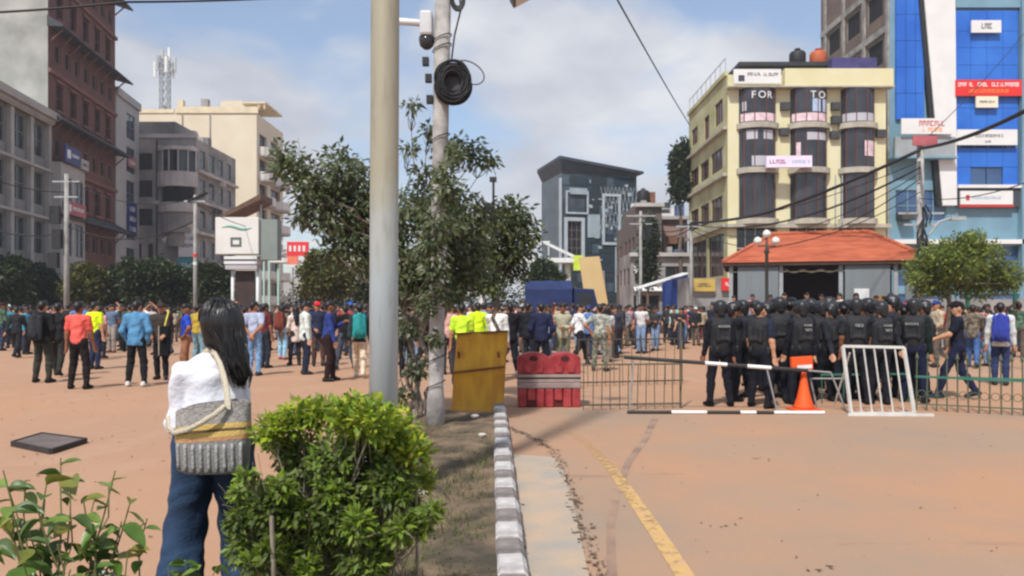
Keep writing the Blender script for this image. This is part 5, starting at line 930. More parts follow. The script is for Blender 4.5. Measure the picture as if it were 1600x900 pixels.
def limb(mb, p, q, r0, r1, seed, n=7, wob=.06):
    r = random.Random(seed); p = Vector(p); q = Vector(q); L = (q - p).length; pts = []; 
    for i in range(n + 1):
        t = i / n; o = Vector((r.uniform(-1, 1), r.uniform(-1, 1), r.uniform(-.4, .4))) * wob * L * math.sin(math.pi * t); pts.append(p.lerp(q, t) + o)
    mb.tube(pts, [r0 + (r1 - r0) * i / n for i in range(n + 1)], 7)
    return pts
# ---- main tree over the bed
d0 = 10.3; tb = at(655, 479, d0); T = thing('tree', 'sparse dark green broadleaf tree spreading behind the steel and concrete poles', 'tree', (tb.x, d0, .05)); B = Vector(T.location)
def tp(px, py, d): return at(px, py, d) - B
cl = [(450, 245, 26, 9.9), (437, 262, 18, 9.9), (482, 292, 34, 10.0), (530, 262, 38, 10.3), (560, 285, 36, 10.6), (505, 335, 40, 10.2), (548, 330, 44, 10.6), (590, 345, 44, 10.9), (640, 335, 42, 10.5), (668, 310, 36, 10.9), (690, 345, 42, 10.2), (722, 325, 34, 10.6), (740, 365, 38, 10.8), (700, 232, 26, 10.6), (735, 238, 27, 10.7), (762, 250, 18, 10.7), (560, 390, 36, 10.4), (606, 400, 44, 10.8), (650, 405, 44, 10.3), (700, 400, 44, 10.7), (742, 410, 36, 10.5), (520, 395, 24, 10.2), (650, 455, 34, 10.4), (690, 450, 34, 10.6), (640, 510, 20, 10.1), (652, 572, 20, 10.1), (630, 615, 16, 10.0), (644, 165, 13, 10.3), (640, 232, 14, 10.3), (668, 205, 14, 10.4), (660, 270, 18, 10.5), (470, 340, 16, 10.1), (700, 300, 26, 9.4), (688, 352, 26, 9.35), (682, 420, 24, 9.4), (712, 238, 16, 9.45), (668, 480, 16, 9.5), (630, 440, 28, 10.2), (668, 448, 32, 10.4), (705, 452, 28, 10.6), (722, 436, 24, 10.5), (600, 372, 34, 10.4), (540, 362, 30, 10.3), (694, 270, 20, 9.4), (676, 385, 24, 9.35), (690, 455, 22, 9.4), (680, 530, 14, 9.5), (500, 300, 30, 10.2), (470, 270, 24, 10.0), (575, 320, 34, 10.5), (760, 330, 24, 10.9), (720, 375, 34, 10.4), (530, 300, 30, 10.4)]
cls = []
for px, py, r, d in cl: v = tp(px, py, d); k = r / FPX * d; cls.append((v.x, v.y, v.z, k * 1.1, k * 1.5, k, (r / 40) ** 2))
mb = MB(); crot = tp(660, 640, 10.3); stems = [((0, 0, 0), tp(668, 430, 10.5), .042, .026), ((-.06, -.05, 0), tp(632, 480, 10.2), .03, .02), ((.05, .06, 0), tp(700, 470, 10.6), .03, .02), ((-.1, .02, 0), tp(640, 560, 10.1), .022, .014)]
for i, (p, q, a, c) in enumerate(stems): limb(mb, p, q, a, c, i + 3, 9, .05)
mb.build('trunk', mat('pale_grey_bark', C(132, 122, 110), .95, .25, 8, bump=.5, bscale=40), T, smooth=True)
mb = MB(); hub = [tp(668, 430, 10.5), tp(632, 480, 10.2), tp(700, 470, 10.6)]
for i, (px, py, r, d) in enumerate(cl):
    q = tp(px, py, d); h = min(hub, key=lambda v: (v - q).length + (2 if v.z > q.z + .3 else 0)); pts = limb(mb, h, q, .018 if r > 20 else .01, .004, i + 40, 6, .1)
    for k in range(5): e = q + Vector((rnd.gauss(0, 1), rnd.gauss(0, 1), rnd.gauss(0, .8))) * r / FPX * d * .8; limb(mb, pts[-2], e, .006, .002, i * 9 + k, 4, .1)
mb.build('branches', mat('grey_brown_bark', C(104, 92, 80), .95, .25, 8), T)
lm1 = [leafm('tree_leaf_dark', (.07, .10, .042, 1), .35), leafm('tree_leaf_mid', (.12, .16, .068, 1), .42), leafm('tree_leaf_grey', (.22, .24, .16, 1), .38, .4), leafm('tree_leaf_olive', (.16, .18, .075, 1), .42)]
o = leaf_cloud('crown', cls, 470, .112, .05, lm1, T, 5, .55, .3)
# ---- second, lighter tree behind the yellow sheet
d0 = 13.0; tb = at(772, 479, d0); T = thing('tree', 'lighter green young tree behind the yellow sheet, right of the concrete pole', 'tree', (tb.x, d0, 0)); B = Vector(T.location)
cl = [(800, 335, 30, 13), (822, 365, 26, 13.1), (782, 352, 30, 12.8), (808, 392, 28, 13), (770, 380, 34, 13.2), (752, 410, 30, 12.9), (790, 415, 28, 13.3), (745, 440, 24, 13), (770, 445, 22, 12.8), (722, 425, 24, 13.1), (815, 430, 14, 13), (735, 372, 26, 13)]
cls = []
for px, py, r, d in cl: v = at(px, py, d) - B; k = r / FPX * d; cls.append((v.x, v.y, v.z, k * 1.1, k * 1.4, k, (r / 30) ** 2))
mb = MB(); limb(mb, (0, 0, 0), at(775, 430, 13) - B, .05, .03, 77, 9, .04); mb.build('trunk', MATS['pale_grey_bark'], T, smooth=True); mb = MB()
for i, c in enumerate(cls): limb(mb, at(775, 430, 13) - B, c[:3], .02, .005, 90 + i, 6, .1)
mb.build('branches', MATS['grey_brown_bark'], T)
leaf_cloud('crown', cls, 420, .125, .056, [leafm('young_leaf_a', (.09, .115, .04, 1), .3), leafm('young_leaf_b', (.13, .145, .055, 1), .3), leafm('young_leaf_c', (.06, .085, .03, 1), .25)], T, 15, .4, .35)
# ---- generic far tree
def far_tree(px, d, py_top, py_bot, wpx, label, mats, seed, nm='tree', per=150, leaf=.2, squash=1.0, group=None, trunk=.12, lumps=9):
    a = at(px, 480, d); T = thing(nm, label, 'tree' if nm == 'tree' else 'shrub', (a.x, d, 0), 0, group); r = random.Random(seed); zt = at(0, py_top, d).z; zb = max(.3, at(0, py_bot, d).z); W = wpx / FPX * d / 2; H = (zt - zb) / 2; cls = []
    for i in range(lumps):
        an = r.uniform(0, 6.28); rr = r.uniform(.15, .75); z = r.uniform(-.75, .75); k = math.sqrt(max(.1, 1 - z * z * .8)); s = r.uniform(.3, .48)
        cls.append((rr * W * k * math.cos(an), rr * W * k * math.sin(an) * .8, (zt + zb) / 2 + z * H * .75, W * s, W * s, H * s * 1.2, r.uniform(.7, 1.3)))
    cls.append((0, 0, (zt + zb) / 2, W * .7, W * .65, H * .8, 2.5)); cls.append((0, 0, zb + H * .3, W * .9, W * .7, H * .5, 2.0))
    mb = MB(); limb(mb, (0, 0, 0), (0, 0, zb + H * .7), trunk, trunk * .5, seed, 6, .03)
    for c in cls[:6]: limb(mb, (0, 0, zb + .1), c[:3], trunk * .5, .02, seed + 3, 5, .08)
    mb.build('trunk', MATS['grey_brown_bark'], T); leaf_cloud('crown', cls, per * 2, leaf * 1.25, leaf * .8, mats, T, seed, .25, .3); return T
dk = [leafm('dark_tree_leaf_a', (.03, .045, .018, 1), .2), leafm('dark_tree_leaf_b', (.048, .068, .024, 1), .25), leafm('dark_tree_leaf_c', (.07, .09, .032, 1), .3)]
ol = [leafm('olive_leaf_a', (.10, .105, .022, 1), .3), leafm('olive_leaf_b', (.07, .085, .02, 1), .3), leafm('olive_leaf_c', (.14, .13, .03, 1), .3)]
for i, (px, d, t_, b_, w, m, lb) in enumerate(((12, 44, 395, 468, 75, dk, 'dark bushy tree at the far left edge behind the crowd'), (60, 47, 402, 466, 70, dk, 'dark bushy tree left of the utility pole with black boxes'), (135, 46, 412, 462, 62, ol, 'olive green tree right of the utility pole with black boxes'), (180, 49, 405, 464, 64, dk, 'dark tree below the narrow pale building'), (228, 46, 403, 464, 66, dk, 'dark tree below the left of the bay building'), (278, 48, 402, 462, 60, dk, 'dark tree left of the slim grey pole'), (335, 47, 408, 465, 58, dk, 'dark tree left of the white billboard'))):
    far_tree(px, d, t_ - 4 + (i * 7) % 13, b_ + 8, w * 1.3, lb, m, 200 + i, lumps=15, group='trees behind the left crowd', per=230, leaf=.22)
def hedge(px0, px1, d, py_top, label, mats, seed):
    a = at(px0, 480, d); b_ = at(px1, 480, d); zt = at(0, py_top, d).z; T = thing('hedge', label, 'hedge', (a.x, d, 0)); L = b_.x - a.x; n = int(L / .7); r = random.Random(seed); cls = [(L * (i + .5) / n, r.uniform(-.3, .3), zt * r.uniform(.35, .55), .65, .7, zt * r.uniform(.4, .6), 1) for i in range(n)]
    leaf_cloud('foliage', cls, 330, .24, .15, mats, T, seed, .2, .35); mb = MB()
    for c in cls: limb(mb, (c[0], 0, 0), c[:3], .05, .02, seed, 4, .05)
    mb.build('stems', MATS['grey_brown_bark'], T)
hedge(-30, 365, 49.5, 436, 'dark hedge running behind the left crowd', dk, 501); hedge(440, 720, 52, 440, 'dark hedge behind the main tree and the steel pole', dk, 502); hedge(720, 900, 53, 438, 'dark hedge behind the blue truck', dk, 503)
far_tree(505, 40, 388, 462, 105, 'yellow green bushy tree behind the crowd left of the steel pole', ol, 301, per=300, leaf=.2)
far_tree(575, 44, 400, 465, 80, 'dark tree directly behind the steel pole', dk, 302, per=200, leaf=.22)
far_tree(655, 48, 395, 462, 90, 'dark far tree behind the trunk of the main tree', dk, 306, per=200, leaf=.22)
far_tree(848, 47, 402, 455, 70, 'green tree under the footbridge left of the truck', [leafm('mid_leaf_a', (.06, .085, .03, 1), .3), leafm('mid_leaf_b', (.04, .06, .02, 1), .3)], 303, per=220, leaf=.2)
far_tree(1013, 56, 335, 440, 44, 'dark tangled tree among the cluttered shops', dk, 307, per=200, leaf=.25)
far_tree(1064, 62, 212, 312, 46, 'tall narrow dark tree left of the yellow building', dk, 311, per=150, leaf=.34, trunk=.2, lumps=6)
# ---- round umbrella tree at right
d = 24; a = at(1480, 480, d); T = thing('tree', 'bright green umbrella shaped tree in front of the blue tower', 'tree', (a.x, d, 0)); cls = []
for px, py, r in ((1440, 420, 26), (1470, 400, 30), (1505, 385, 28), (1535, 398, 30), (1565, 425, 26), (1500, 415, 34), (1540, 432, 26), (1455, 440, 20), (1580, 442, 16), (1520, 372, 16), (1475, 432, 24), (1500, 446, 24), (1445, 452, 16), (1530, 452, 22), (1562, 448, 18), (1470, 455, 16), (1432, 436, 16)):
    v = at(px, py, d + rnd.uniform(-.5, .5)) - a; k = r / FPX * d; cls.append((v.x, v.y, v.z + 1.58, k * 1.15, k * 1.3, k * .85, (r / 28) ** 2))
mb = MB(); zc = at(0, 425, d).z; limb(mb, (0, 0, 0), (.05, 0, zc - .3), .09, .06, 5, 7, .03)
for i, c in enumerate(cls): limb(mb, (.05, 0, zc - .35), c[:3], .035, .01, 20 + i, 5, .08)
mb.build('trunk', MATS['grey_brown_bark'], T, smooth=True); leaf_cloud('crown', cls, 900, .13, .07, [leafm('bright_leaf_a', (.19, .24, .04, 1), .35), leafm('bright_leaf_b', (.14, .19, .035, 1), .35), leafm('bright_leaf_c', (.26, .30, .07, 1), .4)], T, 33, .1, .35)
# ---- lime bush in the bed
rbu = random.Random(12)
d0 = 3.45; a = at(520, 479, d0); T = thing('bush', 'leafy bush with bright lime tips in front of the steel pole', 'bush', (a.x, d0, .08)); B = Vector(T.location)
top = [(425, 672, 26), (465, 655, 30), (505, 648, 30), (545, 648, 32), (585, 655, 34), (618, 672, 34), (645, 705, 28), (655, 750, 24), (430, 690, 22), (600, 700, 36), (560, 680, 30)]
mid = [(470, 715, 36), (520, 725, 40), (560, 745, 44), (610, 755, 40), (480, 770, 44), (430, 790, 40), (400, 780, 28), (530, 800, 46), (590, 805, 44), (450, 840, 46), (395, 850, 36), (510, 870, 46), (570, 870, 40), (375, 815, 20), (635, 790, 26), (470, 930, 60), (560, 940, 50), (410, 930, 46)]
low = [(600, 850, 24), (625, 830, 22), (655, 815, 20), (675, 800, 14), (580, 880, 24), (540, 830, 18), (440, 760, 16), (500, 840, 20), (420, 860, 18), (385, 745, 12), (372, 770, 12), (480, 890, 22), (395, 880, 16), (622, 770, 16), (470, 800, 22), (520, 770, 22), (560, 820, 22), (430, 815, 20), (545, 880, 22), (590, 770, 20), (450, 860, 22)]
def cc(L, spread, dw, wt=1.0):
    o = []
    for px, py, r in L: d = d0 + rbu.uniform(-spread, spread) + dw; v = at(px, py, d) - B; k = r / FPX * d; o.append((v.x, v.y, max(.03, v.z), k, k * 1.3, k, (r / 34) ** 2 * wt))
    return o
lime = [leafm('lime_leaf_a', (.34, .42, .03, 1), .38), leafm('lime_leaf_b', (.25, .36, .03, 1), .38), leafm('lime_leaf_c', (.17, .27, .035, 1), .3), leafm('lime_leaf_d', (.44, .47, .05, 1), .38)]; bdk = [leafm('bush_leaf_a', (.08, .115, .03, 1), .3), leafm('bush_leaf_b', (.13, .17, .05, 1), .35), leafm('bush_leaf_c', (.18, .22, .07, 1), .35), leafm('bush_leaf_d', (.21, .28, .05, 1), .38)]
ct, cm, clo = cc(top, .28, 0), cc(mid, .3, .05), cc(low, .12, -.25)
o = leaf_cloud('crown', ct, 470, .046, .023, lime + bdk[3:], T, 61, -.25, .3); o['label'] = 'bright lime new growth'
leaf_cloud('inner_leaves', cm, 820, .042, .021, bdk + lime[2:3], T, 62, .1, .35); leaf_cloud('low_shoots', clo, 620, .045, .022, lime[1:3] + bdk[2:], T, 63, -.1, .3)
mb = MB()
for i, c in enumerate(ct + cm + clo):
    base = Vector((rbu.uniform(-.28, .28), rbu.uniform(.0, .2), 0)); q = Vector(c[:3]); pts = limb(mb, base, q, .007, .0025, 400 + i, 7, .08)
    for k in range(3): limb(mb, pts[rbu.randint(3, 6)], q + Vector((rbu.gauss(0, .06), rbu.gauss(0, .06), rbu.gauss(0, .05))), .0035, .0012, 800 + i * 7 + k, 4, .1)
v = at(428, 815, 3.05) - B; mb.tube([(v.x, v.y, 0), (v.x, v.y, v.z * .6), (v.x - .01, v.y, v.z + .02)], .009, 6)
v = at(647, 640, 3.7) - B; mb.tube([(v.x + .02, v.y, .1), (v.x, v.y, v.z)], .008, 6)
mb.build('stems', mat('pale_twig', C(138, 128, 112), .9, .25, 9), T)
# low ground-cover twig line in the bottom edge
# ---- broad-leaved plant at lower left, every leaf a part
d0 = 2.55; a = at(95, 479, d0); T = thing('leafy_plant', 'glossy broad leaved plant in the lower left corner', 'plant', (a.x, d0, 0)); B = Vector(T.location)
def leafmesh(nm, m, cup):
    mb = MB(); n = 7; vs = []; L = .09; W = .058
    for i in range(n + 1):
        t = i / n; w = W * .5 * (math.sin(math.pi * min(1, t * 1.02) ** .8) ** .8 if 0 < t < 1 else .02); x = L * t; z = -.25 * L * t * t + .02 * L * math.sin(t * 9)
        vs += [(x, -w, z + cup * w), (x, -w * .5, z + cup * .35 * w), (x, 0, z), (x, w * .5, z + cup * .35 * w), (x, w, z + cup * w)]
    fs = [(i * 5 + j, i * 5 + j + 1, (i + 1) * 5 + j + 1, (i + 1) * 5 + j) for i in range(n) for j in range(4)]
    return mb.add(vs, fs).mesh(nm, m, True)
def glossy(name, c, c2):
    m = mat(name, c, .34, .15, 14, trans=.28, spec=.5, col2=c2); return m
LMS = [leafmesh('leaf', glossy('glossy_leaf_a', (.10, .19, .03, 1), (.14, .25, .045, 1)), .5), leafmesh('leaf', glossy('glossy_leaf_b', (.065, .125, .025, 1), (.10, .17, .04, 1)), .8), leafmesh('leaf', glossy('glossy_leaf_c', (.17, .27, .045, 1), (.23, .33, .07, 1)), .3), leafmesh('leaf', glossy('glossy_leaf_d', (.19, .22, .03, 1), (.28, .26, .05, 1)), .6)]
mb = MB(); r7 = random.Random(11)
tips = [(5, 735, 2.5), (40, 750, 2.6), (75, 742, 2.5), (95, 715, 2.7), (110, 745, 2.6), (150, 770, 2.55), (180, 735, 2.5), (205, 780, 2.6), (230, 810, 2.6), (190, 815, 2.5), (150, 830, 2.5), (110, 800, 2.45), (60, 800, 2.4), (20, 800, 2.4), (-20, 780, 2.5), (90, 850, 2.35), (30, 860, 2.3), (150, 880, 2.4), (200, 860, 2.5), (-30, 850, 2.4), (70, 780, 2.6), (130, 780, 2.5), (15, 770, 2.55), (170, 755, 2.6), (110, 890, 2.3), (60, 900, 2.25), (185, 900, 2.4), (10, 910, 2.3), (-50, 740, 2.6), (45, 830, 2.45)]
for i, (px, py, d) in enumerate(tips):
    q = at(px, py, d) - B; base = Vector((r7.uniform(-.12, .12), r7.uniform(-.1, .1), .0)); pts = limb(mb, base, q, .006, .0022, 600 + i, 9, .05)
    for k in range(19):
        s = pts[max(3, 9 - k // 2)]; t = r7.random() * .6; p = s.lerp(pts[max(2, 8 - k // 2)], t); an = r7.uniform(0, 6.28) if k else 0; 
        o = link('leaf', LMS[r7.choice((0, 0, 1, 1, 2, 2, 3) if k < 4 else (0, 1, 1, 1))], T, p); sc_ = r7.uniform(.45, 1.2); o.scale = (sc_, sc_, sc_); o.rotation_euler = (r7.uniform(-.5, .5), r7.uniform(-.5, .7), an)
mb.build('stems', mat('green_stem', C(110, 112, 70), .8, .2, 9), T)
# young shoot behind the woman's feet
a = at(285, 479, 3.3); T = thing('seedling', 'low curling green shoot before the standing woman', 'plant', (a.x, 3.3, 0)); mb = MB(); 
for i, (px, py) in enumerate(((262, 885), (290, 880), (310, 890), (340, 884), (275, 900), (325, 905))):
    q = at(px, py, 3.3) - Vector(T.location); pts = limb(mb, (r7.uniform(-.05, .05), 0, 0), q, .005, .002, 700 + i, 6, .1)
    for k in range(4): o = link('leaf', LMS[r7.choice((0, 1, 2))], T, pts[-1 - k // 2]); o.scale = (.8,) * 3; o.rotation_euler = (r7.uniform(-.5, .5), r7.uniform(-.4, .6), r7.uniform(0, 6.28))
mb.build('stems', MATS['green_stem'], T)
# ------------------------------------------------------------ people: blended-volume bodies
def _cone(P, a, b, ra, rb, s):
    """tapered capsule; s scales space so torsos can be flattened"""
    a = np.array(a, float); b = np.array(b, float); s = np.array(s, float); A = a / s; Bv = b / s; Q = [P[i] / s[i] for i in range(3)]
    ab = Bv - A; L2 = max(1e-9, ab @ ab); t = ((Q[0] - A[0]) * ab[0] + (Q[1] - A[1]) * ab[1] + (Q[2] - A[2]) * ab[2]) / L2; t = np.clip(t, 0, 1)
    d = np.sqrt((Q[0] - A[0] - t * ab[0]) ** 2 + (Q[1] - A[1] - t * ab[1]) ** 2 + (Q[2] - A[2] - t * ab[2]) ** 2); return (d - (ra + (rb - ra) * t)) * min(s)
def sdf_mesh(name, prims, res, mats, k=.03, kg=.008, wr=None, smooth=True, clip=0):
    """prims: (group, a, b, ra, rb, scale). Returns one continuous mesh, faces coloured by the nearest group."""
    lo = np.array([9.] * 3); hi = -lo
    for g, a, b, ra, rb, s in prims:
        m = max(ra, rb) * np.array(s) + .02; lo = np.minimum(lo, np.minimum(a, b) - m); hi = np.maximum(hi, np.maximum(a, b) + m)
    lo -= res * 2; n = np.ceil((hi - lo) / res).astype(int) + 3; ax = [lo[i] + res * np.arange(n[i]) for i in range(3)]
    G = {}
    for g, a, b, ra, rb, s in prims:
        if g not in G: G[g] = np.full(n, 1.0, np.float32)
        m = max(ra, rb) * np.array(s) + .07; i0 = np.maximum(0, ((np.minimum(a, b) - m - lo) / res).astype(int)); i1 = np.minimum(n, ((np.maximum(a, b) + m - lo) / res).astype(int) + 2)
        sl = tuple(slice(i0[i], i1[i]) for i in range(3)); P = np.meshgrid(*[ax[i][sl[i]] for i in range(3)], indexing='ij', sparse=True); d = _cone(P, a, b, ra, rb, s).astype(np.float32); o = G[g][sl]
        h = np.clip(.5 + .5 * (o - d) / k, 0, 1); G[g][sl] = o + (d - o) * h - k * h * (1 - h)
    if 7 in G: G[7] = np.maximum(G[7], (clip - ax[2])[None, None, :].astype(np.float32))
    keys = sorted(G); F = np.full(n, 1.0, np.float32)
    for g in keys:
        o = F; d = G[g]; h = np.clip(.5 + .5 * (o - d) / kg, 0, 1); F = o + (d - o) * h - kg * h * (1 - h)
    ins = F < 0; c = [n[i] - 1 for i in range(3)]; cnt = np.zeros(c, np.float32); acc = np.zeros(c + [3], np.float32)
    cs = lambda o: tuple(slice(o[i], o[i] + c[i]) for i in range(3)); any_ = np.zeros(c, bool); all_ = np.ones(c, bool)
    for o in np.ndindex(2, 2, 2): any_ |= ins[cs(o)]; all_ &= ins[cs(o)]
    act = any_ & ~all_; idx = np.argwhere(act); vi = np.full(c, -1, np.int64); vi[act] = np.arange(len(idx)); acc = np.zeros((len(idx), 3)); cnt = np.zeros(len(idx))
    for axd in range(3):
        for o in np.ndindex(2, 2, 2):
            if o[axd]: continue
            p = idx + np.array(o); q = p.copy(); q[:, axd] += 1; f0 = F[tuple(p.T)]; f1 = F[tuple(q.T)]; m = (f0 < 0) != (f1 < 0); t = np.where(m, f0 / np.where(m, f0 - f1, 1), 0); x = np.array(o, float) + np.zeros((len(idx), 3)); x[:, axd] += t; acc += x * m[:, None]; cnt += m
    V = lo + (idx + acc / np.maximum(cnt, 1)[:, None]) * res; faces = []
    for axd in range(3):
        u, v = (axd + 1) % 3, (axd + 2) % 3; sl0 = [slice(None)] * 3; sl1 = [slice(None)] * 3; sl0[axd] = slice(0, -1); sl1[axd] = slice(1, None); ch = np.argwhere(ins[tuple(sl0)] != ins[tuple(sl1)])
        ch = ch[(ch[:, u] > 0) & (ch[:, v] > 0)]; eu = np.zeros(3, int); eu[u] = 1; ev = np.zeros(3, int); ev[v] = 1; g = lambda q: vi[tuple(q.T)]; qd = np.stack([g(ch - eu - ev), g(ch - ev), g(ch), g(ch - eu)], 1)
        fl = ~ins[tuple(ch.T)]; qd[fl] = qd[fl][:, ::-1]; faces.append(qd)
    Fq = np.concatenate(faces); Fq = Fq[(Fq >= 0).all(1)]
    near = np.clip(np.round((V - lo) / res).astype(int), 0, n - 1); gv = np.stack([G[g][tuple(near.T)] for g in keys], 1).argmin(1); vm = np.array(keys)[gv]; vm[vm == 7] = 1
    me = bpy.data.meshes.new(name); me.vertices.add(len(V)); me.vertices.foreach_set('co', V.ravel()); me.loops.add(Fq.size); me.loops.foreach_set('vertex_index', Fq.ravel().astype(np.int32)); me.polygons.add(len(Fq)); me.polygons.foreach_set('loop_start', np.arange(0, Fq.size, 4, dtype=np.int32)); me.polygons.foreach_set('loop_total', np.full(len(Fq), 4, np.int32)); me.update()
    if wr:                                  # cloth folds: real displacement along the normal, clothed regions only
        nr = np.zeros(len(V) * 3); me.vertex_normals.foreach_get('vector', nr); nr = nr.reshape(-1, 3); x, y, z = V.T
        w = np.sin(z * 34 + x * 11 + 3 * np.sin(y * 17 + x * 9)) * .5 + np.sin(z * 61 - y * 40 + x * 23 + 2 * np.sin(z * 19)) * .3 + np.sin(x * 45 + z * 13 + y * 31) * .35
        amp = np.array([wr.get(int(g), 0) for g in vm]); V2 = V + nr * (w * amp)[:, None]; me.vertices.foreach_set('co', V2.ravel())
    for m in mats: me.materials.append(m)
    me.polygons.foreach_set('material_index', vm[Fq[:, 0]].astype(np.int32)); me.polygons.foreach_set('use_smooth', np.ones(len(Fq), bool)); me.update(); return me
def ik(p, q, l1, l2, hint):
    p = Vector(p); q = Vector(q); d = q - p; L = min(d.length, (l1 + l2) * .999); u = d.normalized(); a = (l1 * l1 - l2 * l2 + L * L) / (2 * L); h = math.sqrt(max(0, l1 * l1 - a * a)); hv = Vector(hint); hv = (hv - u * hv.dot(u)).normalized(); return p + u * a + hv * h, p + u * L
I3 = (1, 1, 1)
SK, TOP, BOT, SHOE, HAIR, CAP, LIP = range(7)
def hand(pr, w, dr, side, up, curl=.5, g=SK, sc=1.0):
    """palm, four curled fingers of unequal length and a thumb leaving the palm's side"""
    w = Vector(w); dr = Vector(dr).normalized(); up = Vector(up); up = (up - dr * up.dot(dr)).normalized(); sd = dr.cross(up) * side
    pc = w + dr * .055 * sc; pr.append((g, w, pc + dr * .02 * sc, .024 * sc, .028 * sc, I3)); pr.append((g, pc - sd * .018 * sc, pc + sd * .018 * sc + dr * .01, .022 * sc, .022 * sc, I3))
    for i, ln in enumerate((.068, .078, .072, .056)):
        b = pc + dr * .03 * sc + sd * (-.03 + .02 * i) * sc; m = b + (dr * (1 - curl * .4) - up * curl * .5).normalized() * ln * .55 * sc; t = m + (dr * (1 - curl) - up * curl).normalized() * ln * .5 * sc
        pr.append((g, b, m, .0095 * sc, .009 * sc, I3)); pr.append((g, m, t, .009 * sc, .0075 * sc, I3))
    b = w + dr * .035 * sc - sd * .025 * sc; m = b + (dr * .7 - sd * .8).normalized() * .04 * sc; pr.append((g, b, m, .013 * sc, .011 * sc, I3)); pr.append((g, m, m + (dr * .9 - up * .3).normalized() * .032 * sc, .0105 * sc, .0085 * sc, I3))
def figure(stance='stand', arms=('down', 'down'), sleeve='short', top='shirt', hair='short', legs='trousers', turn=0, lean=0, girth=1.0, female=False, belly=0.0):
    pr = []; A = pr.append; g = girth; drop = {'stride': .035, 'apart': .02, 'wide': .05}.get(stance, 0)
    hz = .93 - drop; feet = {'stand': ((.10, 0), (-.10, .02)), 'apart': ((.17, -.02), (-.17, .03)), 'wide': ((.24, -.06), (-.22, .05)), 'stride': ((.09, -.30), (-.08, .28)), 'rest': ((.13, -.10), (-.09, .04))}[stance]
    sw = {'shorts': 1.0, 'trousers': 1.0, 'wide': 1.0}
    for i, (fx, fy) in enumerate(feet):
        s = 1 if i == 0 else -1; hip = Vector((s * .085, 0, hz)); rear = stance == 'stride' and i == 1; ank = Vector((fx, fy, .10 if not rear else .15)); dl = (ank - hip).length * (.506 if not rear else .513); kn, ank = ik(hip, ank, dl, dl * .99, (s * .1, -1, 0)); 
        yaw = s * .22; fw = Vector((math.sin(yaw), -math.cos(yaw), -.28 if rear else 0)); hl = Vector((ank.x, ank.y, 0)) ; z0 = .042 + (.05 if rear else 0)
        lt = .085 * g; w1, w2 = (.066, .055) if legs != 'wide' else (.09, .11)
        A((BOT, hip, kn, lt + .008, w1 + .006, I3))
        if legs == 'shorts': A((BOT, kn, kn + (ank - kn) * .05, w1 + .008, w1 + .01, I3)); A((SK, kn, ank, .052, .036, I3)); A((SK, kn + (ank - kn) * .28 + Vector((0, .015, 0)), ank, .05, .034, I3))
        else: A((BOT, kn, ank + Vector((0, 0, .0)), w1 + .003, w2, I3)); A((BOT, kn + (ank - kn) * .3 + Vector((0, .012, 0)), kn + (ank - kn) * .6, w1, w2, I3)); A((SK, ank, ank - Vector((0, 0, .03)), .035, .035, I3))
        A((SHOE, hl + Vector((0, 0, z0)) - fw * .055, hl + Vector((0, 0, z0 - .004)) + fw * .14, .044, .038, (1, 1, .85))); A((SHOE, hl + Vector((0, 0, z0 + .03)) - fw * .03, hl + Vector((0, 0, z0 + .02)) + fw * .06, .043, .04, I3))
    A((BOT, (-.065, 0.01, hz + .03), (.065, 0.01, hz + .03), .114 * g, .114 * g, (1, .86, 1.0))); A((BOT, (-.06, .035, hz - .02), (.06, .035, hz - .02), .082 * g, .082 * g, I3))
    ln = lambda z: -math.tan(lean) * max(0, z - 1.0); v = lambda x, y, z: (x, y + ln(z), z - drop)
    ws, cs_, sh = (.120, .138, .155) if female else (.128, .150, .175)
    lowz = {'shirt': .97, 'jacket': .90, 'long': .78, 'tucked': 1.04}[top]; th = {'shirt': .012, 'jacket': .028, 'long': .022, 'tucked': .01}[top]; fl = (1, (.86 if top != 'tucked' else .74) + belly, 1)
    A((7 if top != 'tucked' else TOP, v(0, 0, lowz), v(0, 0, 1.12), (ws + .018 + th) * g, (ws + th) * g, fl)); A((TOP, v(0, 0, 1.10), v(0, -.005, 1.30), (ws + th) * g, (cs_ + th) * g, (1, .70 + belly * .6, 1)))
    A((TOP, v(-.10, .0, 1.37), v(.10, .0, 1.37), .088 * g + th, .088 * g + th, (1, .95, .9))); A((TOP, v(-sh, .012, 1.405), v(sh, .012, 1.405), .056 + th, .056 + th, I3)); A((TOP, v(-.07, .02, 1.43), v(.07, .02, 1.43), .05 + th * .6, .05 + th * .6, I3))
    if top in ('jacket', 'long'): A((TOP, v(-.05, .04, 1.475), v(.05, .04, 1.475), .042, .042, I3))
    tgt = {'down': (.255, -.02, .80), 'relax': (.235, -.13, .84), 'pocket': (.19, -.07, .92), 'phone': (.05, -.30, 1.27), 'phone2': (.10, -.26, 1.36), 'raised': (.10, -.22, 1.72), 'cross': (-.10, -.19, 1.16), 'hip': (.20, -.03, 1.02), 'back': (.03, .16, .97), 'fwd': (.16, -.38, 1.08), 'swing_f': (.22, -.30, .90), 'swing_b': (.24, .24, .86), 'hold': (.14, -.27, 1.02)}
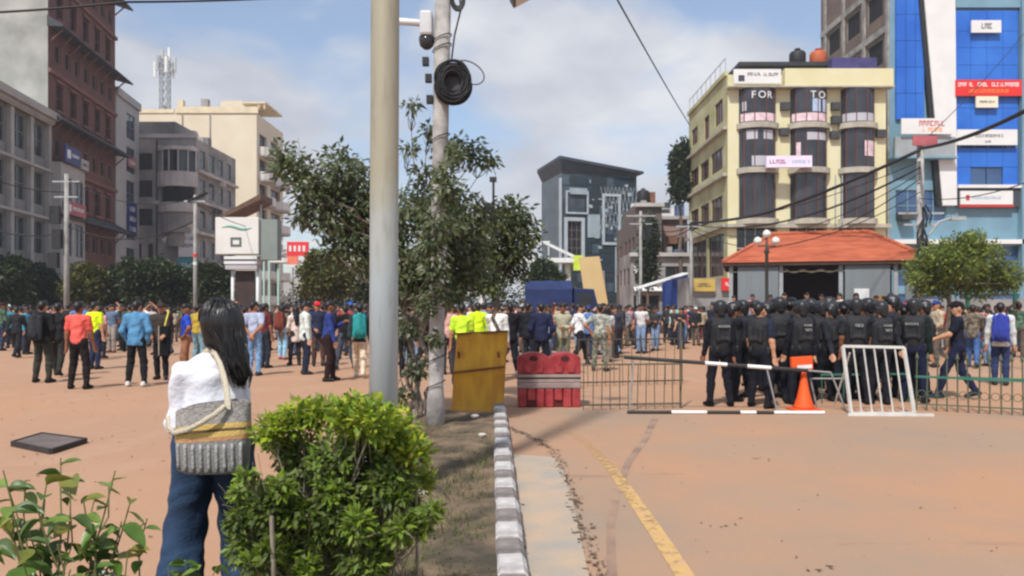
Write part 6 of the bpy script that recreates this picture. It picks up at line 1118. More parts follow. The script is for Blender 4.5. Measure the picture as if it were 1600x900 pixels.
    for i, a in enumerate(arms):
        s = 1 if i == 0 else -1; S = Vector(v(s * (sh + .005), .012, 1.405)); t = tgt[a]; W = Vector(v(s * t[0], t[1], t[2])); hint = {'hip': (s, .5, -.2), 'pocket': (s * .8, .8, 0), 'back': (s, .4, -.2), 'raised': (s, -.3, -.6)}.get(a, (s * .45, .8, -.5)); E, W = ik(S, W, .285, .255, hint); fd = (W - E).normalized()
        r1, r2, r3 = (.050 * g, .041, .029)
        if sleeve == 'long': A((TOP, S, E, r1 + .010 + th * .5, r2 + .010 + th * .4, I3)); A((TOP, E, W - fd * .01, r2 + .009 + th * .4, r3 + .012 + th * .2, I3))
        else: M = S.lerp(E, .68); A((TOP, S, M, r1 + .012 + th * .5, r1 + .010 + th * .4, I3)); A((SK, S.lerp(E, .3), E, r1 * .9, r2, I3)); A((SK, E, W, r2, r3, I3)); A((SK, E, E.lerp(W, .4), r2, r2 * .98, I3))
        if a not in ('pocket',): hand(pr, W, fd, s, (0, 0, 1) if abs(fd.z) < .8 else (-s * .9, -.3, 0), .45 if a in ('down', 'relax', 'swing_b', 'swing_f') else .75)
        else: A((SK, W, W + fd * .03, .032, .03, I3))
    # head, turned on the neck
    hc = Vector(v(0, -.01, 1.0)); hz0 = 1.0; rot = Matrix.Rotation(turn, 3, 'Z'); pv = Vector(v(0, .0, 1.50)); pt = Matrix.Rotation(lean * .4, 3, 'X')
    def H(x, y, z): return pv + rot @ (pt @ Vector((x, y, z - 1.50)))
    A((SK, v(0, .015, 1.42), H(0, .0, 1.53), .054, .052, I3)); A((SK, H(0, .005, 1.625), H(0, -.018, 1.615), .083, .079, (.93, 1, 1.2))); A((SK, H(0, -.03, 1.565), H(0, -.05, 1.548), .052, .04, I3))
    A((SK, H(0, -.103, 1.625), H(0, -.117, 1.595), .009, .014, I3))
    for s in (-1, 1): A((SK, H(s * .081, .008, 1.625), H(s * .083, .014, 1.595), .016, .012, I3)); A((HAIR, H(s * .032, -.0915, 1.628), H(s * .036, -.091, 1.628), .0085, .0085, I3)); A((HAIR, H(s * .022, -.094, 1.648), H(s * .046, -.088, 1.648), .006, .005, I3))
    A((LIP, H(-.018, -.094, 1.562), H(.018, -.094, 1.562), .0075, .0075, I3))
    if hair == 'short': A((HAIR, H(0, .022, 1.668), H(0, -.03, 1.682), .088, .078, (.98, 1.02, .95))); A((HAIR, H(0, .052, 1.63), H(0, .05, 1.585), .07, .05, I3))
    if hair == 'bun' or hair == 'long':
        A((HAIR, H(0, .025, 1.662), H(0, -.025, 1.68), .094, .084, I3)); A((HAIR, H(0, .055, 1.64), H(0, .085, 1.42 if hair == 'long' else 1.58), .085, .075 if hair == 'long' else .05, (1.1, .8, 1)))
        if hair == 'long': A((HAIR, H(0, .085, 1.45), H(0, .12, 1.22), .075, .045, (1.2, .7, 1)))
        for s in (-1, 1): A((HAIR, H(s * .07, .01, 1.66), H(s * .075, .045, 1.50), .035, .03, I3))
    if hair == 'cap': A((CAP, H(0, .012, 1.675), H(0, -.02, 1.69), .094, .086, (1, 1, .85))); A((CAP, H(-.03, -.12, 1.672), H(.03, -.12, 1.672), .045, .045, (1.1, 1.3, .25))); A((HAIR, H(0, .052, 1.63), H(0, .05, 1.585), .075, .05, I3))
    if hair == 'mask': A((CAP, H(0, .012, 1.66), H(0, -.02, 1.675), .096, .09, I3)); A((CAP, H(0, .04, 1.62), H(0, .02, 1.53), .088, .07, I3))
    return pr
WRK = {TOP: .0065, BOT: .0055}
m_sk = [mat('skin_tan', C(168, 118, 90), .6, .08, 6, spec=.3), mat('skin_brown', C(138, 92, 68), .6, .08, 6, spec=.3), mat('skin_light', C(190, 142, 114), .6, .08, 6, spec=.3)]
m_hr = mat('black_hair', (.012, .010, .010, 1), .45, .3, 40, spec=.4); m_lip = mat('lip', C(122, 70, 62), .6, .05, 4)
PROTO = {}
def proto(key, res=.0125, **k):
    if key not in PROTO: PROTO[key] = sdf_mesh('person_' + key, figure(**k), res, clip={'shirt': .90, 'jacket': .83, 'long': .70}.get(k.get('top', 'shirt'), 0), mats= [m_sk[0], m_white, m_white, m_black, m_hr, m_white, m_lip], wr=WRK)
    return PROTO[key]
KINDS_P = {
 'm_down': dict(), 'm_down_long': dict(sleeve='long', top='jacket'), 'm_pocket': dict(stance='apart', arms=('pocket', 'pocket'), sleeve='long', top='jacket', lean=.05),
 'm_apart': dict(stance='apart', arms=('down', 'relax')), 'm_stride': dict(stance='stride', arms=('swing_b', 'swing_f')), 'm_stride_long': dict(stance='stride', arms=('swing_b', 'swing_f'), sleeve='long', top='jacket', lean=.05),
 'm_phone': dict(stance='rest', arms=('phone', 'relax'), sleeve='long', turn=.2, lean=.06), 'm_camera': dict(stance='wide', arms=('phone2', 'phone2'), sleeve='long', top='jacket', lean=.1),
 'm_raised': dict(stance='rest', arms=('raised', 'relax')), 'm_cross': dict(stance='stand', arms=('cross', 'cross'), sleeve='long', turn=-.3), 'm_hip': dict(stance='apart', arms=('hip', 'down'), top='tucked', turn=.5),
 'm_back': dict(stance='stand', arms=('back', 'back'), top='tucked', turn=-.5), 'm_cap': dict(stance='rest', arms=('hold', 'hold'), hair='cap', sleeve='long', top='jacket'), 'm_cap_short': dict(stance='apart', arms=('down', 'relax'), hair='cap', top='tucked'),
 'm_stout': dict(stance='apart', arms=('relax', 'down'), girth=1.13, belly=.1), 'w_long': dict(stance='rest', arms=('hold', 'down'), hair='long', top='long', female=True, girth=.92, sleeve='long'),
 'w_bun': dict(stance='stand', arms=('phone', 'relax'), hair='bun', top='shirt', female=True, girth=.92), 'm_fwd': dict(stance='stride', arms=('fwd', 'relax'), hair='cap', top='tucked', turn=.1),
 'police': dict(stance='apart', arms=('relax', 'down'), hair='short', top='tucked', girth=1.08, sleeve='long'), 'police_short': dict(stance='apart', arms=('relax', 'down'), hair='short', top='tucked', girth=1.04), 'police_hold': dict(stance='rest', arms=('hold', 'hold'), sleeve='long', hair='short', top='tucked', girth=1.04, turn=.35), 'police_stride': dict(sleeve='long', stance='stride', arms=('swing_b', 'hold'), top='tucked', girth=1.06, turn=.4), 'police_cross': dict(sleeve='long', stance='rest', arms=('cross', 'cross'), top='tucked', girth=1.08, turn=-.6), 'police_cap': dict(stance='apart', arms=('hip', 'relax'), hair='cap', top='tucked', girth=1.1, turn=.6), 'police_lean': dict(stance='stand', arms=('hold', 'relax'), hair='short', top='tucked', girth=1.04, lean=.12, turn=-.4),
}
CM = {}; PRINTS = {(122, 108, 90), (146, 148, 138), (92, 84, 72), (96, 76, 64), (68, 92, 74), (196, 140, 146), (150, 60, 62), (112, 112, 98), (120, 122, 128)}
def cloth(c, name=None, rough=.85):
    k = tuple(round(x) for x in c)
    if k not in CM and k in PRINTS: CM[k] = mat('print_%02x%02x%02x' % k, C(*c), rough, .25, 14, bump=.25, bscale=26, spec=.2, col2=C(*[min(255, v * 1.12 + 14) for v in c]), lo=.45, hi=.55)
    if k not in CM: CM[k] = mat('cloth_%02x%02x%02x' % k, C(*c), rough, .16, 7, bump=.25, bscale=26, spec=.2)
    return CM[k]
NP = [0]
def person(px, fy, kind, face, label, top, bot, shoe=(40, 38, 38), skin=None, cap=None, h=1.70, group=None, hair=None, z=0.0, xy=None):
    me = proto(kind, **KINDS_P[kind]); p = Vector((xy[0], xy[1], z)) if xy else gnd(px, fy, z); o = link('person', me, None, (p.x, p.y, z), (0, 0, R(face))); s = h / 1.765; o.scale = (s, s, s); NP[0] += 1
    ms = [m_sk[NP[0] % 3] if skin is None else m_sk[skin], cloth(top), cloth(bot), cloth(shoe), hair or m_hr, cloth(cap or top), m_lip]
    for i, m in enumerate(ms): o.material_slots[i].link = 'OBJECT'; o.material_slots[i].material = m
    return tag(o, label, 'person', group)
# shared police kit
def vest_mesh():
    pr = [(0, (0, 0, 1.03), (0, 0, 1.30), .165, .183, (1, .82, 1)), (0, (-.085, .0, 1.36), (.085, 0, 1.36), .115, .115, (1, 1.02, .9)), (0, (-.11, .02, 1.43), (.11, .02, 1.43), .062, .062, I3), (0, (-.08, .13, 1.12), (.08, .13, 1.12), .03, .03, (1, 1, 1)), (0, (-.09, .135, 1.10), (-.09, .135, 1.30), .03, .03, I3), (0, (.09, .135, 1.10), (.09, .135, 1.30), .03, .03, I3), (0, (-.1, -.13, 1.1), (-.1, -.13, 1.2), .04, .04, I3), (0, (.1, -.13, 1.1), (.1, -.13, 1.2), .04, .04, I3)]
    return sdf_mesh('vest', pr, .012, [mat('black_vest_fabric', C(34, 35, 38), .8, .2, 8, bump=.3, bscale=30)], k=.02, wr={0: .003})
def helmet_mesh():
    pr = [(0, (0, .018, 1.668), (0, -.02, 1.672), .106, .101, (1, 1.06, 1)), (0, (0, .06, 1.60), (0, .062, 1.55), .08, .064, (1.1, .75, 1)), (0, (-.09, .01, 1.63), (-.092, .015, 1.57), .04, .03, I3), (0, (.09, .01, 1.63), (.092, .015, 1.57), .04, .03, I3), (0, (-.05, -.105, 1.715), (.05, -.105, 1.715), .018, .018, I3)]
    return sdf_mesh('helmet', pr, .012, [mat('black_helmet_shell', C(38, 39, 42), .4, .15, 5)], k=.03)
VEST = vest_mesh(); HELM = helmet_mesh()
_v = MB(); n = 10; vs = []
for i in range(n + 1):
    a = R(-70 + 140 * i / n); vs += [(.142 * math.sin(a), -.015 - .137 * math.cos(a), 1.69), (.148 * math.sin(a), -.02 - .145 * math.cos(a), 1.745)]
_v.add(vs, [(2 * i, 2 * i + 2, 2 * i + 3, 2 * i + 1) for i in range(n)]); VISOR = _v.mesh('visor', mat('smoky_visor', (.05, .055, .06, 1), .1, .1, 3, spec=.6), True)
BELT = sdf_mesh('belt', [(0, (-.05, 0, 1.0), (.05, 0, 1.0), .125, .125, (1, .98, .25)), (0, (.17, .02, .97), (.17, .02, .92), .03, .03, I3), (0, (-.17, .03, .97), (-.17, .03, .90), .028, .028, I3), (0, (.1, .12, .97), (.1, .12, .93), .03, .03, I3)], .012, [m_black], k=.015)
def backtext(seed, rows):
    r = random.Random(seed); mb = MB()
    for (z, hgt, w) in rows:
        x = -w / 2
        while x < w / 2 - .02:
            cw = r.uniform(.022, .034); st = .009; y = .168 + .012 - abs(x) * .16
            mb.box(x, y, z, x + st, y + .008, z + hgt); mb.box(x + st, y, z + hgt - .009, x + cw, y + .0075, z + hgt)
            if r.random() > .4: mb.box(x + st, y, z, x + cw, y + .0072, z + .009)
            if r.random() > .5: mb.box(x + cw - st, y, z + .009, x + cw, y + .007, z + hgt - .009)
            x += cw + .012
    return mb.mesh('lettering', mat('grey_patch_lettering', C(150, 152, 150), .8, .1, 3))
LET = [backtext(1, ((1.335, .03, .16), (1.245, .045, .15))), backtext(2, ((1.29, .045, .14),)), backtext(3, ((1.32, .035, .17),))]
BATON = MB().tube([(0, 0, 0), (0, 0, .1), (0, 0, .65)], [.017, .015, .014], 8).mesh('baton', mat('dark_wood_baton', C(96, 70, 50), .6, .15, 5), True)
def police(px, fy, face, label, kind='police', helmet=True, vest=True, let=0, h=1.74, top=(26, 28, 36), bot=(22, 24, 33), z=0, sleeve=None, cap=None):
    h += ((px * 7 + fy * 3) % 11 - 6) * .008; face += ((px * 13 + fy) % 17 - 8) * 3.5
    o = person(px, fy, kind, face, label, top, bot, (24, 24, 26), None, cap, h, 'police officers behind the barriers')
    if vest:
        v = link('vest', VEST, o); v.scale = (1.07, 1.09, 1.0)
        if let is not None: tag(link('lettering', LET[let], v), kind='stuff')
        if kind == 'police_lean': v.rotation_euler = (.12, 0, 0); v.location = (0, .12 * .0, 0)
        link('belt', BELT, o)
    if helmet:
        t = KINDS_P[kind].get('turn', 0); he = link('helmet', HELM, o, None, (0, 0, t));
        if kind == 'police_lean': he.location = (0, -.06, -.005)
        link('visor', VISOR, he)
    return o
# ------------------------------------------------------------ police at the barriers
K = ('police', 'police_hold', 'police_lean')
police(1125, 635, 178, 'police officer in black vest and helmet at the left end of the police group', 'police', let=2)
police(1187, 637, 150, 'bareheaded police officer with a bare forearm hanging, left of the orange cone', 'police_short', helmet=False, vest=True, let=None, top=(34, 40, 58))
police(1160, 620, 200, 'helmeted officer half hidden between the two leftmost officers', 'police_hold', let=1)
police(1218, 626, 185, 'helmeted officer in dark vest just left of the orange cone', 'police_hold', let=None)
police(1252, 632, 182, 'helmeted officer standing right behind the orange cone, two rows of print on the vest', 'police', let=0)
police(1284, 627, 170, 'helmeted officer right of the orange cone, one row of print on the vest', 'police', let=1)
police(1204, 612, 160, 'helmeted officer in the second row above the left boom leg', 'police', let=None)
police(1236, 610, 200, 'helmeted officer in the second row behind the cone', 'police_hold', let=None)
police(1308, 615, 215, 'helmeted officer in the second row left of the white gate, arm hanging', 'police_lean', let=None)
police(1338, 631, 175, 'officer in grey vest behind the left part of the white gate', 'police_short', let=1, top=(52, 54, 60))
police(1376, 632, 190, 'helmeted officer behind the middle of the white gate', 'police_hold', let=0)
police(1428, 629, 172, 'broad officer in dark green vest and navy trousers right of the white gate', 'police', let=2, top=(22, 34, 34), bot=(24, 28, 54), h=1.76)
police(1400, 615, 160, 'helmeted officer in the second row behind the right part of the white gate', 'police', let=None)
police(1356, 610, 210, 'helmeted officer in the second row behind the middle of the white gate', 'police_hold', let=None)
police(1270, 606, 140, 'helmeted officer in the third row behind the cone', 'police', let=None)
police(1322, 602, 190, 'helmeted officer in the third row left of the white gate', 'police', let=None)
police(1180, 603, 230, 'helmeted officer in the third row behind the bareheaded officer', 'police_hold', let=None)
police(1384, 600, 150, 'helmeted officer in the third row behind the white gate', 'police', let=None)
for i, (px, fy, fc, kd, he, lb) in enumerate((
 (1146, 627, 120, 'police_cross', True, 'officer with folded arms squeezed behind the leftmost officer'), (1198, 622, 225, 'police_stride', True, 'officer mid step behind the bareheaded officer'), (1234, 622, 140, 'police_cap', False, 'capped officer with a hand on the hip left of the cone'),
 (1266, 618, 235, 'police_cross', True, 'officer with folded arms behind the cone, turned left'), (1298, 628, 205, 'police_stride', True, 'officer stepping forward left of the white gate'), (1318, 622, 130, 'police_cap', False, 'capped officer beside the left stile of the white gate'),
 (1356, 622, 240, 'police_cross', True, 'officer with folded arms behind the white gate, turned left'), (1394, 626, 205, 'police_stride', True, 'officer mid step behind the right part of the white gate'), (1412, 622, 140, 'police_cap', False, 'capped officer left of the broad officer in dark green'),
 (1444, 618, 225, 'police_hold', True, 'officer at the right end of the police group'), (1222, 600, 120, 'police_cross', True, 'officer with folded arms in the back row left of the cone'), (1296, 598, 60, 'police_stride', True, 'officer in the back row walking away right of the cone'), (1346, 596, 30, 'police_hold', True, 'officer in the back row facing the camera behind the white gate'))):
    police(px, fy, fc, lb, kd, helmet=he, let=None if i % 3 else i % 2, top=((26, 28, 34), (34, 36, 44), (44, 46, 50))[i % 3], cap=(22, 24, 32), h=1.70 + (i % 4) * .025)
person(1496, 623, 'm_fwd', -115, 'man in navy uniform and cap striding left beside the spear fence', (26, 32, 46), (28, 32, 58), (36, 48, 58), cap=(20, 22, 30), h=1.74)
# ------------------------------------------------------------ people at the right
o = person(1563, 602, 'm_down_long', 150, 'man in pale grey shirt with a blue backpack beyond the spear fence', (196, 200, 200), (44, 56, 92), (50, 48, 50))
def backpack(p, rz, col, label, h=1.37):
    t = thing('backpack', label, 'backpack', (p.x, p.y, 0), R(rz)); pr = [(0, (-.1, .22, h - .42), (-.1, .2, h), .055, .05, I3), (0, (.1, .22, h - .42), (.1, .2, h), .055, .05, I3), (0, (0, .24, h - .4), (0, .22, h + .03), .085, .07, I3)]
    o = link('pack', sdf_mesh('pack', pr, .015, [cloth(col)], k=.05, wr={0: .004}), t); pk = [(0, (-.07, .30, h - .36), (.07, .30, h - .36), .04, .04, (1, 1, 1.8))]; link('pocket', sdf_mesh('pocket', pk, .014, [cloth(tuple(c * .8 for c in col))]), t)
    for s in (-1, 1): mb = MB(); mb.tube([(s * .1, .14, h + .0), (s * .11, .04, h + .095), (s * .115, -.06, h + .06), (s * .13, -.125, h - .08), (s * .15, -.08, h - .25), (s * .13, .12, h - .34)], .016, 6); mb.build('strap', cloth(tuple(c * .7 for c in col)), t, smooth=True)
    return t
backpack(o.location, 150, (52, 64, 150), 'blue backpack worn by the man in the pale grey shirt')
person(1520, 575, 'm_stride_long', 150, 'person in black and cream checked jacket and blue jeans behind the navy uniformed man', (92, 84, 72), (66, 96, 146), (40, 60, 60))
person(1472, 548, 'm_phone', -30, 'person in bright red top left of the navy uniformed man', (206, 38, 34), (40, 44, 48), h=1.66)
person(1306, 545, 'w_long', 30, 'person with a pink scarf and white skirt beyond the police', (232, 84, 112), (226, 222, 222), h=1.66, hair=cloth((232, 84, 112)))
person(1418, 560, 'm_cap', 200, 'person in a crimson cap behind the police at right', (34, 34, 38), (30, 30, 36), cap=(200, 40, 60), h=1.74)
person(1585, 540, 'm_down', -40, 'person in dark top at the right edge under the round tree', (42, 44, 50), (38, 42, 60))
# ------------------------------------------------------------ centre group beyond the barriers
person(722, 601, 'm_apart', 178, 'man in neon green vest behind the left edge of the yellow sheet', (196, 236, 60), (40, 44, 54), h=1.7)
person(747, 578, 'm_pocket', 190, 'second neon vest wearer behind the yellow sheet', (204, 234, 40), (40, 42, 50), h=1.74)
person(757, 562, 'm_down', 160, 'person in cyan shirt behind the yellow sheet', (46, 150, 190), (40, 42, 50), h=1.74)
person(776, 596, 'm_phone', 175, 'man in white shirt behind the right edge of the yellow sheet', (226, 226, 222), (44, 44, 52), h=1.72)
person(797, 588, 'm_stride_long', 200, 'man in black clothes and white shoes between the yellow sheet and the red barriers', (26, 26, 30), (24, 24, 28), (214, 206, 190), h=1.74)
person(846, 588, 'm_pocket', 183, 'broad man in navy jacket with pale shoulders behind the red barriers', (34, 38, 66), (26, 28, 38), h=1.72)
person(826, 578, 'm_down_long', 150, 'man in black jacket behind the left of the red barriers', (30, 32, 38), (36, 38, 44), h=1.72)
person(879, 586, 'm_cross', 20, 'officer in khaki uniform and cap facing the camera behind the red barriers', (170, 166, 142), (104, 104, 84), h=1.7)
person(905, 572, 'm_stride', 110, 'man in white shirt and black trousers walking right of the red barriers', (228, 230, 232), (34, 34, 38), (40, 40, 40), h=1.72)
person(937, 580, 'm_hip', 160, 'man in grey camouflage behind the iron railing', (146, 148, 138), (112, 112, 98), h=1.7)
person(949, 566, 'w_bun', 185, 'woman with a lime collar in grey top behind the camouflaged man', (190, 192, 188), (120, 112, 100), h=1.6)
person(968, 545, 'm_down_long', 210, 'man in brown and black clothes standing left of the two dark uniformed men', (58, 50, 52), (40, 32, 30))
person(1014, 541, 'm_apart', 175, 'man in dark olive uniform in the open ground beyond the railing', (44, 50, 44), (30, 34, 34), h=1.74)
person(1006, 532, 'm_cross', 30, 'dark dressed person close behind the olive uniformed man', (40, 44, 44), (34, 34, 36), h=1.7)
person(1054, 538, 'm_down_long', -150, 'man in pale green shirt and dark green trousers left of the leftmost officer', (186, 212, 200), (46, 74, 74), h=1.72)
person(1044, 536, 'm_pocket', 160, 'person in charcoal jacket close left of the man in pale green', (52, 50, 52), (40, 40, 42), h=1.72)
person(1092, 530, 'w_bun', 20, 'woman in pink top left of the leftmost officer', (226, 150, 160), (150, 40, 54), h=1.6)
person(1078, 526, 'm_stout', -20, 'person in white shirt beyond the open ground left of the police', (226, 222, 220), (60, 56, 58))
# behind the tree stems
person(634, 590, 'm_down_long', 170, 'person in black clothes seen between the steel pole and the tree stems', (26, 26, 28), (28, 28, 30))
person(660, 578, 'm_stride_long', 120, 'person in dark maroon jacket behind the tree stems', (62, 36, 36), (34, 32, 34))
person(700, 585, 'm_down', 200, 'person in pale pink shirt just right of the concrete pole', (206, 160, 152), (62, 56, 58))
person(645, 560, 'w_long', 190, 'woman in pale top behind the tree stems', (176, 160, 150), (46, 44, 48), h=1.6)
person(612, 570, 'm_apart', 160, 'person in grey shirt hidden behind the steel pole edge', (120, 122, 126), (44, 44, 50))
# ------------------------------------------------------------ near people of the left crowd
LG = None
person(66, 598, 'm_pocket', 175, 'man in black jacket and dark olive trousers at the left, back turned', (24, 25, 28), (52, 54, 46), (34, 30, 28), h=1.76)
person(90, 588, 'm_stride_long', 200, 'person in charcoal clothes close behind the man in the black jacket', (36, 36, 38), (46, 46, 44), (36, 32, 30), h=1.74)
person(123, 608, 'm_apart', 180, 'man in coral red t-shirt and black trousers, back turned', (222, 96, 86), (32, 26, 27), (36, 28, 26), h=1.74)
person(148, 577, 'm_down', 165, 'man in bright yellow safety vest and navy jeans behind the man in coral', (214, 240, 30), (40, 46, 74), (52, 44, 40), h=1.74)
person(175, 551, 'm_back', -10, 'man in slate blue shirt and grey trousers facing the camera behind the yellow vest', (92, 112, 136), (148, 140, 134), (110, 70, 64))
person(192, 548, 'm_cross', -25, 'person in black shirt left of the man in the steel blue jacket', (32, 28, 32), (36, 34, 36))
person(213, 604, 'm_pocket', 182, 'broad man in steel blue jacket and black trousers with white shoes', (84, 136, 176), (28, 28, 30), (206, 200, 194), h=1.76)
o = person(252, 593, 'm_cap', 8, 'man in dark jacket with a yellow strap carrying a long black case', (62, 54, 50), (26, 26, 28), (44, 42, 42), cap=(60, 46, 42), h=1.7)
p = o.location; t = thing('carry_case', 'long black case with a pale edge held before the man in dark jacket', 'case', (p.x + .17, p.y - .2, .52), R(6)); mb = MB(); mb.box(-.1, -.06, 0, .1, .06, .66); mb.build('shell', cloth((18, 18, 20)), t, bev=.02); mb = MB(); mb.box(-.125, -.05, .02, -.101, .05, .66); mb.build('edge', cloth((150, 142, 130)), t); mb = MB(); mb.tube([(.0, 0, .66), (.02, .04, .8), (.03, .12, .93), (.0, .2, .99)], .02, 6); mb.build('strap', cloth((206, 190, 90)), t)
person(291, 592, 'm_hip', -70, 'boy in royal blue football shirt and tan trousers left of the woman', (36, 70, 178), (150, 104, 78), (44, 40, 42), h=1.70)
person(310, 570, 'm_stout', 160, 'person in mustard shirt half hidden left of the woman in front', (172, 146, 60), (120, 150, 160))
person(397, 587, 'm_back', 180, 'man in grey blue t-shirt and light blue jeans right of the woman, back turned', (168, 178, 200), (120, 156, 196), (54, 58, 72), h=1.74)
person(414, 575, 'm_down', 150, 'person in dark red shirt close behind the man in light blue jeans', (92, 40, 44), (40, 46, 58))
person(368, 565, 'm_raised', 190, 'person in crimson top raising an arm beside the woman', (206, 52, 72), (40, 40, 46), h=1.7)
person(441, 562, 'w_long', 170, 'woman in brown camouflage jacket and pale blue jeans', (122, 108, 90), (150, 196, 222), (176, 84, 74), h=1.66)
person(462, 571, 'w_long', 215, 'woman with a cream shawl behind the man in the pale grey sweater', (222, 204, 192), (44, 38, 40), h=1.62)
person(477, 585, 'm_down_long', 120, 'man in pale grey sweater and dark jeans facing right', (206, 212, 206), (34, 40, 58), (46, 46, 52), h=1.72)
person(496, 572, 'm_cap', 30, 'man in a bright red cap and navy top', (42, 50, 74), (80, 60, 56), cap=(206, 36, 52), h=1.74)
person(513, 596, 'm_phone', 105, 'man in blue jacket and dark brown trousers facing right', (46, 62, 128), (44, 28, 28), (50, 44, 42), h=1.74)
person(540, 577, 'm_camera', 215, 'man in black jacket with raised camera, legs apart', (28, 27, 30), (74, 80, 92), (40, 36, 36), h=1.7, cap=None)
o = person(562, 590, 'm_stride_long', 190, 'person in dark jacket and cream trousers with a teal backpack', (38, 52, 56), (216, 196, 170), (206, 196, 178), h=1.72)
backpack(o.location, 190, (44, 140, 140), 'teal backpack worn by the person in cream trousers')
person(548, 556, 'm_cap', 200, 'person in a bright blue cap behind the man with the camera', (60, 62, 72), (50, 50, 56), cap=(44, 92, 196), h=1.76)
for px_, col_, cn_ in ((66, (46, 48, 52), 'charcoal backpack worn by the man in black jacket at the left'), (441, (120, 60, 50), 'rust red backpack worn by the woman in camouflage jacket')):
    q_ = [o for o in bpy.data.objects if o.name.startswith('person') and o.get('label', '').startswith('man in black jacket and dark olive' if px_ == 66 else 'woman in brown camouflage')][0]; backpack(q_.location, math.degrees(q_.rotation_euler.z), col_, cn_)
person(9, 534, 'm_down_long', 175, 'person in grey green uniform at the left edge of the crowd', (82, 92, 84), (44, 36, 42), h=1.74)
person(38, 548, 'm_cross', 40, 'person in navy jacket with pale print left of the man in black jacket', (34, 34, 62), (40, 38, 42))
# ------------------------------------------------------------ far crowd
PAL = [((206, 202, 200), 'white'), ((40, 40, 44), 'black'), ((52, 56, 78), 'navy'), ((120, 122, 128), 'grey'), ((150, 60, 62), 'dark red'), ((88, 120, 168), 'blue'), ((176, 160, 136), 'beige'), ((68, 92, 74), 'dark green'), ((196, 140, 146), 'pink'), ((96, 76, 64), 'brown'), ((190, 170, 70), 'mustard'), ((62, 60, 62), 'charcoal'), ((70, 150, 170), 'teal')]
WTS = [9, 20, 15, 8, 6, 5, 5, 4, 3, 6, 1, 16, 1]
BP = [((36, 36, 42), 'dark'), ((48, 54, 76), 'navy'), ((120, 140, 170), 'blue'), ((96, 86, 76), 'brown')]
USED = set(); rc = random.Random(42); POS = [(o.location.x, o.location.y) for o in bpy.data.objects if o.name.startswith('person')]
farK = ['m_down', 'm_down_long', 'm_pocket', 'm_apart', 'm_phone', 'm_cross', 'm_hip', 'm_back', 'm_cap', 'm_stout', 'w_long', 'w_bun', 'm_raised', 'm_stride_long']
def scatter(n, px0, px1, d0, d1, zone, group, face0=180, spread=70, pw=1.0):
    k = 0; tries = 0; global USED
    while k < n and tries < n * 30:
        tries += 1; px = rc.uniform(px0, px1); d = d0 + (d1 - d0) * rc.random() ** pw; x = (px - 800) / FPX * d
        if group == 'left crowd' and math.sin(px * .05 + d * .5) + math.sin(px * .023 - d * .33) < -.35: continue
        if any((x - a) ** 2 + (d - b) ** 2 < .42 for a, b in POS): continue
        zl = zone(px); c, cn = rc.choices(PAL, WTS)[0]; bc, bn = rc.choice(BP); kind = rc.choice(farK); face = face0 + rc.gauss(0, spread)
        near = 'nearer ' if d < (d0 * .6 + d1 * .4) else 'far '; wn = 'woman' if kind[0] == 'w' else 'person'
        lab = '%s%s in %s top and %s trousers %s' % (near, wn, cn, bn, zl); q_ = 0
        while lab in USED and q_ < 40: (c, cn) = rc.choices(PAL, WTS)[0]; (bc, bn) = rc.choice(BP); lab = '%s%s in %s top and %s trousers %s' % (near, wn, cn, bn, zl); q_ += 1
        USED.add(lab)
        person(px, 0, kind, face, lab, c, bc, h=rc.uniform(1.58, 1.78) if kind[0] != 'w' else rc.uniform(1.52, 1.64), xy=(x, d), group=group, cap=rc.choice([(190, 190, 190), (40, 60, 120), (60, 40, 40)])); POS.append((x, d)); k += 1
def zoneL(px): return 'at the far left edge' if px < 60 else 'near the pole with black boxes' if px < 150 else 'below the narrow pale building' if px < 240 else 'near the slim grey pole' if px < 335 else 'below the white billboard' if px < 450 else 'before the yellow green tree'
def zoneM(px): return 'behind the tree stems' if px < 720 else 'behind the yellow sheet' if px < 800 else 'beside the blue truck'
def zoneR(px): return 'beyond the iron railing' if px < 1000 else 'before the market stall' if px < 1090 else 'below the yellow building' if px < 1180 else 'before the pavilion' if px < 1430 else 'under the umbrella shaped tree'
scatter(30, 0, 570, 22, 30, zoneL, 'left crowd'); scatter(95, -10, 580, 29, 43, zoneL, 'left crowd', 180, 80)
scatter(14, 585, 820, 20, 34, zoneM, 'middle crowd', 180, 80); scatter(26, 800, 965, 22, 36, zoneM, 'middle crowd', 180, 80)
scatter(48, 945, 1200, 26, 41, zoneR, 'right crowd', 0, 80); scatter(26, 1190, 1430, 19, 27.5, zoneR, 'right crowd', 0, 80); scatter(14, 1430, 1600, 19, 30, zoneR, 'right crowd', 180, 80)
for k in range(11):                                  # people standing on the pavilion's plinth
    lx_ = -3.1 + k * .6 + rc.uniform(-.12, .12); q_ = pv.matrix_basis @ Vector((lx_, -1.25 + rc.uniform(-.2, .15), 0)); (c, cn) = [((226, 220, 222), 'white'), ((224, 130, 150), 'pink'), ((60, 40, 44), 'maroon'), ((200, 60, 70), 'red'), ((120, 130, 150), 'grey blue'), ((40, 42, 48), 'black'), ((214, 200, 180), 'cream'), ((96, 60, 70), 'plum'), ((80, 120, 110), 'sea green'), ((190, 160, 90), 'ochre'), ((150, 150, 156), 'silver grey')][k]
    person(0, 0, rc.choice(['m_down', 'm_cross', 'w_bun', 'm_phone', 'w_long', 'm_hip']), rc.uniform(-40, 40), 'person in %s top standing on the pavilion plinth above the police helmets' % cn, c, (52, 50, 56), h=rc.uniform(1.55, 1.68), xy=(q_.x, q_.y), z=.45, group='people on the pavilion plinth')
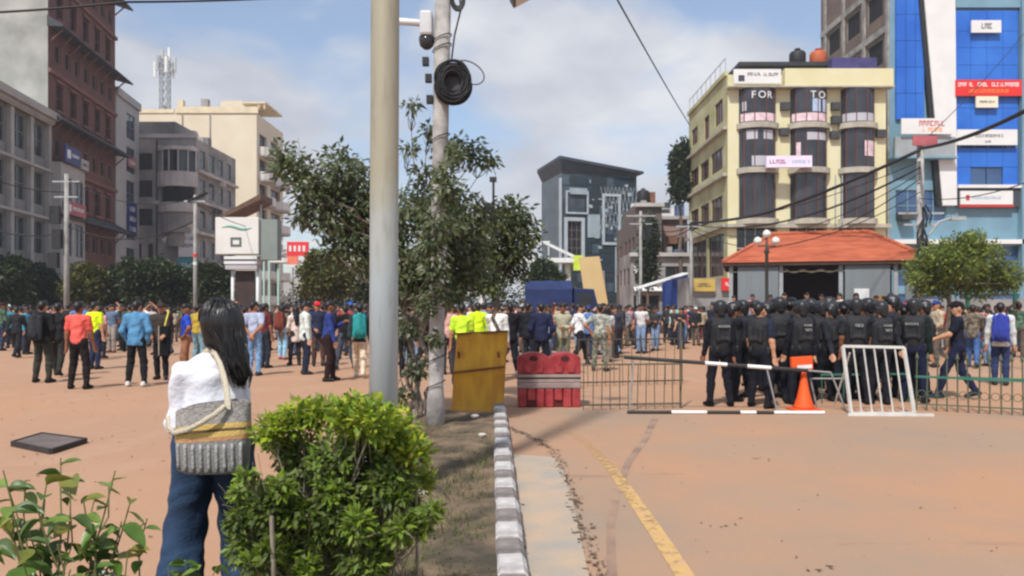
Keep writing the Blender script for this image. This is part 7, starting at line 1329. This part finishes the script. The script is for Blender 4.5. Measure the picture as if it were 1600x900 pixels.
# ------------------------------------------------------------ the woman in front
W0 = at(334, 479, 3.85); WF = R(-158); t = thing('person', 'woman with long black hair, white blouse and wide blue jeans beside the bush', 'person', (W0.x, W0.y, 0), WF)
m_skW = m_sk[2]; pr = []; A = pr.append
hipz = .90; L_ank, R_ank = Vector((.17, -.02, .08)), Vector((-.16, .04, .08))
# body: one continuous skin surface under the clothes
pv = Vector((-.025, 0, 1.37)); hr_ = Matrix.Rotation(R(30), 3, 'Z')
def HW(x, y, z): return pv + hr_ @ Vector((x, y, z - 1.37))
A((0, (0, .01, 1.30), HW(0, 0, 1.42), .05, .046, I3)); A((0, HW(0, .0, 1.50), HW(0, -.02, 1.49), .076, .07, (.93, 1, 1.2))); A((0, HW(0, -.03, 1.44), HW(0, -.048, 1.425), .048, .035, I3)); A((0, HW(0, -.092, 1.495), HW(0, -.106, 1.468), .008, .012, I3)); A((0, HW(-.016, -.084, 1.436), HW(.016, -.084, 1.436), .008, .008, I3))
for s in (-1, 1): A((0, HW(s * .075, .005, 1.49), HW(s * .077, .012, 1.465), .014, .011, I3))
A((0, (0, 0, .95), (0, 0, 1.15), .105, .115, (1, .7, 1))); A((0, (-.1, 0, 1.26), (.1, 0, 1.26), .07, .07, I3)); A((0, (-.05, 0, .90), (.05, 0, .90), .1, .1, I3))
SL, SR = Vector((.14, .01, 1.275)), Vector((-.125, .0, 1.27)); HL, HRr = Vector((.03, -.25, .99)), Vector((.02, -.25, 1.08))
EL, WLq = ik(SL, HL, .26, .235, (.45, .5, -.5)); ER, WRq = ik(SR, HRr, .26, .235, (-.1, .0, -1))
for S, E, Wq, s in ((SL, EL, WLq, 1), (SR, ER, WRq, -1)): A((0, S, E, .042, .035, I3)); A((0, E, Wq, .035, .024, I3)); hand(pr, Wq, (Wq - E), s, (0, 0, 1), .7, 0, .92)
for hp, an, s in ((Vector((.08, 0, hipz)), L_ank, 1), (Vector((-.08, 0, hipz)), R_ank, -1)):
    kn, an = ik(hp, an, .42, .42, (0, -1, 0)); A((0, hp, kn, .078, .052, I3)); A((0, kn, an, .05, .034, I3)); A((0, an + Vector((0, .02, -.03)), an + Vector((0, -.12, -.05)), .034, .026, I3))
body = link('body', sdf_mesh('body', pr, .0085, [m_skW], k=.025), t)
pr = []; A = pr.append
for hp, an, s in ((Vector((.085, 0, hipz)), L_ank, 1), (Vector((-.085, 0, hipz)), R_ank, -1)):
    kn, an = ik(hp, an, .42, .42, (0, -1, 0)); A((0, hp, kn, .104, .095, I3)); A((0, kn, Vector((an.x * 1.06, an.y, .06)), .095, .125, (1, 1.0, 1)))
A((0, (-.065, .015, .93), (.065, .015, .93), .128, .128, (1, .92, 1))); A((0, (-.05, .06, .90), (.05, .06, .90), .10, .10, I3)); A((0, (0, 0, 1.0), (0, 0, 1.05), .125, .12, (1, .75, 1)))
def denim():
    m = mat('dark_blue_denim', C(26, 48, 76), .85, .2, 3.0, bump=.3, bscale=60, col2=C(40, 66, 96)); return m
link('jeans', sdf_mesh('jeans', pr, .0085, [denim()], k=.035, wr={0: .006}), t)
pr = []; A = pr.append
A((0, (0, .0, .99), (0, .0, 1.14), .142, .132, (1, .78, 1))); A((0, (0, .01, 1.12), (0, .01, 1.22), .132, .132, (1, .74, 1))); A((0, (-.085, .01, 1.265), (.09, .01, 1.265), .08, .08, (1, .95, .9))); A((0, (-.05, .025, 1.315), (.05, .025, 1.315), .055, .055, I3))
for S, E, Wq, s in ((SL, EL, WLq, 1), (SR, ER, WRq, -1)):
    fd = (Wq - E).normalized(); A((2, S, E, .058, .064, I3)); A((2, E, Wq - fd * .05, .064, .056, I3)); A((2, E.lerp(Wq, .35) - Vector((0, 0, .012)), Wq - fd * .08, .062, .054, I3)); A((1, Wq - fd * .045, Wq - fd * .005, .036, .034, I3))
link('blouse', sdf_mesh('blouse', pr, .0085, [mat('white_cotton', C(222, 224, 232), .85, .06, 6, bump=.3, bscale=50), cloth((52, 48, 50)), MATS['white_cotton']], k=.03, kg=.003, wr={0: .009, 2: .009}), t)
pr = []; A = pr.append
A((0, HW(0, .022, 1.535), HW(0, -.02, 1.55), .094, .086, (1.02, 1.05, 1))); A((0, HW(-.005, .045, 1.51), HW(-.02, .05, 1.42), .09, .082, (1.05, .92, 1))); A((0, HW(-.03, .045, 1.42), (-.10, .09, 1.34), .074, .062, (1.0, .8, 1))); A((0, (-.10, .09, 1.34), (-.118, .11, 1.27), .052, .042, (1.0, .7, 1))); A((0, (-.118, .11, 1.27), (-.118, .115, 1.22), .036, .014, (1.0, .65, 1)))
for s in (-1, 1): A((0, HW(s * .072, .01, 1.53), HW(s * .07, .03, 1.42), .032, .026, I3))
def hairmat():
    m = mat('glossy_black_hair', (.010, .009, .009, 1), .34, .35, 50, bump=.3, bscale=60, stretch=(1, 1, .06), spec=.5); return m
link('hair', sdf_mesh('hair', pr, .008, [hairmat()], k=.03, wr={0: .002}), t)
mb = MB(); rh = random.Random(4)                    # loose locks laid over the hair
for k in range(150):
    th = rh.uniform(-2.2, 2.2) + math.pi / 2; e = rh.uniform(.98, 1.05); top_ = HW(rh.gauss(0, .012), -.02 + rh.gauss(0, .02), 1.645); pts = [top_]
    for u in (.25, .5, .75, 1.0): z = 1.545 + .096 * math.cos(u * 1.75) * e; q = .099 * math.sin(min(1.57, u * 1.75)) * e; pts.append(HW(q * math.cos(th) * 1.0, .012 + q * math.sin(th) * 1.02, z))
    f = rh.random(); endz = rh.uniform(1.19, 1.29); sx = rh.gauss(0, .022)
    if math.sin(th) > -.2: pts += [Vector(pts[-1]).lerp(Vector((-.085 + sx, .125, 1.36)), .55) + Vector((0, .02, .02)), Vector((-.10 + sx, .138 + rh.uniform(-.01, .008), 1.33)), Vector((-.122 + sx * 1.1, .148 + rh.uniform(-.012, .008), 1.26)), Vector((-.125 + sx * .8, .14, endz))]
    n_ = len(pts); mb.tube(pts, [.0035] * (n_ - 2) + [.003, .001], 4)
mb.build('hair_locks', hairmat(), t, smooth=True)
for an, s in ((L_ank, 1), (R_ank, -1)): link('shoe', sdf_mesh('shoe', [(0, (an.x, an.y + .05, .045), (an.x + s * .02, an.y - .13, .035), .042, .036, I3)], .01, [cloth((200, 196, 190))]), t)
mb = MB(); mb.box(-.01, -.005, -.015, .01, .005, .015); mb.build('hair_clip', m_steel, t, HW(-.06, .13, 1.40))
eb = MB()
for s in (-1, 1): eb.lathe([(.002, -.012), (.011, -.006), (.013, 0), (.011, .006), (.002, .012)], 10, 0, tuple(HW(s * .03, -.0775, 1.505)))
eb.build('eyes', mat('dark_eye', (.02, .015, .012, 1), .2, .1, 2), t)
# woven tote bag hanging at her side
bg = thing('tote_bag', 'grey woven tote bag with yellow stripes hanging from the woman\'s shoulder', 'bag', (0, 0, 0)); c0 = at(334, 690, 3.6); bg.location = (c0.x, c0.y, 0); bg.rotation_euler = (0, 0, R(4))
z1, z0_ = at(0, 632, 3.6).z, at(0, 738, 3.6).z; HB = z1 - z0_; WB = .168
def bagring(v):
    w = WB * (1.0 - .05 * (1 - v) ** 2); dp = .05 + .022 * math.sin(math.pi * min(1, v + .1)); n = 26; o = []
    for i in range(n): a = 2 * math.pi * i / n; cxq = math.copysign(abs(math.cos(a)) ** .45, math.cos(a)); syq = math.copysign(abs(math.sin(a)) ** .6, math.sin(a)); o.append((w * cxq, dp * syq, z0_ + HB * v - .012 * math.cos(a * 2) * v + .02 * (1 - v) * abs(cxq) ** 3 + .02 * cxq * v))
    return o
def bagband(nm, va, vb, m, grow=0, nst=4):
    mb = MB(); vs = []; n = 26
    for k in range(nst + 1):
        for p in bagring(va + (vb - va) * k / nst): vs.append((p[0] * (1 + grow), p[1] * (1 + grow), p[2]))
    fs = [(k * n + i, k * n + (i + 1) % n, (k + 1) * n + (i + 1) % n, (k + 1) * n + i) for k in range(nst) for i in range(n)]
    if va == 0: fs.append(tuple(range(n))[::-1])
    mb.add(vs, fs); return mb.build(nm, m, bg, smooth=True)
wv = lambda nm, c, c2: mat(nm, C(*c), .9, .2, 60, bump=.6, bscale=120, col2=C(*c2))
bagband('lower_panel', 0, .47, wv('grey_woven_cloth', (158, 157, 155), (136, 135, 134)), 0, 8); bagband('stripe', .47, .53, wv('tan_weave', (206, 164, 118), (180, 130, 92)), .012, 2); bagband('stripe', .53, .60, wv('yellow_weave', (222, 190, 112), (206, 172, 100)), .014, 2); bagband('stripe', .60, .64, wv('dark_olive_weave', (110, 92, 60), (90, 80, 60)), .012, 2); bagband('stripe', .64, .71, wv('yellow_weave', (222, 190, 112), (206, 172, 100)), .014, 2); bagband('upper_panel', .71, 1.0, wv('mottled_grey_weave', (184, 178, 170), (132, 128, 126)), .004, 4)
rb = wv('grey_rib', (158, 158, 158), (178, 177, 175))
for i in range(9):
    x = -WB * .84 + i * WB * 1.68 / 8; mb = MB(); pts = []
    for k in range(6):
        v = .05 + .40 * k / 5; dp = .05 + .022 * math.sin(math.pi * min(1, v + .1)); c_ = abs(x) / WB; pts.append((x, -dp * (1 - c_ ** 4.4) ** .3 - .002, z0_ + HB * v + .02 * (1 - v) * c_ ** 3))
    mb.tube(pts, .0085, 6); mb.build('rib', rb, bg, smooth=True)
m_strap = wv('cream_cotton_strap', (216, 206, 184), (196, 184, 160))
def strap(pts, w=.02):
    mb = MB(); vs = []; P_ = [Vector(p) for p in pts]
    for i, p in enumerate(P_): t_ = (P_[min(i + 1, len(P_) - 1)] - P_[max(i - 1, 0)]).normalized(); sd_ = t_.cross(Vector((0, -1, 0))); sd_ = sd_.normalized() if sd_.length > .1 else Vector((1, 0, 0)); vs += [p - sd_ * w + Vector((0, .003, 0)), p + sd_ * w + Vector((0, .003, 0)), p + sd_ * w - Vector((0, .003, 0)), p - sd_ * w - Vector((0, .003, 0))]
    fs = []
    for i in range(len(P_) - 1):
        for j in range(4): fs.append((i * 4 + j, i * 4 + (j + 1) % 4, (i + 1) * 4 + (j + 1) % 4, (i + 1) * 4 + j))
    mb.add(vs, fs); return mb.build('strap', m_strap, bg, smooth=True)
iv = Matrix.Rotation(-R(4), 4, 'Z')
def bl(px, py, d): return iv @ (at(px, py, d) - Vector((c0.x, c0.y, 0)))
strap([bl(356, 640, 3.54), bl(355, 615, 3.57), bl(350, 590, 3.62), bl(343, 568, 3.68), bl(335, 553, 3.74), bl(325, 546, 3.82), bl(315, 556, 3.92)], .014)
strap([bl(352, 634, 3.53), bl(335, 648, 3.50), bl(312, 662, 3.49), bl(292, 672, 3.5), bl(272, 677, 3.52), bl(263, 668, 3.58), bl(262, 650, 3.65)], .012)
# ------------------------------------------------------------ thin dusty air
mb = MB(); mb.box(-260, -40, -1.0, 260, 320, 60); hz_ = mb.build('haze', []); tag(hz_, 'thin pale dusty air over the plaza', 'haze', kind='stuff')
hm = bpy.data.materials.new('dusty_air'); hm.use_nodes = True; hm.node_tree.nodes.clear(); N = hm.node_tree.nodes; ho = N.new('ShaderNodeOutputMaterial'); hv = N.new('ShaderNodeVolumePrincipled'); hv.inputs['Color'].default_value = (.9, .93, 1, 1); hv.inputs['Density'].default_value = .0008; hv.inputs['Anisotropy'].default_value = .2
hm.node_tree.links.new(hv.outputs[0], ho.inputs['Volume']); hz_.data.materials.append(hm)
